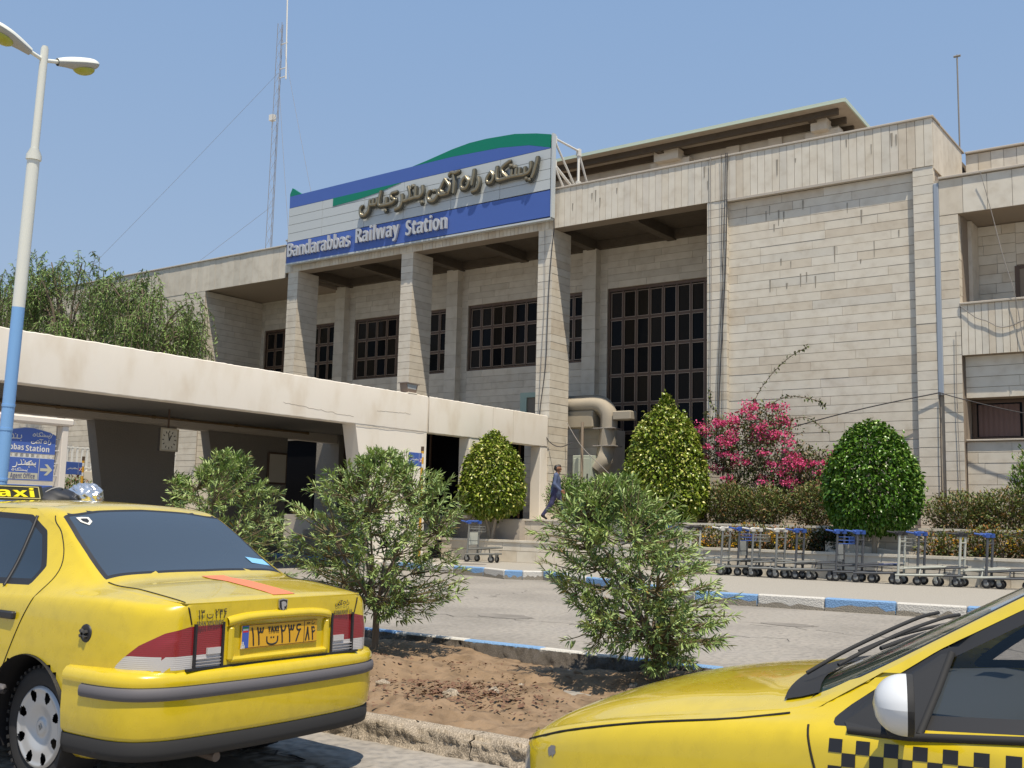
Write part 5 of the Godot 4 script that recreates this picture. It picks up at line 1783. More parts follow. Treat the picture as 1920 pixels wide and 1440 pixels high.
# bush of fine leaves filling several soft lumps [centre, radii]
func bush(called: String, label: String, category: String, lumps: Array, n: int, leafm: Mesh, cols: Array, size: float, upward: float, twig := true, group := "", flowers := []) -> Node3D:
	var at: Vector3 = lumps[0][0]
	at.y = 0
	var t := thing(called, label, category, at, 0.0, group)
	var xs := []
	var cs := []
	var gw := Geo.new()
	var vol := 0.0
	for l in lumps:
		vol += l[1].x * l[1].y
	for l in lumps:
		var c: Vector3 = l[0] - at
		var m := int(n * l[1].x * l[1].y / vol)
		for k in m:
			var d := rdir()
			var r := pow(rng.randf(), 0.38)
			var bump := 1.0 + 0.18 * sin(d.x * 9 + d.y * 5 + l[0].x) * sin(d.z * 8 + d.y * 7)
			var p: Vector3 = c + d * l[1] * r * bump
			var dir: Vector3 = (d * 0.5 + Vector3.UP * upward + rdir() * 0.7).normalized()
			xs.append(Transform3D(aim(dir, rr(-1, 1), size * rr(0.6, 1.3)), p))
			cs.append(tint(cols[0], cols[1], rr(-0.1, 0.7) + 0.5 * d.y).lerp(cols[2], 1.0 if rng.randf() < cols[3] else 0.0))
		if twig:
			for k in int(14 * l[1].x) + 6:
				var d := rdir()
				d.y = absf(d.y)
				var p: Vector3 = c + d * l[1] * 0.9
				gw.tube(smooth_line([Vector3(c.x + d.x * 0.2, c.y - l[1].y, c.z + d.z * 0.2), Vector3(c.x + d.x * l[1].x * 0.6, c.y - l[1].y * 0.3, c.z + d.z * l[1].z * 0.6), p], 3), 0.010, 4, false)
	if twig:
		put("stems", gw.mesh(), M.bark, t).set_meta("kind", "stuff")
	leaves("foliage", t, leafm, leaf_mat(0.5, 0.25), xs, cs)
	for fl in flowers:   # [mesh, colours a b, count, size, cluster radius, clusters]
		xs = []
		cs = []
		for q in fl[6]:
			var l: Array = lumps[rng.randi() % lumps.size()]
			var d := rdir()
			if rng.randf() < 0.75:
				d = (d + Vector3(0.2, 0.1, 0.8)).normalized()
			var ctr: Vector3 = l[0] - at + d * l[1] * rr(0.85, 1.08)
			var rad: float = fl[5] * rr(0.5, 1.3)
			for k in int(fl[3] / fl[6]):
				var p: Vector3 = ctr + rdir() * rad * Vector3(1.25, 0.75, 1.25) * pow(rng.randf(), 0.5)
				xs.append(Transform3D(aim(rdir(), rr(-3, 3), fl[4] * rr(0.7, 1.3)), p))
				cs.append(tint(fl[1], fl[2], rng.randf()))
		leaves("blossom", t, fl[0], leaf_mat(0.6, 0.5), xs, cs)
	return t

func feathery_tree(label: String, base: Vector3, crown: Vector3, rad: Vector3, strands: int) -> void:
	var t := thing("feathery_tree", label, "tree", base, 0.0, "feathery trees behind the canopy")
	var g := Geo.new()
	var c := crown - base
	g.tube(smooth_line([Vector3.ZERO, Vector3(0.2, c.y * 0.4, 0.1), Vector3(c.x * 0.5, c.y * 0.75, c.z * 0.5)], 5), [0.24, 0.23, 0.22, 0.21, 0.2, 0.19, 0.18, 0.17, 0.16, 0.15, 0.14], 8)
	put("trunk", g.mesh(), M.bark, t)
	var gb := Geo.new()
	var xs := []
	var cs := []
	var heads := []
	for k in 22:
		var d := rdir()
		d.y = d.y * 0.8 + 0.25
		var p: Vector3 = c + d * rad * rr(0.45, 0.9)
		heads.append(p)
		gb.tube(smooth_line([Vector3(c.x * 0.5, c.y * 0.7, c.z * 0.5), Vector3(c.x * 0.6, c.y * 0.8, c.z * 0.6).lerp(p, 0.5) + Vector3(0, 0.4, 0), p], 4), [0.08, 0.07, 0.06, 0.055, 0.05, 0.045, 0.04, 0.035, 0.03], 5, false)
	var gs := Geo.new()
	for k in strands:
		var h: Vector3 = heads[rng.randi() % heads.size()]
		var st: Vector3 = h + rdir() * Vector3(0.9, 0.8, 0.9) * rr(0.3, 1.1)
		var out := (st - c)
		out.y = 0
		var L := rr(0.7, 1.9)
		var e: Vector3 = st + out.normalized() * rr(0.0, 0.6) + Vector3(rr(-0.3, 0.3), -L, rr(-0.3, 0.3))
		var line := [st, st.lerp(e, 0.4) + out.normalized() * 0.25 + Vector3(0, 0.15, 0), e]
		gs.tube(line, 0.012, 3, false)
		var tone := rng.randf()
		var n := int(L * 26)
		for j in n:
			var w := float(j) / n
			var p: Vector3 = line[0].lerp(line[1], w * 2.0) if w < 0.5 else line[1].lerp(line[2], w * 2.0 - 1.0)
			var d := Vector3(rr(-1, 1), rr(-1.0, 0.25), rr(-1, 1)).normalized()
			xs.append(Transform3D(aim(d, rr(-1, 1), rr(0.11, 0.23)), p))
			cs.append(tint(Color(0.07, 0.13, 0.03), Color(0.25, 0.36, 0.10), tone * 0.6 + rr(0.0, 0.5)))
	put("limb", gb.mesh(), M.bark, t)
	put("twigs", gs.mesh(), M.bark, t).set_meta("kind", "stuff")
	leaves("crown", t, leaf_mesh(1.0, 0.22, 0.2, 0.25), leaf_mat(0.55, 0.3), xs, cs)

func plants() -> void:
	oleander("broad oleander shrub on the island behind the yellow taxi boot, middle of three", Vector3(-7.66, 0.05, -8.25), Vector3(0.02, 0, 0.0), [[0.3, 0.45], [0.55, 0.78], [0.95, 0.95], [1.3, 0.96], [1.6, 0.84], [1.85, 0.55], [2.06, 0.18]], 640, 0.55, 0.036, 0.3)
	oleander("leaning oleander shrub with a bent trunk behind the yellow bonnet, right of three", Vector3(-4.42, 0.08, -8.4), Vector3(-0.42, 0, 0.1), [[0.14, 0.45], [0.4, 0.72], [0.75, 0.82], [1.1, 0.80], [1.4, 0.64], [1.62, 0.38], [1.76, 0.14]], 640, 0.5, 0.046, 0.1)
	oleander("oleander shrub partly hidden behind the rear window of the taxi, left of three", Vector3(-10.3, 0.05, -8.4), Vector3(0.0, 0, 0.0), [[0.3, 0.5], [0.8, 0.85], [1.3, 0.86], [1.6, 0.72], [1.9, 0.40], [2.12, 0.14]], 420, 0.55, 0.034, 0.35)
	var yg := Color(0.27, 0.34, 0.035)
	topiary("small egg shaped clipped tree with yellow green leaves before the canopy doorway", Vector3(-19.42, 0.6, -25.8), [[0.85, 0.42], [1.05, 0.78], [1.5, 0.95], [2.0, 0.92], [2.5, 0.80], [2.95, 0.56], [3.25, 0.30], [3.42, 0.06]], 13000, Color(0.085, 0.14, 0.016), yg, Color(0.55, 0.54, 0.16), 0.22, 0.108, [[Vector3(0, 0, 0), Vector3(-0.05, 0.4, 0), Vector3(-0.22, 1.0, 0.05)], [Vector3(0.02, 0, 0.02), Vector3(0.1, 0.45, 0.03), Vector3(0.2, 1.0, 0.0)]])
	topiary("largest clipped tree, tall bullet shape with a pointed top beside the bougainvillea", Vector3(-14.25, 1.3, -27.0), [[0.1, 0.55], [0.35, 0.98], [0.8, 1.16], [1.4, 1.14], [2.0, 1.0], [2.6, 0.83], [3.0, 0.62], [3.3, 0.34], [3.52, 0.17], [3.74, 0.05]], 22000, Color(0.085, 0.14, 0.016), yg, Color(0.55, 0.53, 0.16), 0.25, 0.108, [[Vector3(0, -0.1, 0), Vector3(0.03, 0.2, 0), Vector3(0, 0.6, 0)]])
	topiary("dark green dome shaped clipped tree with glossy leaves in front of the tall wall", Vector3(-8.12, 0.6, -25.85), [[0.66, 0.32], [0.78, 0.66], [1.0, 0.92], [1.4, 1.08], [1.85, 1.10], [2.3, 1.01], [2.75, 0.80], [3.1, 0.52], [3.3, 0.25], [3.38, 0.06]], 19000, Color(0.04, 0.10, 0.010), Color(0.115, 0.235, 0.026), Color(0.24, 0.34, 0.07), 0.14, 0.10, [[Vector3(0, 0, 0), Vector3(0.03, 0.4, 0), Vector3(0, 1.1, 0)]])
	var fine := leaf_mesh(1.0, 0.34, 0.2, 0.2)
	var hc := [Color(0.06, 0.12, 0.016), Color(0.15, 0.25, 0.04), Color(0.25, 0.22, 0.07), 0.05]
	bush("hedge", "dense green hedge behind the walking man, under the air duct", "hedge", [[Vector3(-18.4, 2.1, -28.6), Vector3(0.95, 0.75, 0.6)], [Vector3(-17.3, 2.05, -28.6), Vector3(1.0, 0.75, 0.6)], [Vector3(-16.2, 2.05, -28.6), Vector3(0.9, 0.7, 0.6)]], 15000, fine, hc, 0.085, 0.5)
	var dry := [Color(0.075, 0.10, 0.025), Color(0.165, 0.21, 0.055), Color(0.24, 0.15, 0.06), 0.22]
	bush("low_shrub", "olive shrub between the tallest clipped tree and the bougainvillea foot", "shrub", [[Vector3(-12.65, 1.95, -27.6), Vector3(0.8, 0.62, 0.55)]], 6000, fine, dry, 0.085, 0.5)
	bush("low_shrub", "brownish low shrub below the pink bougainvillea", "shrub", [[Vector3(-11.5, 1.9, -27.5), Vector3(0.75, 0.55, 0.5)]], 5000, fine, dry, 0.085, 0.4)
	bush("low_shrub", "olive shrub just left of the dark dome tree, above the coping", "shrub", [[Vector3(-10.2, 1.95, -27.7), Vector3(0.8, 0.62, 0.5)]], 5500, fine, dry, 0.085, 0.4)
	bush("low_shrub", "sprawling olive shrub right of the dark dome tree, under the office windows", "shrub", [[Vector3(-6.55, 1.8, -27.7), Vector3(0.95, 0.55, 0.55)], [Vector3(-5.6, 1.85, -27.9), Vector3(0.8, 0.6, 0.55)]], 8500, fine, dry, 0.09, 0.5)
	bush("tall_shrub", "taller green shrub with long sprays at the picture edge under the office windows", "shrub", [[Vector3(-5.0, 2.45, -28.3), Vector3(0.6, 1.0, 0.6)], [Vector3(-4.2, 2.6, -28.3), Vector3(0.8, 1.2, 0.6)]], 7500, fine, hc, 0.10, 0.9)
	var petal := leaf_mesh(1.0, 0.8, 0.3, 0.2, 1)
	bush("flowering_bush", "low bush with orange and yellow flowers behind the crowded trolley nest", "bush", [[Vector3(-12.4, 0.95, -26.05), Vector3(0.7, 0.42, 0.3)], [Vector3(-11.3, 1.0, -26.05), Vector3(0.8, 0.45, 0.3)], [Vector3(-10.2, 1.0, -26.05), Vector3(0.8, 0.42, 0.3)]], 4200, fine, [Color(0.05, 0.06, 0.014), Color(0.13, 0.14, 0.03), Color(0.24, 0.10, 0.03), 0.25], 0.10, 0.4, true, "", [[petal, Color(0.6, 0.42, 0.02), Color(0.55, 0.22, 0.02), 500, 0.05, 0.10, 60]])
	bush("creeping_bush", "dark creeping bush over the coping between the flowering bush and the dome tree", "bush", [[Vector3(-9.25, 1.1, -26.1), Vector3(0.55, 0.28, 0.3)]], 1300, fine, [Color(0.015, 0.025, 0.008), Color(0.06, 0.075, 0.02), Color(0.15, 0.05, 0.02), 0.1], 0.10, 0.2)
	bush("flowering_bush", "low bush with reddish leaves behind the last trolleys of the row", "bush", [[Vector3(-6.6, 0.95, -26.05), Vector3(0.65, 0.42, 0.3)], [Vector3(-5.6, 1.05, -26.05), Vector3(0.75, 0.48, 0.32)], [Vector3(-4.6, 1.05, -26.05), Vector3(0.7, 0.48, 0.3)]], 4200, fine, [Color(0.05, 0.07, 0.014), Color(0.14, 0.16, 0.03), Color(0.26, 0.12, 0.03), 0.25], 0.10, 0.4, true, "", [[petal, Color(0.5, 0.35, 0.02), Color(0.5, 0.2, 0.02), 300, 0.05, 0.10, 50]])
	bougainvillea()
	var la := bush("hedge", "bright green hedge seen through the far side of the canopy", "hedge", [[Vector3(-31.4, 2.1, -23.3), Vector3(1.2, 0.65, 0.6)], [Vector3(-32.6, 2.1, -24.2), Vector3(1.0, 0.65, 0.6)]], 3500, fine, hc, 0.14, 0.4)
	bush("yard_shrub", "reddish green shrub behind the direction board post", "shrub", [[Vector3(-33.6, 1.7, -21.0), Vector3(0.7, 0.9, 0.6)], [Vector3(-33.7, 1.5, -21.9), Vector3(0.6, 0.6, 0.6)]], 2600, fine, [Color(0.04, 0.07, 0.015), Color(0.13, 0.18, 0.04), Color(0.25, 0.09, 0.05), 0.15], 0.13, 0.4)
	bush("yard_shrub", "yellow green clipped shrub left of the dark canopy leg", "shrub", [[Vector3(-31.6, 1.35, -20.6), Vector3(0.55, 0.75, 0.5)], [Vector3(-31.2, 1.2, -21.2), Vector3(0.5, 0.6, 0.5)]], 2400, fine, [Color(0.07, 0.11, 0.015), Color(0.22, 0.26, 0.04), Color(0.3, 0.3, 0.06), 0.1], 0.13, 0.4)
	feathery_tree("feathery drooping tree with a wide crown in front of the left facade", Vector3(-37.0, 0, -26.0), Vector3(-37.3, 8.9, -26.0), Vector3(2.6, 2.8, 2.0), 480)
	feathery_tree("feathery tree with a narrow high top left of the wide one", Vector3(-43.6, 0, -26.4), Vector3(-43.7, 10.0, -26.2), Vector3(2.3, 3.3, 2.0), 440)
	feathery_tree("feathery tree mostly behind the street lamp pole", Vector3(-49.5, 0, -26.4), Vector3(-49.3, 10.6, -26.2), Vector3(3.2, 2.8, 2.4), 420)

func bougainvillea() -> void:
	var petal := leaf_mesh(1.0, 0.75, 0.3, 0.2, 1)
	var lumps := [[Vector3(-12.6, 3.3, -28.6), Vector3(0.85, 1.25, 0.7)], [Vector3(-11.6, 3.1, -28.5), Vector3(1.0, 1.25, 0.75)], [Vector3(-10.9, 2.7, -28.5), Vector3(0.85, 0.85, 0.7)], [Vector3(-12.0, 4.3, -28.6), Vector3(0.8, 0.6, 0.6)], [Vector3(-13.2, 3.7, -28.3), Vector3(0.6, 0.9, 0.5)], [Vector3(-10.4, 2.9, -28.5), Vector3(0.7, 0.7, 0.6)]]
	var t := bush("bougainvillea", "sprawling bougainvillea full of pink blossom before the tall wall", "shrub", lumps, 7500, leaf_mesh(1.0, 0.5, 0.2, 0.2), [Color(0.05, 0.08, 0.02), Color(0.14, 0.17, 0.055), Color(0.20, 0.14, 0.08), 0.25], 0.10, 0.3, true, "", [[petal, Color(0.60, 0.045, 0.17), Color(0.75, 0.13, 0.30), 5600, 0.065, 0.20, 105]])
	var at := t.position
	var g := Geo.new()
	var xs := []
	var cs := []
	for s in [[[-12.6, 4.2, -28.6], [-12.2, 5.3, -28.9], [-11.6, 6.1, -29.2], [-11.0, 6.5, -29.4]], [[-12.2, 4.5, -28.5], [-11.4, 5.0, -28.7], [-10.6, 4.9, -28.8], [-10.3, 4.7, -28.8]], [[-11.6, 4.2, -28.5], [-10.8, 4.4, -28.6], [-10.2, 4.0, -28.6]], [[-11.0, 3.2, -28.5], [-10.3, 3.2, -28.5], [-9.9, 2.9, -28.4]], [[-10.8, 2.5, -28.5], [-9.9, 2.4, -28.4], [-9.2, 2.3, -28.4]], [[-13.0, 4.0, -28.6], [-13.5, 4.8, -28.5], [-13.6, 5.3, -28.5]], [[-12.8, 3.6, -28.5], [-13.5, 4.4, -28.3], [-13.6, 4.6, -28.2]]]:
		var p := []
		for q in s:
			p.append(Vector3(q[0], q[1], q[2]) - at)
		var l := smooth_line(p, 8)
		g.tube(l, 0.012, 4, false)
		for k in l.size():
			if k < 5:
				continue
			for j in 4:
				xs.append(Transform3D(aim(rdir(), 0, rr(0.07, 0.12)), l[k] + rdir() * 0.05))
				cs.append(tint(Color(0.045, 0.07, 0.02), Color(0.13, 0.16, 0.05), rng.randf()))
	put("spray", g.mesh(), M.bark, t).set_meta("kind", "stuff")
	leaves("spray_leaf", t, leaf_mesh(1.0, 0.55, 0.2, 0.2), leaf_mat(), xs, cs)

# ---- saloon car: f forward from the tail, s to its left, h up; local axes x = -f, y = h, z = s
var CAR := {}
const C_WS := [[0.0, 0.615], [0.03, 0.66], [0.08, 0.70], [0.2, 0.755], [0.5, 0.80], [1.0, 0.815], [2.0, 0.825], [3.2, 0.815], [3.8, 0.79], [4.1, 0.755], [4.28, 0.69], [4.38, 0.60], [4.43, 0.50]]
const C_HS := [[0.0, 0.958], [0.5, 0.985], [1.0, 0.985], [2.0, 0.962], [3.0, 0.925], [3.5, 0.885], [4.0, 0.815], [4.3, 0.735], [4.43, 0.68]]
const C_WR := [[0.0, 0.585], [0.1, 0.61], [0.35, 0.625], [0.64, 0.615], [1.22, 0.535], [1.6, 0.545], [2.1, 0.55], [2.6, 0.55], [2.85, 0.572], [3.38, 0.68], [3.55, 0.70], [3.9, 0.70], [4.15, 0.67], [4.33, 0.60], [4.43, 0.47]]
const C_HR := [[0.0, 0.982], [0.06, 0.99], [0.35, 1.022], [0.64, 1.052], [1.22, 1.388], [1.5, 1.415], [2.0, 1.42], [2.5, 1.39], [2.72, 1.335], [3.4, 0.955], [3.6, 0.905], [4.0, 0.83], [4.3, 0.745], [4.43, 0.685]]
const C_HT := [[0.0, 0.985], [0.05, 1.002], [0.35, 1.048], [0.60, 1.082], [1.26, 1.43], [1.5, 1.462], [2.0, 1.475], [2.45, 1.452], [2.68, 1.405], [3.5, 0.985], [3.62, 0.965], [4.0, 0.905], [4.25, 0.825], [4.38, 0.745], [4.43, 0.70]]
const C_LO := [[0.0, 0.58], [0.1, 0.40], [0.5, 0.24], [4.0, 0.24], [4.3, 0.32], [4.43, 0.45]]

func sec(ff: float) -> Array:
	var f := ff if ff < 3.5 else 3.5 + (ff - 3.5) * 0.955
	var ws := curve(C_WS, f)
	var hs := curve(C_HS, f)
	var wr := curve(C_WR, f)
	var hr := curve(C_HR, f)
	var ht := curve(C_HT, f)
	var lo := curve(C_LO, f)
	var mid := lerpf(lo, hs, 0.55)
	return [Vector2(ws - 0.09, lo - 0.03), Vector2(ws - 0.02, lo), Vector2(ws + 0.012, lerpf(lo, mid, 0.35)), Vector2(ws + 0.022, mid), Vector2(ws + 0.014, hs - 0.13), Vector2(ws, hs - 0.035), Vector2(ws - 0.028, hs + 0.004),
		Vector2(lerpf(ws - 0.045, wr, 0.30), lerpf(hs + 0.012, hr, 0.30)), Vector2(lerpf(ws - 0.045, wr, 0.70), lerpf(hs + 0.012, hr, 0.72)), Vector2(wr, hr), Vector2(wr * 0.80, lerpf(hr, ht, 0.56)), Vector2(wr * 0.42, lerpf(hr, ht, 0.90)), Vector2(0.0, ht)]

func sec_at(q: Array, b: float) -> Vector2:
	var k := clampi(int(floor(b)), 0, 11)
	var p0: Vector2 = q[k - 1] if k > 0 else q[0]
	var p3: Vector2 = q[k + 2] if k < 11 else Vector2(-q[11].x, q[11].y)
	return q[k].cubic_interpolate(q[k + 1], p0, p3, b - k)

func car_pt(f: float, b: float) -> Vector3:
	var p := sec_at(sec(f), b)
	return Vector3(-f, p.y, p.x)

# point on the side at height h
func side_pt(f: float, h: float, out := 0.0) -> Vector3:
	var q := sec(f)
	var lo := 0.6
	var hi := 9.0
	for k in 18:
		var m := (lo + hi) / 2
		if sec_at(q, m).y < h:
			lo = m
		else:
			hi = m
	var p := sec_at(q, lo)
	return Vector3(-f, p.y, p.x + out)

func top_pt(f: float, s: float, out := 0.0) -> Vector3:
	var q := sec(f)
	var lo := 8.5
	var hi := 12.0
	for k in 18:
		var m := (lo + hi) / 2
		if sec_at(q, m).x > absf(s):
			lo = m
		else:
			hi = m
	var p := sec_at(q, lo)
	return Vector3(-f, p.y + out, s)

func poly_sd(p: Vector2, poly: Array) -> float:
	var d := 1e9
	var inside := false
	var n := poly.size()
	for i in n:
		var a: Vector2 = poly[i]
		var b: Vector2 = poly[(i + 1) % n]
		var e := b - a
		var w := p - a
		d = minf(d, (w - e * clampf(w.dot(e) / e.dot(e), 0, 1)).length_squared())
		if (a.y > p.y) != (b.y > p.y) and p.x < e.x * (p.y - a.y) / e.y + a.x:
			inside = not inside
	return -sqrt(d) if inside else sqrt(d)

func rear_angle(p: Vector3) -> float:
	return rad_to_deg(atan2(absf(p.z) - 0.30, 0.5 + p.x))

func front_angle(p: Vector3) -> float:
	return rad_to_deg(atan2(absf(p.z) - 0.30, -p.x - 3.99))

var REG := []
func make_regions() -> void:
	var V := func(a: Array) -> Array:
		var o := []
		for k in range(0, a.size(), 2):
			o.append(Vector2(a[k], a[k + 1]))
		return o
	var rw: Array = V.call([1.09, 1.03, 2.17, 1.005, 2.13, 1.372, 1.86, 1.385, 1.44, 1.372, 1.24, 1.29, 1.075, 1.11])
	var fw: Array = V.call([2.27, 0.995, 2.86, 0.955, 3.315, 0.92, 3.29, 0.945, 3.19, 1.022, 3.08, 1.10, 2.88, 1.215, 2.70, 1.292, 2.55, 1.335, 2.40, 1.36, 2.23, 1.372])
	var gl: Array = V.call([0.655, 0.60, 0.63, 0.3, 0.62, 0.0, 0.63, -0.3, 0.655, -0.60, 1.0, -0.565, 1.19, -0.535, 1.235, -0.3, 1.25, 0.0, 1.235, 0.3, 1.19, 0.535, 1.0, 0.565])
	var ws: Array = V.call([2.78, 0.53, 2.74, 0.3, 2.73, 0.0, 2.74, -0.3, 2.78, -0.53, 3.40, -0.665, 3.46, -0.62, 3.5, -0.3, 3.52, 0.0, 3.5, 0.3, 3.46, 0.62, 3.40, 0.665])
	var boot: Array = V.call([-0.2, 0.60, 0.61, 0.605, 0.60, 0.0, 0.61, -0.605, -0.2, -0.60])
	var hood: Array = V.call([3.52, 0.69, 4.0, 0.685, 4.36, 0.60, 4.6, 0.5, 4.6, -0.5, 4.36, -0.60, 4.0, -0.685, 3.52, -0.69, 3.58, -0.3, 3.6, 0, 3.58, 0.3])
	var rd: Array = V.call([1.30, 0.37, 2.19, 0.37, 2.17, 1.42, 1.45, 1.42, 1.16, 1.32, 0.97, 1.15, 0.945, 1.0, 1.03, 0.83, 1.17, 0.58, 1.30, 0.5])
	var fd: Array = V.call([2.21, 0.37, 3.24, 0.37, 3.30, 0.6, 3.40, 0.93, 2.76, 1.34, 2.60, 1.38, 2.19, 1.42])
	# name, how it is measured, outline, rounding, material slot
	REG = [
		["side_window", "side", rw, 0.02, "glass"], ["window_trim", "side", rw, -0.012, "trim"],
		["front_window", "side", fw, 0.02, "glass"], ["window_trim", "side", fw, -0.012, "trim"],
		["rear_window", "top", gl, 0.025, "rear_glass"], ["window_trim", "top", gl, 0.0, "trim"],
		["windscreen", "top", ws, 0.012, "screen"], ["window_trim", "top", ws, 0.0, "trim"],
		["boot_lid", "top", boot, 0.0, "paint"], ["bonnet", "top", hood, 0.0, "paint"],
		["door", "side", rd, 0.0, "paint"], ["door", "side", fd, 0.0, "paint"]]

func region_sd(k: int, p: Vector3) -> float:
	var r: Array = REG[k]
	var q := Vector2(-p.x, p.y) if r[1] == "side" else Vector2(-p.x, p.z)
	return poly_sd(q, r[2]) + r[3]

func arch_sd(p: Vector3) -> float:
	var a := Vector2(-p.x - 0.915, p.y - 0.315).length() - 0.37
	var b := Vector2(-p.x - 3.585, p.y - 0.315).length() - 0.365
	return minf(a, b)

func lamp_sd(p: Vector3, rear: bool) -> float:
	var a := rear_angle(p) if rear else front_angle(p)
	var q := Vector2(a * 0.0085, p.y)
	var poly := [Vector2(0.068, 0.672), Vector2(0.068, 0.874), Vector2(0.23, 0.872), Vector2(0.33, 0.845), Vector2(0.43, 0.785), Vector2(0.50, 0.72), Vector2(0.545, 0.672)] if rear else [Vector2(0.05, 0.50), Vector2(0.05, 0.655), Vector2(0.22, 0.685), Vector2(0.36, 0.69), Vector2(0.40, 0.62), Vector2(0.36, 0.50)]
	return poly_sd(q, poly)

func build_car() -> void:
	make_regions()
	var fs := []
	var x := 0.0
	while x < 4.47:
		fs.append(x)
		x += 0.012 if x < 0.12 else (0.02 if x < 0.5 else (0.026 if x < 1.5 else (0.035 if x < 2.6 else (0.026 if x < 4.2 else 0.014))))
	fs.append(4.473)
	var bs := []
	for k in 12:
		var n: int = [3, 4, 8, 9, 5, 3, 4, 8, 8, 5, 6, 7][k]
		for j in n:
			bs.append(k + float(j) / n)
	bs.append(12.0)
	var K := bs.size()
	var W := 2 * K - 1
	var pts := PackedVector3Array()
	var R := 0
	for w in [0.0, 0.2, 0.4, 0.54, 0.60, 0.66, 0.74, 0.82, 0.90, 0.96]:   # tail panel
		for c in W:
			var q := sec(0.0)
			var p := sec_at(q, bs[c] if c < K else bs[W - 1 - c])
			pts.append(Vector3(0.016 * (1 - w * w), p.y, p.x * w * (1.0 if c < K else -1.0)))
		R += 1
	for f in fs:
		var q := sec(f)
		for c in W:
			var p := sec_at(q, bs[c] if c < K else bs[W - 1 - c])
			pts.append(Vector3(-f, p.y, p.x * (1.0 if c < K else -1.0)))
		R += 1
	for w in [0.95, 0.88, 0.8, 0.7, 0.6, 0.4, 0.2, 0.0]:
		var q := sec(4.473)
		for c in W:
			var p := sec_at(q, bs[c] if c < K else bs[W - 1 - c])
			pts.append(Vector3(-4.473 - 0.03 * (1 - w * w), p.y, p.x * w * (1.0 if c < K else -1.0)))
		R += 1
	# let vertices near an outline slide onto it
	for r in R:
		for c in W:
			var id := r * W + c
			var p := pts[id]
			var b: float = bs[c] if c < K else bs[W - 1 - c]
			var cell := 0.5 * minf((pts[min(r + 1, R - 1) * W + c] - p).length() + 0.004, 0.03)
			var which := -2
			var d := 1e9
			if b < 5.5:
				d = arch_sd(p)
				if absf(d) < 0.016:
					which = -1
			if which == -2 and (p.x > -0.5 or p.x < -3.9) and b < 6.5:
				d = lamp_sd(p, p.x > -1.0)
				if absf(d) < 0.014:
					which = 100
				elif p.x > -1.0 and d < 0 and absf(p.y - 0.735) < 0.014:
					pts[id].y = 0.735
					continue
			if which == -2:
				for k in REG.size():
					if REG[k][1] == "side" and (b > 9.2 or b < 0.9) or REG[k][1] == "top" and b < 8.6:
						continue
					d = region_sd(k, p)
					if absf(d) < cell:
						which = k
						break
			if which == -2:
				continue
			for it in 2:
				var e := 0.002
				var fn := func(v: Vector3) -> float:
					return arch_sd(v) if which == -1 else (lamp_sd(v, v.x > -1.0) if which == 100 else region_sd(which, v))
				d = fn.call(p)
				var gr := Vector3(fn.call(p + Vector3(e, 0, 0)) - d, fn.call(p + Vector3(0, e, 0)) - d, fn.call(p + Vector3(0, 0, e)) - d) / e
				var tu := (pts[r * W + min(c + 1, W - 1)] - pts[r * W + max(c - 1, 0)])
				var tv := (pts[min(r + 1, R - 1) * W + c] - pts[max(r - 1, 0) * W + c])
				var nn := tu.cross(tv).normalized()
				gr -= nn * gr.dot(nn)
				var gl := gr.length_squared()
				if gl > 0.05:
					var st := gr * (-d / gl)
					p += st.limit_length(0.024)
			pts[id] = p
	var nor := PackedVector3Array()
	nor.resize(pts.size())
	for r in R - 1:
		for c in W - 1:
			var a := r * W + c
			var nn := (pts[a + W + 1] - pts[a]).cross(pts[a + W] - pts[a + 1])
			nor[a] += nn; nor[a + 1] += nn; nor[a + W] += nn; nor[a + W + 1] += nn
	var parts := {}
	for r in R - 1:
		for c in W - 1:
			var a := r * W + c
			var m := (pts[a] + pts[a + 1] + pts[a + W] + pts[a + W + 1]) / 4.0
			var b: float = bs[c] if c < K - 1 else bs[W - 2 - c]
			if b < 5.5 and arch_sd(m) < 0:
				continue
			var key := "body"
			if r < 9:
				key = "boot_lid" if absf(m.z) < 0.585 and m.y > 0.66 else "body"
			if (m.x > -0.5 or m.x < -3.9) and b < 6.5 and lamp_sd(m, m.x > -1.0) < 0:
				key = ("lamp_red" if m.y > 0.735 else "lamp_clear") if m.x > -1.0 else "headlamp_glass"
				key += "_left" if m.z > 0 else "_right"
			elif key == "body":
				for k in REG.size():
					if REG[k][1] == "side" and (b > 9.2 or b < 0.9) or REG[k][1] == "top" and b < 8.6:
						continue
					if region_sd(k, m) < 0:
						key = "%s|%d|%s" % [REG[k][0], k, ("" if REG[k][1] == "top" else ("l" if m.z > 0 else "r"))]
						break
			if not parts.has(key):
				parts[key] = [Geo.new(), {}]
			var g: Geo = parts[key][0]
			var ids: Dictionary = parts[key][1]
			var q := [a, a + W, a + 1, a + W + 1]
			var ix := []
			for v in q:
				if not ids.has(v):
					ids[v] = g.vert(pts[v], nor[v].normalized(), Vector2(-pts[v].x, pts[v].y))
				ix.append(ids[v])
			g.i.append_array([ix[0], ix[1], ix[2], ix[2], ix[1], ix[3]])
	for key in parts:
		CAR[key] = parts[key][0].mesh()

# skin of a bumper: profile of [outward, height] carried along a plan curve of (f, s)
func bumper(prof: Array, plan: Array) -> ArrayMesh:
	var g := Geo.new()
	var line := smooth_line(plan, 6)
	var rows := []
	for p in prof:
		var row := []
		for k in line.size():
			var d: Vector2 = (line[min(k + 1, line.size() - 1)] - line[max(k - 1, 0)]).normalized()
			var o := Vector2(d.y, -d.x)
			var q: Vector2 = line[k] + o * p[0]
			row.append(Vector3(-q.x, p[1], q.y))
		rows.append(row)
	g.sheet(rows)
	return g.mesh()

func seam(pts: Array, r := 0.0035) -> ArrayMesh:
	var g := Geo.new()
	g.tube(pts, r, 5)
	return g.mesh()

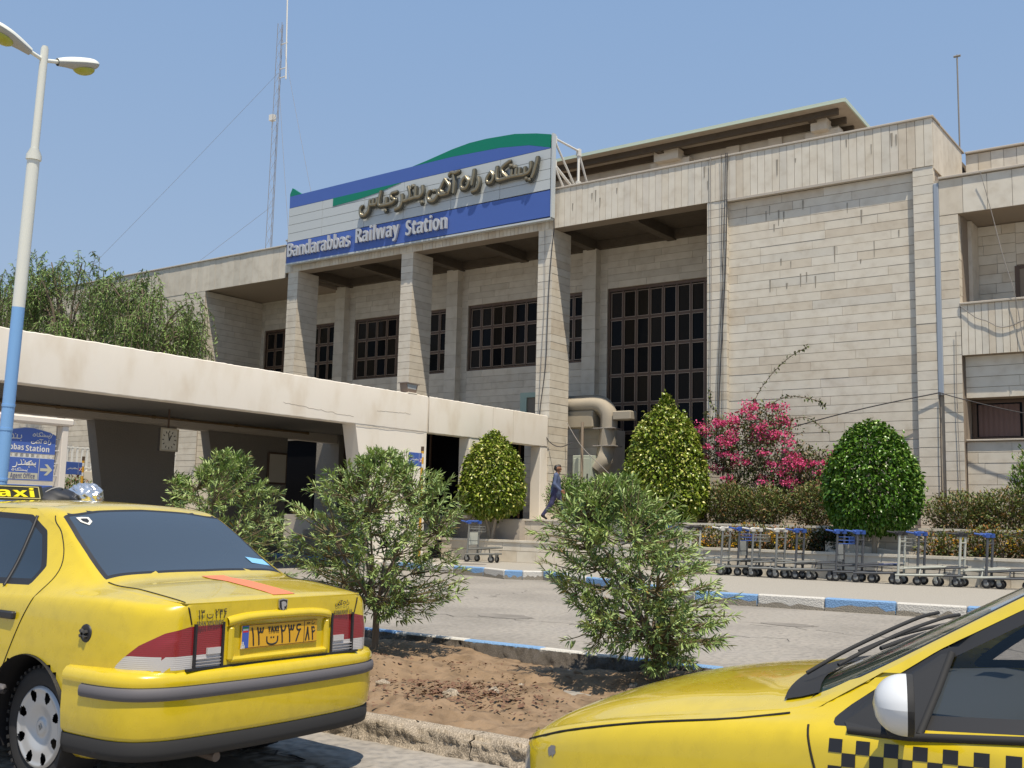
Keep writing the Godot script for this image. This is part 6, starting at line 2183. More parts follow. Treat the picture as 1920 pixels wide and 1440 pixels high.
func side_line(a: Array, sgn := 1.0, per := 6, out := 0.0) -> Array:
	var q := []
	for p in a:
		q.append(Vector2(p[0], p[1]))
	var o := []
	for p in smooth_line(q, per):
		var v := side_pt(p.x, p.y, out)
		o.append(Vector3(v.x, v.y, v.z * sgn))
	return o

func car_wheels(t: Node, cover: Material) -> void:
	if not CAR.has("tyre"):
		var g := Geo.new()
		var rot := Transform3D(Basis(Vector3.RIGHT, PI / 2), Vector3.ZERO)
		g.lathe([Vector2(0.20, -0.085), Vector2(0.225, -0.097), Vector2(0.27, -0.1), Vector2(0.295, -0.088), Vector2(0.308, -0.065), Vector2(0.312, -0.03), Vector2(0.312, 0.03), Vector2(0.308, 0.065), Vector2(0.295, 0.088), Vector2(0.27, 0.1), Vector2(0.225, 0.097), Vector2(0.20, 0.085)], 48, rot)
		CAR.tyre = g.mesh()
		g = Geo.new()
		for k in 44:
			for s in [-1.0, 1.0]:
				g.cbox(Vector3(0, 0.3005, 0.074 * s), Vector3(0.018, 0.014, 0.046), Transform3D(Basis(Vector3.BACK, TAU * k / 44.0), Vector3.ZERO))
			g.cbox(Vector3(0, 0.3065, 0.0), Vector3(0.020, 0.013, 0.07), Transform3D(Basis(Vector3.BACK, TAU * (k + 0.5) / 44.0), Vector3.ZERO))
		CAR.tread = g.mesh()
		g = Geo.new()
		var rows := []
		var N := 128
		for r in 31:
			var row := []
			var rad := lerpf(0.0, 0.205, r / 30.0)
			var z := curve([[0.0, 0.088], [0.035, 0.088], [0.05, 0.078], [0.07, 0.082], [0.12, 0.097], [0.17, 0.098], [0.192, 0.104], [0.205, 0.092]], rad)
			for c in N + 1:
				row.append(Vector3(cos(TAU * c / N) * rad, sin(TAU * c / N) * rad, z))
			rows.append(row)
		g.sheet(rows, true)
		var keep := PackedInt32Array()
		for k in range(0, g.i.size(), 3):
			var m := (g.v[g.i[k]] + g.v[g.i[k + 1]] + g.v[g.i[k + 2]]) / 3.0
			var rad := Vector2(m.x, m.y).length()
			var an := fposmod(atan2(m.y, m.x), TAU / 8.0) - TAU / 16.0
			if Vector2((rad - 0.160) / 0.031, an * rad / (0.024 + (rad - 0.16) * 0.25)).length() > 1.0:
				keep.append_array([g.i[k], g.i[k + 1], g.i[k + 2]])
		g.i = keep
		CAR.cover = g.mesh()
		g = Geo.new()
		g.lathe([Vector2(0, 0.0), Vector2(0.2, 0.0), Vector2(0.2, 0.01), Vector2(0.0, 0.05)], 32, rot)
		CAR.dish = g.mesh()
		g = Geo.new()
		g.box(Vector3(-0.012, -0.012, 0.088), Vector3(-0.002, 0.014, 0.091), Transform3D(Basis(Vector3.BACK, 0.6), Vector3.ZERO))
		g.box(Vector3(0.004, -0.012, 0.088), Vector3(0.014, 0.014, 0.091), Transform3D(Basis(Vector3.BACK, 0.6), Vector3.ZERO))
		CAR.badge = g.mesh()
		g = Geo.new()
		var arc := []
		for r in 2:
			var row := []
			for c in 33:
				var an := PI * 1.25 * c / 32.0 - PI * 0.125
				row.append(Vector3(cos(an) * 0.368, sin(an) * 0.368, 0.16 - r * 0.32))
			arc.append(row)
		g.sheet(arc)
		CAR.liner = g.mesh()
	for w in [[0.915, 0.655, 0.0], [0.915, -0.655, PI], [3.585, 0.655, 0.0], [3.585, -0.655, PI]]:
		var h := holder("wheel", t)
		h.position = Vector3(-w[0], 0.312, w[1])
		h.rotation.y = w[2]
		put("tyre", CAR.tyre, M.rubber, h)
		put("tread", CAR.tread, M.rubber, h)
		put("wheel_cover", CAR.cover, cover, h)
		put("rim", CAR.dish, M.black, h)
		put("badge", CAR.badge, M.steel, h)
		var l := put("arch_liner", CAR.liner, M.black, t)
		l.position = Vector3(-w[0], 0.315, 0.69 if w[1] > 0 else -0.69)

func car_shell(t: Node, mats: Dictionary) -> void:
	if not CAR.has("body"):
		build_car()
	for key in CAR:
		if not (CAR[key] is ArrayMesh) or key in ["tyre", "tread", "cover", "dish", "badge", "liner"]:
			continue
		var nm: String = key.split("|")[0]
		var slot := "paint"
		if key.contains("|"):
			slot = REG[int(key.split("|")[1])][4]
		elif key.begins_with("lamp_red"):
			slot = "lamp_red"
			nm = "tail_lamp_red"
		elif key.begins_with("lamp_clear"):
			slot = "lamp_clear"
			nm = "tail_lamp_clear"
		elif key.begins_with("headlamp"):
			slot = "headlamp"
			nm = "headlamp"
		put(nm, CAR[key], mats[slot], t)
	var rear := [Vector2(0.56, 0.842), Vector2(0.40, 0.842), Vector2(0.24, 0.832), Vector2(0.13, 0.80), Vector2(0.055, 0.735), Vector2(0.0, 0.60), Vector2(-0.03, 0.30), Vector2(-0.04, 0.0)]
	for k in range(6, -1, -1):
		rear.append(Vector2(rear[k].x, -rear[k].y))
	put("rear_bumper", bumper([[0.0, 0.352], [0.012, 0.372], [0.02, 0.45], [0.02, 0.53], [0.018, 0.60], [0.028, 0.612], [0.02, 0.640], [0.004, 0.660], [-0.035, 0.672], [-0.09, 0.675]], rear), mats.paint, t)
	put("rubbing_strip", bumper([[0.018, 0.535], [0.034, 0.543], [0.038, 0.565], [0.034, 0.588], [0.018, 0.598]], rear.slice(1, -1)), mats.strip, t)
	put("valance", bumper([[-0.06, 0.25], [0.0, 0.262], [0.008, 0.30], [0.006, 0.350], [-0.01, 0.353]], rear), M.rubber, t)
	var front := [Vector2(3.97, -0.80), Vector2(4.1, -0.79), Vector2(4.28, -0.745), Vector2(4.40, -0.66), Vector2(4.475, -0.5), Vector2(4.515, -0.25), Vector2(4.525, 0.0)]
	for k in range(5, -1, -1):
		front.append(Vector2(front[k].x, -front[k].y))
	put("front_bumper", bumper([[-0.06, 0.2], [0.0, 0.23], [0.012, 0.30], [0.02, 0.42], [0.02, 0.5], [0.0, 0.54], [-0.06, 0.55]], front), mats.paint, t)
	# dark gaps round boot lid, doors and bonnet
	var dk := mat(0.012, 0.01, 0.006, 0.8)
	for sg in [1.0, -1.0]:
		put("door_gap", seam(side_line([[2.19, 0.36], [2.20, 0.7], [2.19, 1.0]], sg)), dk, t)
		put("door_gap", seam(side_line([[1.30, 0.40], [1.22, 0.5], [1.16, 0.58], [1.03, 0.83], [0.95, 0.98], [0.955, 1.12], [1.10, 1.28], [1.20, 1.345], [1.24, 1.38]], sg)), dk, t)
		put("door_gap", seam(side_line([[3.24, 0.36], [3.29, 0.6], [3.36, 0.80], [3.39, 0.90]], sg)), dk, t)
		put("sill_gap", seam(side_line([[1.28, 0.355], [2.0, 0.345], [3.24, 0.345]], sg)), dk, t)
		var l := []
		for k in 15:
			var f := lerpf(3.46, 4.42, k / 14.0)
			var p := side_pt(f, curve([[3.46, 0.915], [3.6, 0.887], [3.9, 0.838], [4.17, 0.778], [4.33, 0.728], [4.42, 0.697]], f))
			l.append(Vector3(p.x, p.y, p.z * sg))
		put("bonnet_gap", seam(l, 0.0045), dk, t)
		l = []
		for k in 13:
			var p := top_pt(lerpf(0.62, 0.02, k / 12.0), lerpf(0.605, 0.585, k / 12.0))
			l.append(Vector3(p.x, p.y, p.z * sg))
		for k in 5:
			l.append(Vector3(0.003, lerpf(0.955, 0.88, k / 4.0), lerpf(0.575, 0.555, k / 4.0) * sg))
		put("boot_gap", seam(l, 0.0045), dk, t)
		put("side_moulding", seam(side_line([[1.13, 0.49], [1.2, 0.49], [2.15, 0.49]], sg, 6, 0.012), 0.026), mats.strip, t)
		put("side_moulding", seam(side_line([[2.22, 0.49], [2.4, 0.49], [3.22, 0.49]], sg, 6, 0.012), 0.026), mats.strip, t)
		for f in [1.16, 2.32]:
			var c := side_pt(f, 0.862)
			var gg := Geo.new()
			gg.bevel(Vector3(-f - 0.085, 0.845, c.z - 0.01), Vector3(-f + 0.085, 0.885, c.z + 0.022), 0.008, Transform3D(Basis.from_scale(Vector3(1, 1, sg)), Vector3.ZERO))
			put("door_handle", gg.mesh(), M.black, t)
	car_wheels(t, mats.cover)
	var g := Geo.new()
	g.box(Vector3(-4.2, 0.22, -0.62), Vector3(-0.3, 0.34, 0.62))
	put("floor_pan", g.mesh(), M.black, t)

func paint_mat() -> StandardMaterial3D:
	var p := mat(0.64, 0.475, 0.010, 0.32)
	p.clearcoat_enabled = true
	p.clearcoat = 0.9
	p.clearcoat_roughness = 0.04
	var dust := noise_tex(0.010, 6, [[0.0, 0.93, 0.93, 0.96], [0.5, 0.985, 0.985, 0.99], [1.0, 1, 1, 1]], 71, 1024)
	p.albedo_texture = dust
	p.uv1_triplanar = true
	p.uv1_scale = Vector3.ONE * 0.9
	p.roughness_texture = noise_tex(0.02, 5, [[0.0, 0.75, 0.75, 0.75], [1.0, 1, 1, 1]], 73, 512)
	return p

# Persian digits and letters as strokes in a box one high
const DIGITS := {
	"1": [[[0.0, 1.0], [0.10, 0.6], [0.16, 0.0]]],
	"2": [[[0.0, 1.0], [0.12, 0.5], [0.16, 0.0]], [[0.02, 0.98], [0.12, 0.72], [0.30, 0.72], [0.40, 0.98]]],
	"3": [[[0.0, 1.0], [0.12, 0.5], [0.16, 0.0]], [[0.02, 0.98], [0.08, 0.74], [0.2, 0.74], [0.24, 0.96]], [[0.24, 0.96], [0.28, 0.74], [0.4, 0.74], [0.45, 0.98]]],
	"4": [[[0.0, 1.0], [0.10, 0.5], [0.14, 0.0]], [[0.03, 0.95], [0.20, 0.98], [0.28, 0.9]], [[0.06, 0.62], [0.22, 0.62], [0.34, 0.70]]],
	"6": [[[0.35, 0.98], [0.12, 0.98], [0.04, 0.80], [0.16, 0.66], [0.36, 0.70]], [[0.30, 0.68], [0.16, 0.35], [0.02, 0.0]]],
	"8": [[[0.0, 0.0], [0.12, 0.5], [0.18, 1.0]], [[0.18, 1.0], [0.26, 0.5], [0.38, 0.0]]],
	"t": [[[0.0, 0.46], [0.04, 0.18], [0.35, 0.08], [0.66, 0.18], [0.70, 0.44]], [[0.26, 0.42], [0.29, 0.42]], [[0.42, 0.42], [0.45, 0.42]]],
}

func digits(g: Geo, txt: String, h: float, step: float, rad: float, xf: Transform3D) -> void:
	var at := 0.0
	for ch in txt:
		if ch != " ":
			var ls := []
			var w := 0.0
			for s in DIGITS[ch]:
				var l := []
				for p in s:
					l.append(Vector2(at + p[0] * h, p[1] * h))
					w = maxf(w, p[0] * h)
				ls.append(l)
			strokes(g, ls, rad, 0.25, xf, 5)
			at += w + step
		else:
			at += step * 2

func taxi_rear() -> void:
	var t := thing("yellow_saloon_taxi", "yellow saloon taxi seen from behind with boot, rear window and number plate", "taxi", Vector3(-4.33, 0, -3.93))
	var paint := paint_mat()
	M.taxi_paint = paint
	var tinted := mat(0.022, 0.034, 0.05, 0.13)
	tinted.metallic_specular = 0.6
	var rear_tint := mat(0.045, 0.062, 0.085, 0.22)
	rear_tint.metallic_specular = 0.6
	var red := mat(0.235, 0.006, 0.010, 0.12)
	red.clearcoat_enabled = true
	var clear := mat(0.50, 0.48, 0.47, 0.15)
	clear.clearcoat_enabled = true
	var rib := Image.create(8, 32, false, Image.FORMAT_RGBA8)
	for y in 32:
		for x in 8:
			var v := 0.5 + 0.5 * sin(TAU * y / 32.0)
			rib.set_pixel(x, y, Color(v, v, v))
	rib.bump_map_to_normal_map(3.0)
	for lm in [red, clear]:
		lm.normal_enabled = true
		lm.normal_texture = ImageTexture.create_from_image(rib)
		lm.normal_scale = 0.5
		lm.uv1_scale = Vector3(10, 110, 1)
	var cover := mat(0.50, 0.51, 0.52, 0.35, 0.35)
	M.car = {"paint": paint, "glass": tinted, "rear_glass": rear_tint, "screen": tinted, "trim": M.black, "lamp_red": red, "lamp_clear": clear, "headlamp": clear, "strip": mat(0.11, 0.105, 0.115, 0.7), "cover": cover}
	car_shell(t, M.car)
	var R := Basis(Vector3.FORWARD, Vector3.UP, Vector3.RIGHT)   # lettering plane facing back
	# lamp detail: divider, inner clear window, black rims
	var g := Geo.new()
	for s in [1.0, -1.0]:
		g.box(Vector3(0.0, 0.668, 0.535 * s - 0.006), Vector3(0.018, 0.882, 0.535 * s + 0.006))
		g.box(Vector3(0.005, 0.668, 0.372 * s - 0.006), Vector3(0.021, 0.885, 0.372 * s + 0.006))
	g.box(Vector3(0.0, 0.664, -0.58), Vector3(0.02, 0.674, 0.58))
	put("lamp_divider", g.mesh(), M.black, t)
	g = Geo.new()
	for s in [1.0, -1.0]:
		var a := 0.385 if s > 0 else -0.465
		g.box(Vector3(0.008, 0.735, a), Vector3(0.0195, 0.765, a + 0.08))
	put("reversing_lamp", g.mesh(), clear, t)
	for s in [1.0, -1.0]:
		g = Geo.new()
		for y in [0.685, 0.70, 0.715]:
			g.box(Vector3(0.0, y, 0.38 * s - 0.0 if s > 0 else -0.53), Vector3(0.0196, y + 0.003, 0.53 if s > 0 else -0.38))
		put("lamp_rib", g.mesh(), mat(0.4, 0.38, 0.38, 0.3), t)
	# plate recess: garnish bar over it, bevelled sides
	g = Geo.new()
	var bar := []
	for r in 6:
		var row := []
		for c in 25:
			var z := lerpf(0.35, -0.35, c / 24.0)
			var up := 0.888 + 0.022 * (1.0 - pow(absf(z) / 0.35, 4.0))
			var k: Array = [[0.008, -0.028], [0.040, -0.026], [0.046, -0.012], [0.044, 0.0], [0.030, 0.012], [0.004, 0.02]][r]
			row.append(Vector3(k[0] * (1.0 - 0.3 * pow(absf(z) / 0.35, 8.0)), up + k[1], z))
		bar.append(row)
	g.sheet(bar)
	put("garnish_bar", g.mesh(), paint, t)
	g = Geo.new()
	for s in [1.0, -1.0]:
		g.bevel(Vector3(0.0, 0.69, 0.325 * s - 0.018), Vector3(0.034, 0.862, 0.325 * s + 0.018), 0.012)
	g.bevel(Vector3(0.0, 0.683, -0.33), Vector3(0.036, 0.712, 0.33), 0.012)
	put("recess_edge", g.mesh(), paint, t)
	# number plate
	var pl := holder("number_plate", t)
	g = Geo.new()
	g.bevel(Vector3(0.016, 0.742, -0.255), Vector3(0.024, 0.862, 0.265), 0.003)
	put("plate", g.mesh(), mat(0.66, 0.36, 0.02, 0.4), pl)
	g = Geo.new()
	g.box(Vector3(0.024, 0.748, 0.218), Vector3(0.0248, 0.856, 0.260))
	put("blue_band", g.mesh(), M.plate_blue, pl)
	g = Geo.new()
	g.box(Vector3(0.0248, 0.842, 0.222), Vector3(0.0252, 0.851, 0.256))
	put("flag_green", g.mesh(), mat(0.02, 0.25, 0.08), pl)
	g = Geo.new()
	g.box(Vector3(0.0248, 0.833, 0.222), Vector3(0.0252, 0.842, 0.256))
	put("flag_white", g.mesh(), M.print_white, pl)
	g = Geo.new()
	g.box(Vector3(0.0248, 0.824, 0.222), Vector3(0.0252, 0.833, 0.256))
	put("flag_red", g.mesh(), M.red, pl)
	for w in [["I.R.", 0.77, 0.016], ["IRAN", 0.753, 0.024]]:
		var o := english(w[0], pl, M.print_white, 0, w[2], 0, 0, 0.016)
		o.basis = R * Basis.from_scale(o.scale)
		o.position = Vector3(0.0262, w[1], 0.255)
	g = Geo.new()
	digits(g, "13", 0.085, 0.022, 0.0052, Transform3D(R, Vector3(0.0245, 0.757, 0.198)))
	digits(g, "t", 0.105, 0.012, 0.0048, Transform3D(R, Vector3(0.0245, 0.744, 0.098)))
	digits(g, "236", 0.085, 0.018, 0.0052, Transform3D(R, Vector3(0.0245, 0.757, 0.006)))
	digits(g, "84", 0.066, 0.016, 0.0050, Transform3D(R, Vector3(0.0245, 0.757, -0.172)))
	strokes(g, word(["rah"], 0.055, 0.014), 0.0018, 0.3, Transform3D(R, Vector3(0.0245, 0.838, -0.178)), 4, 2)
	g.box(Vector3(0.024, 0.745, -0.162), Vector3(0.0248, 0.859, -0.158))
	for s in [[0.745, 0.7475, -0.252, 0.262], [0.8565, 0.859, -0.252, 0.262]]:
		g.box(Vector3(0.024, s[0], s[2]), Vector3(0.0246, s[1], s[3]))
	put("plate_digits", g.mesh(), M.black, pl)
	var tx := english("TAXI", pl, M.black, 0, 0.074, 0, 0, 0.026)
	tx.basis = R * Basis.from_scale(tx.scale)
	tx.position = Vector3(0.0262, 0.829, 0.116)
	tx.position.z = 0.056
	# boot badges and lettering
	g = Geo.new()
	var shield := PackedVector2Array([Vector2(-0.03, 0.032), Vector2(0.0, 0.037), Vector2(0.03, 0.032), Vector2(0.028, -0.008), Vector2(0.0, -0.037), Vector2(-0.028, -0.008)])
	g.prism(shield, 0.0, 0.01, Transform3D(R, Vector3(0.018, 0.945, 0.0)))
	put("shield_badge", g.mesh(), mat(0.55, 0.55, 0.55, 0.2, 0.9), t)
	g = Geo.new()
	var inner := PackedVector2Array()
	for p in shield:
		inner.append(p * 0.84)
	g.prism(inner, 0.0, 0.002, Transform3D(R, Vector3(0.028, 0.945, 0.0)))
	put("badge_field", g.mesh(), M.black, t)
	g = Geo.new()
	g.prism(PackedVector2Array([Vector2(-0.016, 0.016), Vector2(-0.006, 0.024), Vector2(0.012, 0.020), Vector2(0.020, 0.008), Vector2(0.014, -0.004), Vector2(0.004, -0.004), Vector2(0.006, -0.018), Vector2(-0.004, -0.024), Vector2(-0.012, -0.008)]), 0.0, 0.002, Transform3D(R, Vector3(0.03, 0.945, 0.0)))
	put("badge_figure", g.mesh(), mat(0.6, 0.6, 0.6, 0.25, 0.8), t)
	g = Geo.new()
	digits(g, "13", 0.042, 0.008, 0.0026, Transform3D(R, Vector3(0.014, 0.905, 0.525)))
	digits(g, "t", 0.050, 0.008, 0.0026, Transform3D(R, Vector3(0.014, 0.903, 0.475)))
	digits(g, "236", 0.042, 0.008, 0.0026, Transform3D(R, Vector3(0.014, 0.905, 0.425)))
	strokes(g, word(["rah"], 0.045, 0.026), 0.0022, 0.3, Transform3D(R, Vector3(0.014, 0.925, -0.455)), 5)
	strokes(g, word(["ahan"], 0.055, 0.028), 0.0022, 0.3, Transform3D(R, Vector3(0.014, 0.922, -0.395)), 5)
	put("boot_lettering", g.mesh(), M.black, t)
	for w in [["IRAN KHODRO", 0.535, 0.16, 0.883], ["SAMAND EL", -0.385, 0.145, 0.886]]:
		var o := english(w[0], t, mat(0.17, 0.14, 0.05, 0.5), 0, w[2], 0, 0, 0.022)
		o.basis = R * Basis.from_scale(o.scale)
		o.position = Vector3(0.0155, w[3], w[1])
		# TextMesh is centred: shift to start at the left
		o.position.z -= w[2] / 2
	# pink tape on the boot lid, stickers on the glass
	g = Geo.new()
	var rows := []
	for r in 9:
		var f := lerpf(0.03, 0.56, r / 8.0)
		var row := []
		for c in 4:
			row.append(top_pt(f, lerpf(0.02, -0.13, c / 3.0) + (0.05 - f) * -0.10, 0.003))
		rows.append(row)
	g.sheet(rows)
	put("pink_tape", g.mesh(), mat(0.72, 0.22, 0.10, 0.5), t)
	g = Geo.new()
	var st := [top_pt(0.72, -0.42, 0.004), top_pt(0.72, -0.56, 0.004), top_pt(0.78, -0.553, 0.004), top_pt(0.78, -0.415, 0.004)]
	g.quad(st[0], st[1], st[2], st[3])
	put("sticker", g.mesh(), mat(0.22, 0.5, 0.78, 0.4), t)
	g = Geo.new()
	var o2 := []
	for p in shield:
		o2.append(top_pt(1.12 + p.y * 1.1, 0.44 - p.x * 1.3, 0.004))
	for k in range(1, 5):
		g.tri(o2[0], o2[k + 1], o2[k])
	put("shield_sticker", g.mesh(), M.print_white, t)
	g = Geo.new()
	o2 = []
	for p in shield:
		o2.append(top_pt(1.12 + p.y * 0.6, 0.44 - p.x * 0.7, 0.006))
	for k in range(1, 5):
		g.tri(o2[0], o2[k + 1], o2[k])
	put("shield_figure", g.mesh(), M.black, t)
	# fuel cap, quarter glass bar, mirrors, exhaust
	var fc := side_pt(0.47, 0.82)
	g = Geo.new()
	var fx := Transform3D(Basis(Vector3.RIGHT, PI / 2), fc)
	g.lathe([Vector2(0.0, 0.004), Vector2(0.038, 0.004), Vector2(0.044, 0.001), Vector2(0.047, -0.006)], 22, fx)
	put("fuel_cap", g.mesh(), M.black, t)
	g = Geo.new()
	g.cbox(Vector3.ZERO, Vector3(0.055, 0.014, 0.02), Transform3D(Basis(Vector3.BACK, 0.5), fc + Vector3(0, 0, 0.01)))
	g.cbox(Vector3.ZERO, Vector3(0.055, 0.014, 0.02), Transform3D(Basis(Vector3.BACK, -0.7), fc + Vector3(0, 0, 0.01)))
	put("cap_grip", g.mesh(), mat(0.05, 0.05, 0.05, 0.4), t)
	for sg in [1.0, -1.0]:
		put("glass_bar", seam(side_line([[1.30, 1.005], [1.34, 1.2], [1.385, 1.375]], sg, 6, 0.002), 0.012), M.black, t)
		var mg := Geo.new()
		mg.bevel(Vector3(-3.22, 0.94, 0.80 if sg > 0 else -1.0), Vector3(-3.08, 1.06, 1.0 if sg > 0 else -0.80), 0.035)
		put("door_mirror", mg.mesh(), paint, t)
	g = Geo.new()
	g.tube([Vector3(-0.4, 0.26, 0.36), Vector3(0.0, 0.235, 0.36)], 0.024, 10)
	put("exhaust_pipe", g.mesh(), mat(0.15, 0.12, 0.1, 0.6, 0.5), t)
	# roof sign
	var rs := thing("taxi_roof_sign", "black taxi sign with yellow lettering on the roof of the saloon taxi", "sign", Vector3(-6.93, 1.468, -3.83))
	g = Geo.new()
	g.prism(PackedVector2Array([Vector2(-0.09, 0.0), Vector2(0.09, 0.0), Vector2(0.045, 0.10), Vector2(-0.045, 0.10)]), -0.23, 0.23)
	put("housing", g.mesh(), mat(0.03, 0.028, 0.012, 0.4), rs)
	var face := Transform3D(Basis(Vector3.FORWARD, Vector3(-0.41, 0.912, 0), Vector3(0.912, 0.41, 0)), Vector3(0.088, 0.005, 0))
	g = Geo.new()
	for s in [[-0.2, 0.008, 0.2, 0.013], [-0.2, 0.092, 0.2, 0.097], [-0.205, 0.008, -0.2, 0.097], [0.2, 0.008, 0.205, 0.097]]:
		g.box(Vector3(s[0], s[1], 0.0), Vector3(s[2], s[3], 0.004), face)
	put("rim", g.mesh(), mat(0.5, 0.46, 0.22), rs)
	var tm := text_mesh("taxi", 0.10, 0.006)
	var o := put("lettering", tm, mat(0.85, 0.72, 0.01, 0.4), rs)
	var bb := tm.get_aabb()
	o.transform = face * Transform3D(Basis.from_scale(Vector3(0.34 / bb.size.x, 0.068 / bb.size.y, 1)), Vector3(0.0, 0.018 - bb.position.y * 0.068 / bb.size.y, 0.003))
	# luggage on the roof
	var bag := thing("black_bag", "black soft bag with grey piping lying on the taxi roof", "bag", Vector3(-6.95, 1.462, -4.19))
	g = Geo.new()
	rows = []
	for r in 11:
		var row := []
		for c in 25:
			var th := PI * 0.5 * r / 10.0
			var ph := TAU * c / 24.0
			row.append(Vector3(sin(th) * cos(ph) * 0.2, cos(th) * 0.105, sin(th) * sin(ph) * 0.165) * (1.0 + 0.04 * sin(ph * 5 + r)))
		rows.append(row)
	g.sheet(rows, true)
	put("bag_body", g.mesh(), mat(0.016, 0.018, 0.024, 0.6), bag)
	g = Geo.new()
	var pipe := []
	for k in 13:
		var th := PI * 0.5 * (k / 6.0 - 1.0)
		pipe.append(Vector3(cos(th) * 0.16 * 0.7, cos(th) * 0.100 + 0.003, sin(th) * 0.165 * 0.55 + 0.03))
	g.tube(pipe, 0.005, 5)
	put("piping", g.mesh(), mat(0.35, 0.35, 0.36), bag)
	var foil := thing("foil_bundle", "crumpled bundle wrapped in shiny silver foil on the taxi roof", "bundle", Vector3(-6.9, 1.45, -4.40))
	g = Geo.new()
	var fn := FastNoiseLite.new()
	fn.frequency = 7.0
	rows = []
	for r in 21:
		var row := []
		for c in 37:
			var th := PI * r / 20.0
			var ph := TAU * (c % 36) / 36.0
			var d := Vector3(sin(th) * cos(ph), cos(th), sin(th) * sin(ph))
			row.append(Vector3(0, 0.062, 0) + d * Vector3(0.14, 0.085, 0.115) * (1.0 + fn.get_noise_3dv(d) * 0.28 + fn.get_noise_3dv(d * 3.0) * 0.08))
		rows.append(row)
	g.sheet(rows, true)
	put("foil", g.mesh(), mat(0.75, 0.76, 0.78, 0.22, 0.85), foil)

func taxi_front() -> void:
	var t := thing("checkered_taxi", "yellow taxi seen from the side with bonnet, white mirror and black checkered strip", "taxi", Vector3(2.32, 0, -3.62))
	var mats: Dictionary = M.car.duplicate()
	var glass := StandardMaterial3D.new()
	glass.transparency = BaseMaterial3D.TRANSPARENCY_ALPHA
	glass.albedo_color = Color(0.02, 0.06, 0.085, 0.30)
	glass.roughness = 0.03
	var screen := StandardMaterial3D.new()
	screen.transparency = BaseMaterial3D.TRANSPARENCY_ALPHA
	screen.albedo_color = Color(0.35, 0.45, 0.42, 0.18)
	screen.roughness = 0.03
	var hl := mat(0.38, 0.39, 0.40, 0.08, 0.3)
	hl.clearcoat_enabled = true
	mats.glass = glass
	mats.rear_glass = glass
	mats.screen = screen
	mats.headlamp = hl
	car_shell(t, mats)
	# checkered strip, three rows
	var g := Geo.new()
	var h := 0.0325
	for r in 4:
		for c in 52:
			if (r + c) % 2:
				continue
			var f0 := 3.325 - c * 0.0355
			if f0 < 1.5:
				continue
			var y1 := curve([[1.5, 0.93], [2.5, 0.912], [3.4, 0.876]], f0) - r * h
			g.quad(side_pt(f0, y1 - h, 0.0016), side_pt(f0 - 0.0355, y1 - h + 0.0015, 0.0016), side_pt(f0 - 0.0355, y1 + 0.0015, 0.0016), side_pt(f0, y1, 0.0016))
	put("checkered_strip", g.mesh(), mat(0.014, 0.014, 0.016, 0.45), t)
	# black sail panel and white mirror
	g = Geo.new()
	var sail := []
	for q in [[3.295, 0.92], [3.28, 0.903], [3.22, 0.902], [3.10, 0.908], [3.055, 1.105], [3.08, 1.10], [3.19, 1.022], [3.265, 0.962]]:
		sail.append(side_pt(q[0], q[1], 0.006))
	for k in range(1, sail.size() - 1):
		g.tri(sail[0], sail[k], sail[k + 1])
	put("sail_panel", g.mesh(), mat(0.02, 0.02, 0.021, 0.55), t)
	g = Geo.new()
	g.tube([side_pt(3.10, 0.915, 0.008), side_pt(3.075, 1.02, 0.008), side_pt(3.055, 1.105, 0.006)], 0.010, 6)
	g.tube([side_pt(3.28, 0.903, 0.003), side_pt(3.12, 0.908, 0.006), side_pt(2.86, 0.932, 0.006), side_pt(2.3, 0.972, 0.006)], 0.011, 6)
	put("window_seal", g.mesh(), M.rubber, t)
	var mir := holder("door_mirror", t)
	mir.position = Vector3(-3.115, 1.0, 0.925)
	mir.rotation.y = 0.3
	var rows := []
	for r in 13:
		var row := []
		for c in 29:
			var w := r / 12.0
			var an := TAU * c / 28.0
			var k := sqrt(1.0 - pow(1.0 - w, 2.2)) if w < 1.0 else 1.0
			row.append(Vector3(lerpf(-0.058, 0.020, w), sin(an) * 0.072 * k * (1.0 - 0.12 * cos(an)), cos(an) * 0.088 * k))
		rows.append(row)
	g = Geo.new()
	g.sheet(rows, true)
	put("mirror_shell", g.mesh(), mat(0.62, 0.64, 0.66, 0.3), mir)
	rows = []
	for r in 4:
		var row := []
		for c in 29:
			var an := TAU * c / 28.0
			var k: float = [1.0, 1.0, 0.92, 0.0][r]
			row.append(Vector3([0.020, 0.034, 0.036, 0.028][r], sin(an) * 0.072 * k * (1.0 - 0.12 * cos(an)), cos(an) * 0.088 * k))
		rows.append(row)
	g = Geo.new()
	g.sheet(rows, true)
	put("mirror_rim", g.mesh(), M.rubber, mir)
	g = Geo.new()
	g.tube([Vector3(0.0, -0.06, -0.05), Vector3(-0.01, -0.075, -0.2)], 0.03, 8)
	put("mirror_foot", g.mesh(), M.rubber, mir)
	# wipers and black cowl
	g = Geo.new()
	rows = []
	for r in 3:
		var row := []
		for c in 21:
			var s := lerpf(0.66, -0.66, c / 20.0)
			var fb := 3.405 + 0.085 * (1.0 - pow(absf(s) / 0.66, 2.0))
			row.append(top_pt(fb + r * 0.05, s, 0.006))
		rows.append(row)
	g.sheet(rows, true)
	put("scuttle", g.mesh(), mat(0.015, 0.015, 0.016, 0.8), t)
	g = Geo.new()
	var arm := [top_pt(3.50, 0.50, 0.03), top_pt(3.40, 0.40, 0.05), top_pt(3.30, 0.12, 0.055), top_pt(3.26, -0.02, 0.05)]
	g.tube(smooth_line(arm, 5), 0.006, 6)
	var blade := [top_pt(3.42, 0.46, 0.02), top_pt(3.32, 0.25, 0.028), top_pt(3.25, 0.0, 0.026), top_pt(3.22, -0.12, 0.02)]
	g.tube(smooth_line(blade, 5), 0.006, 5)
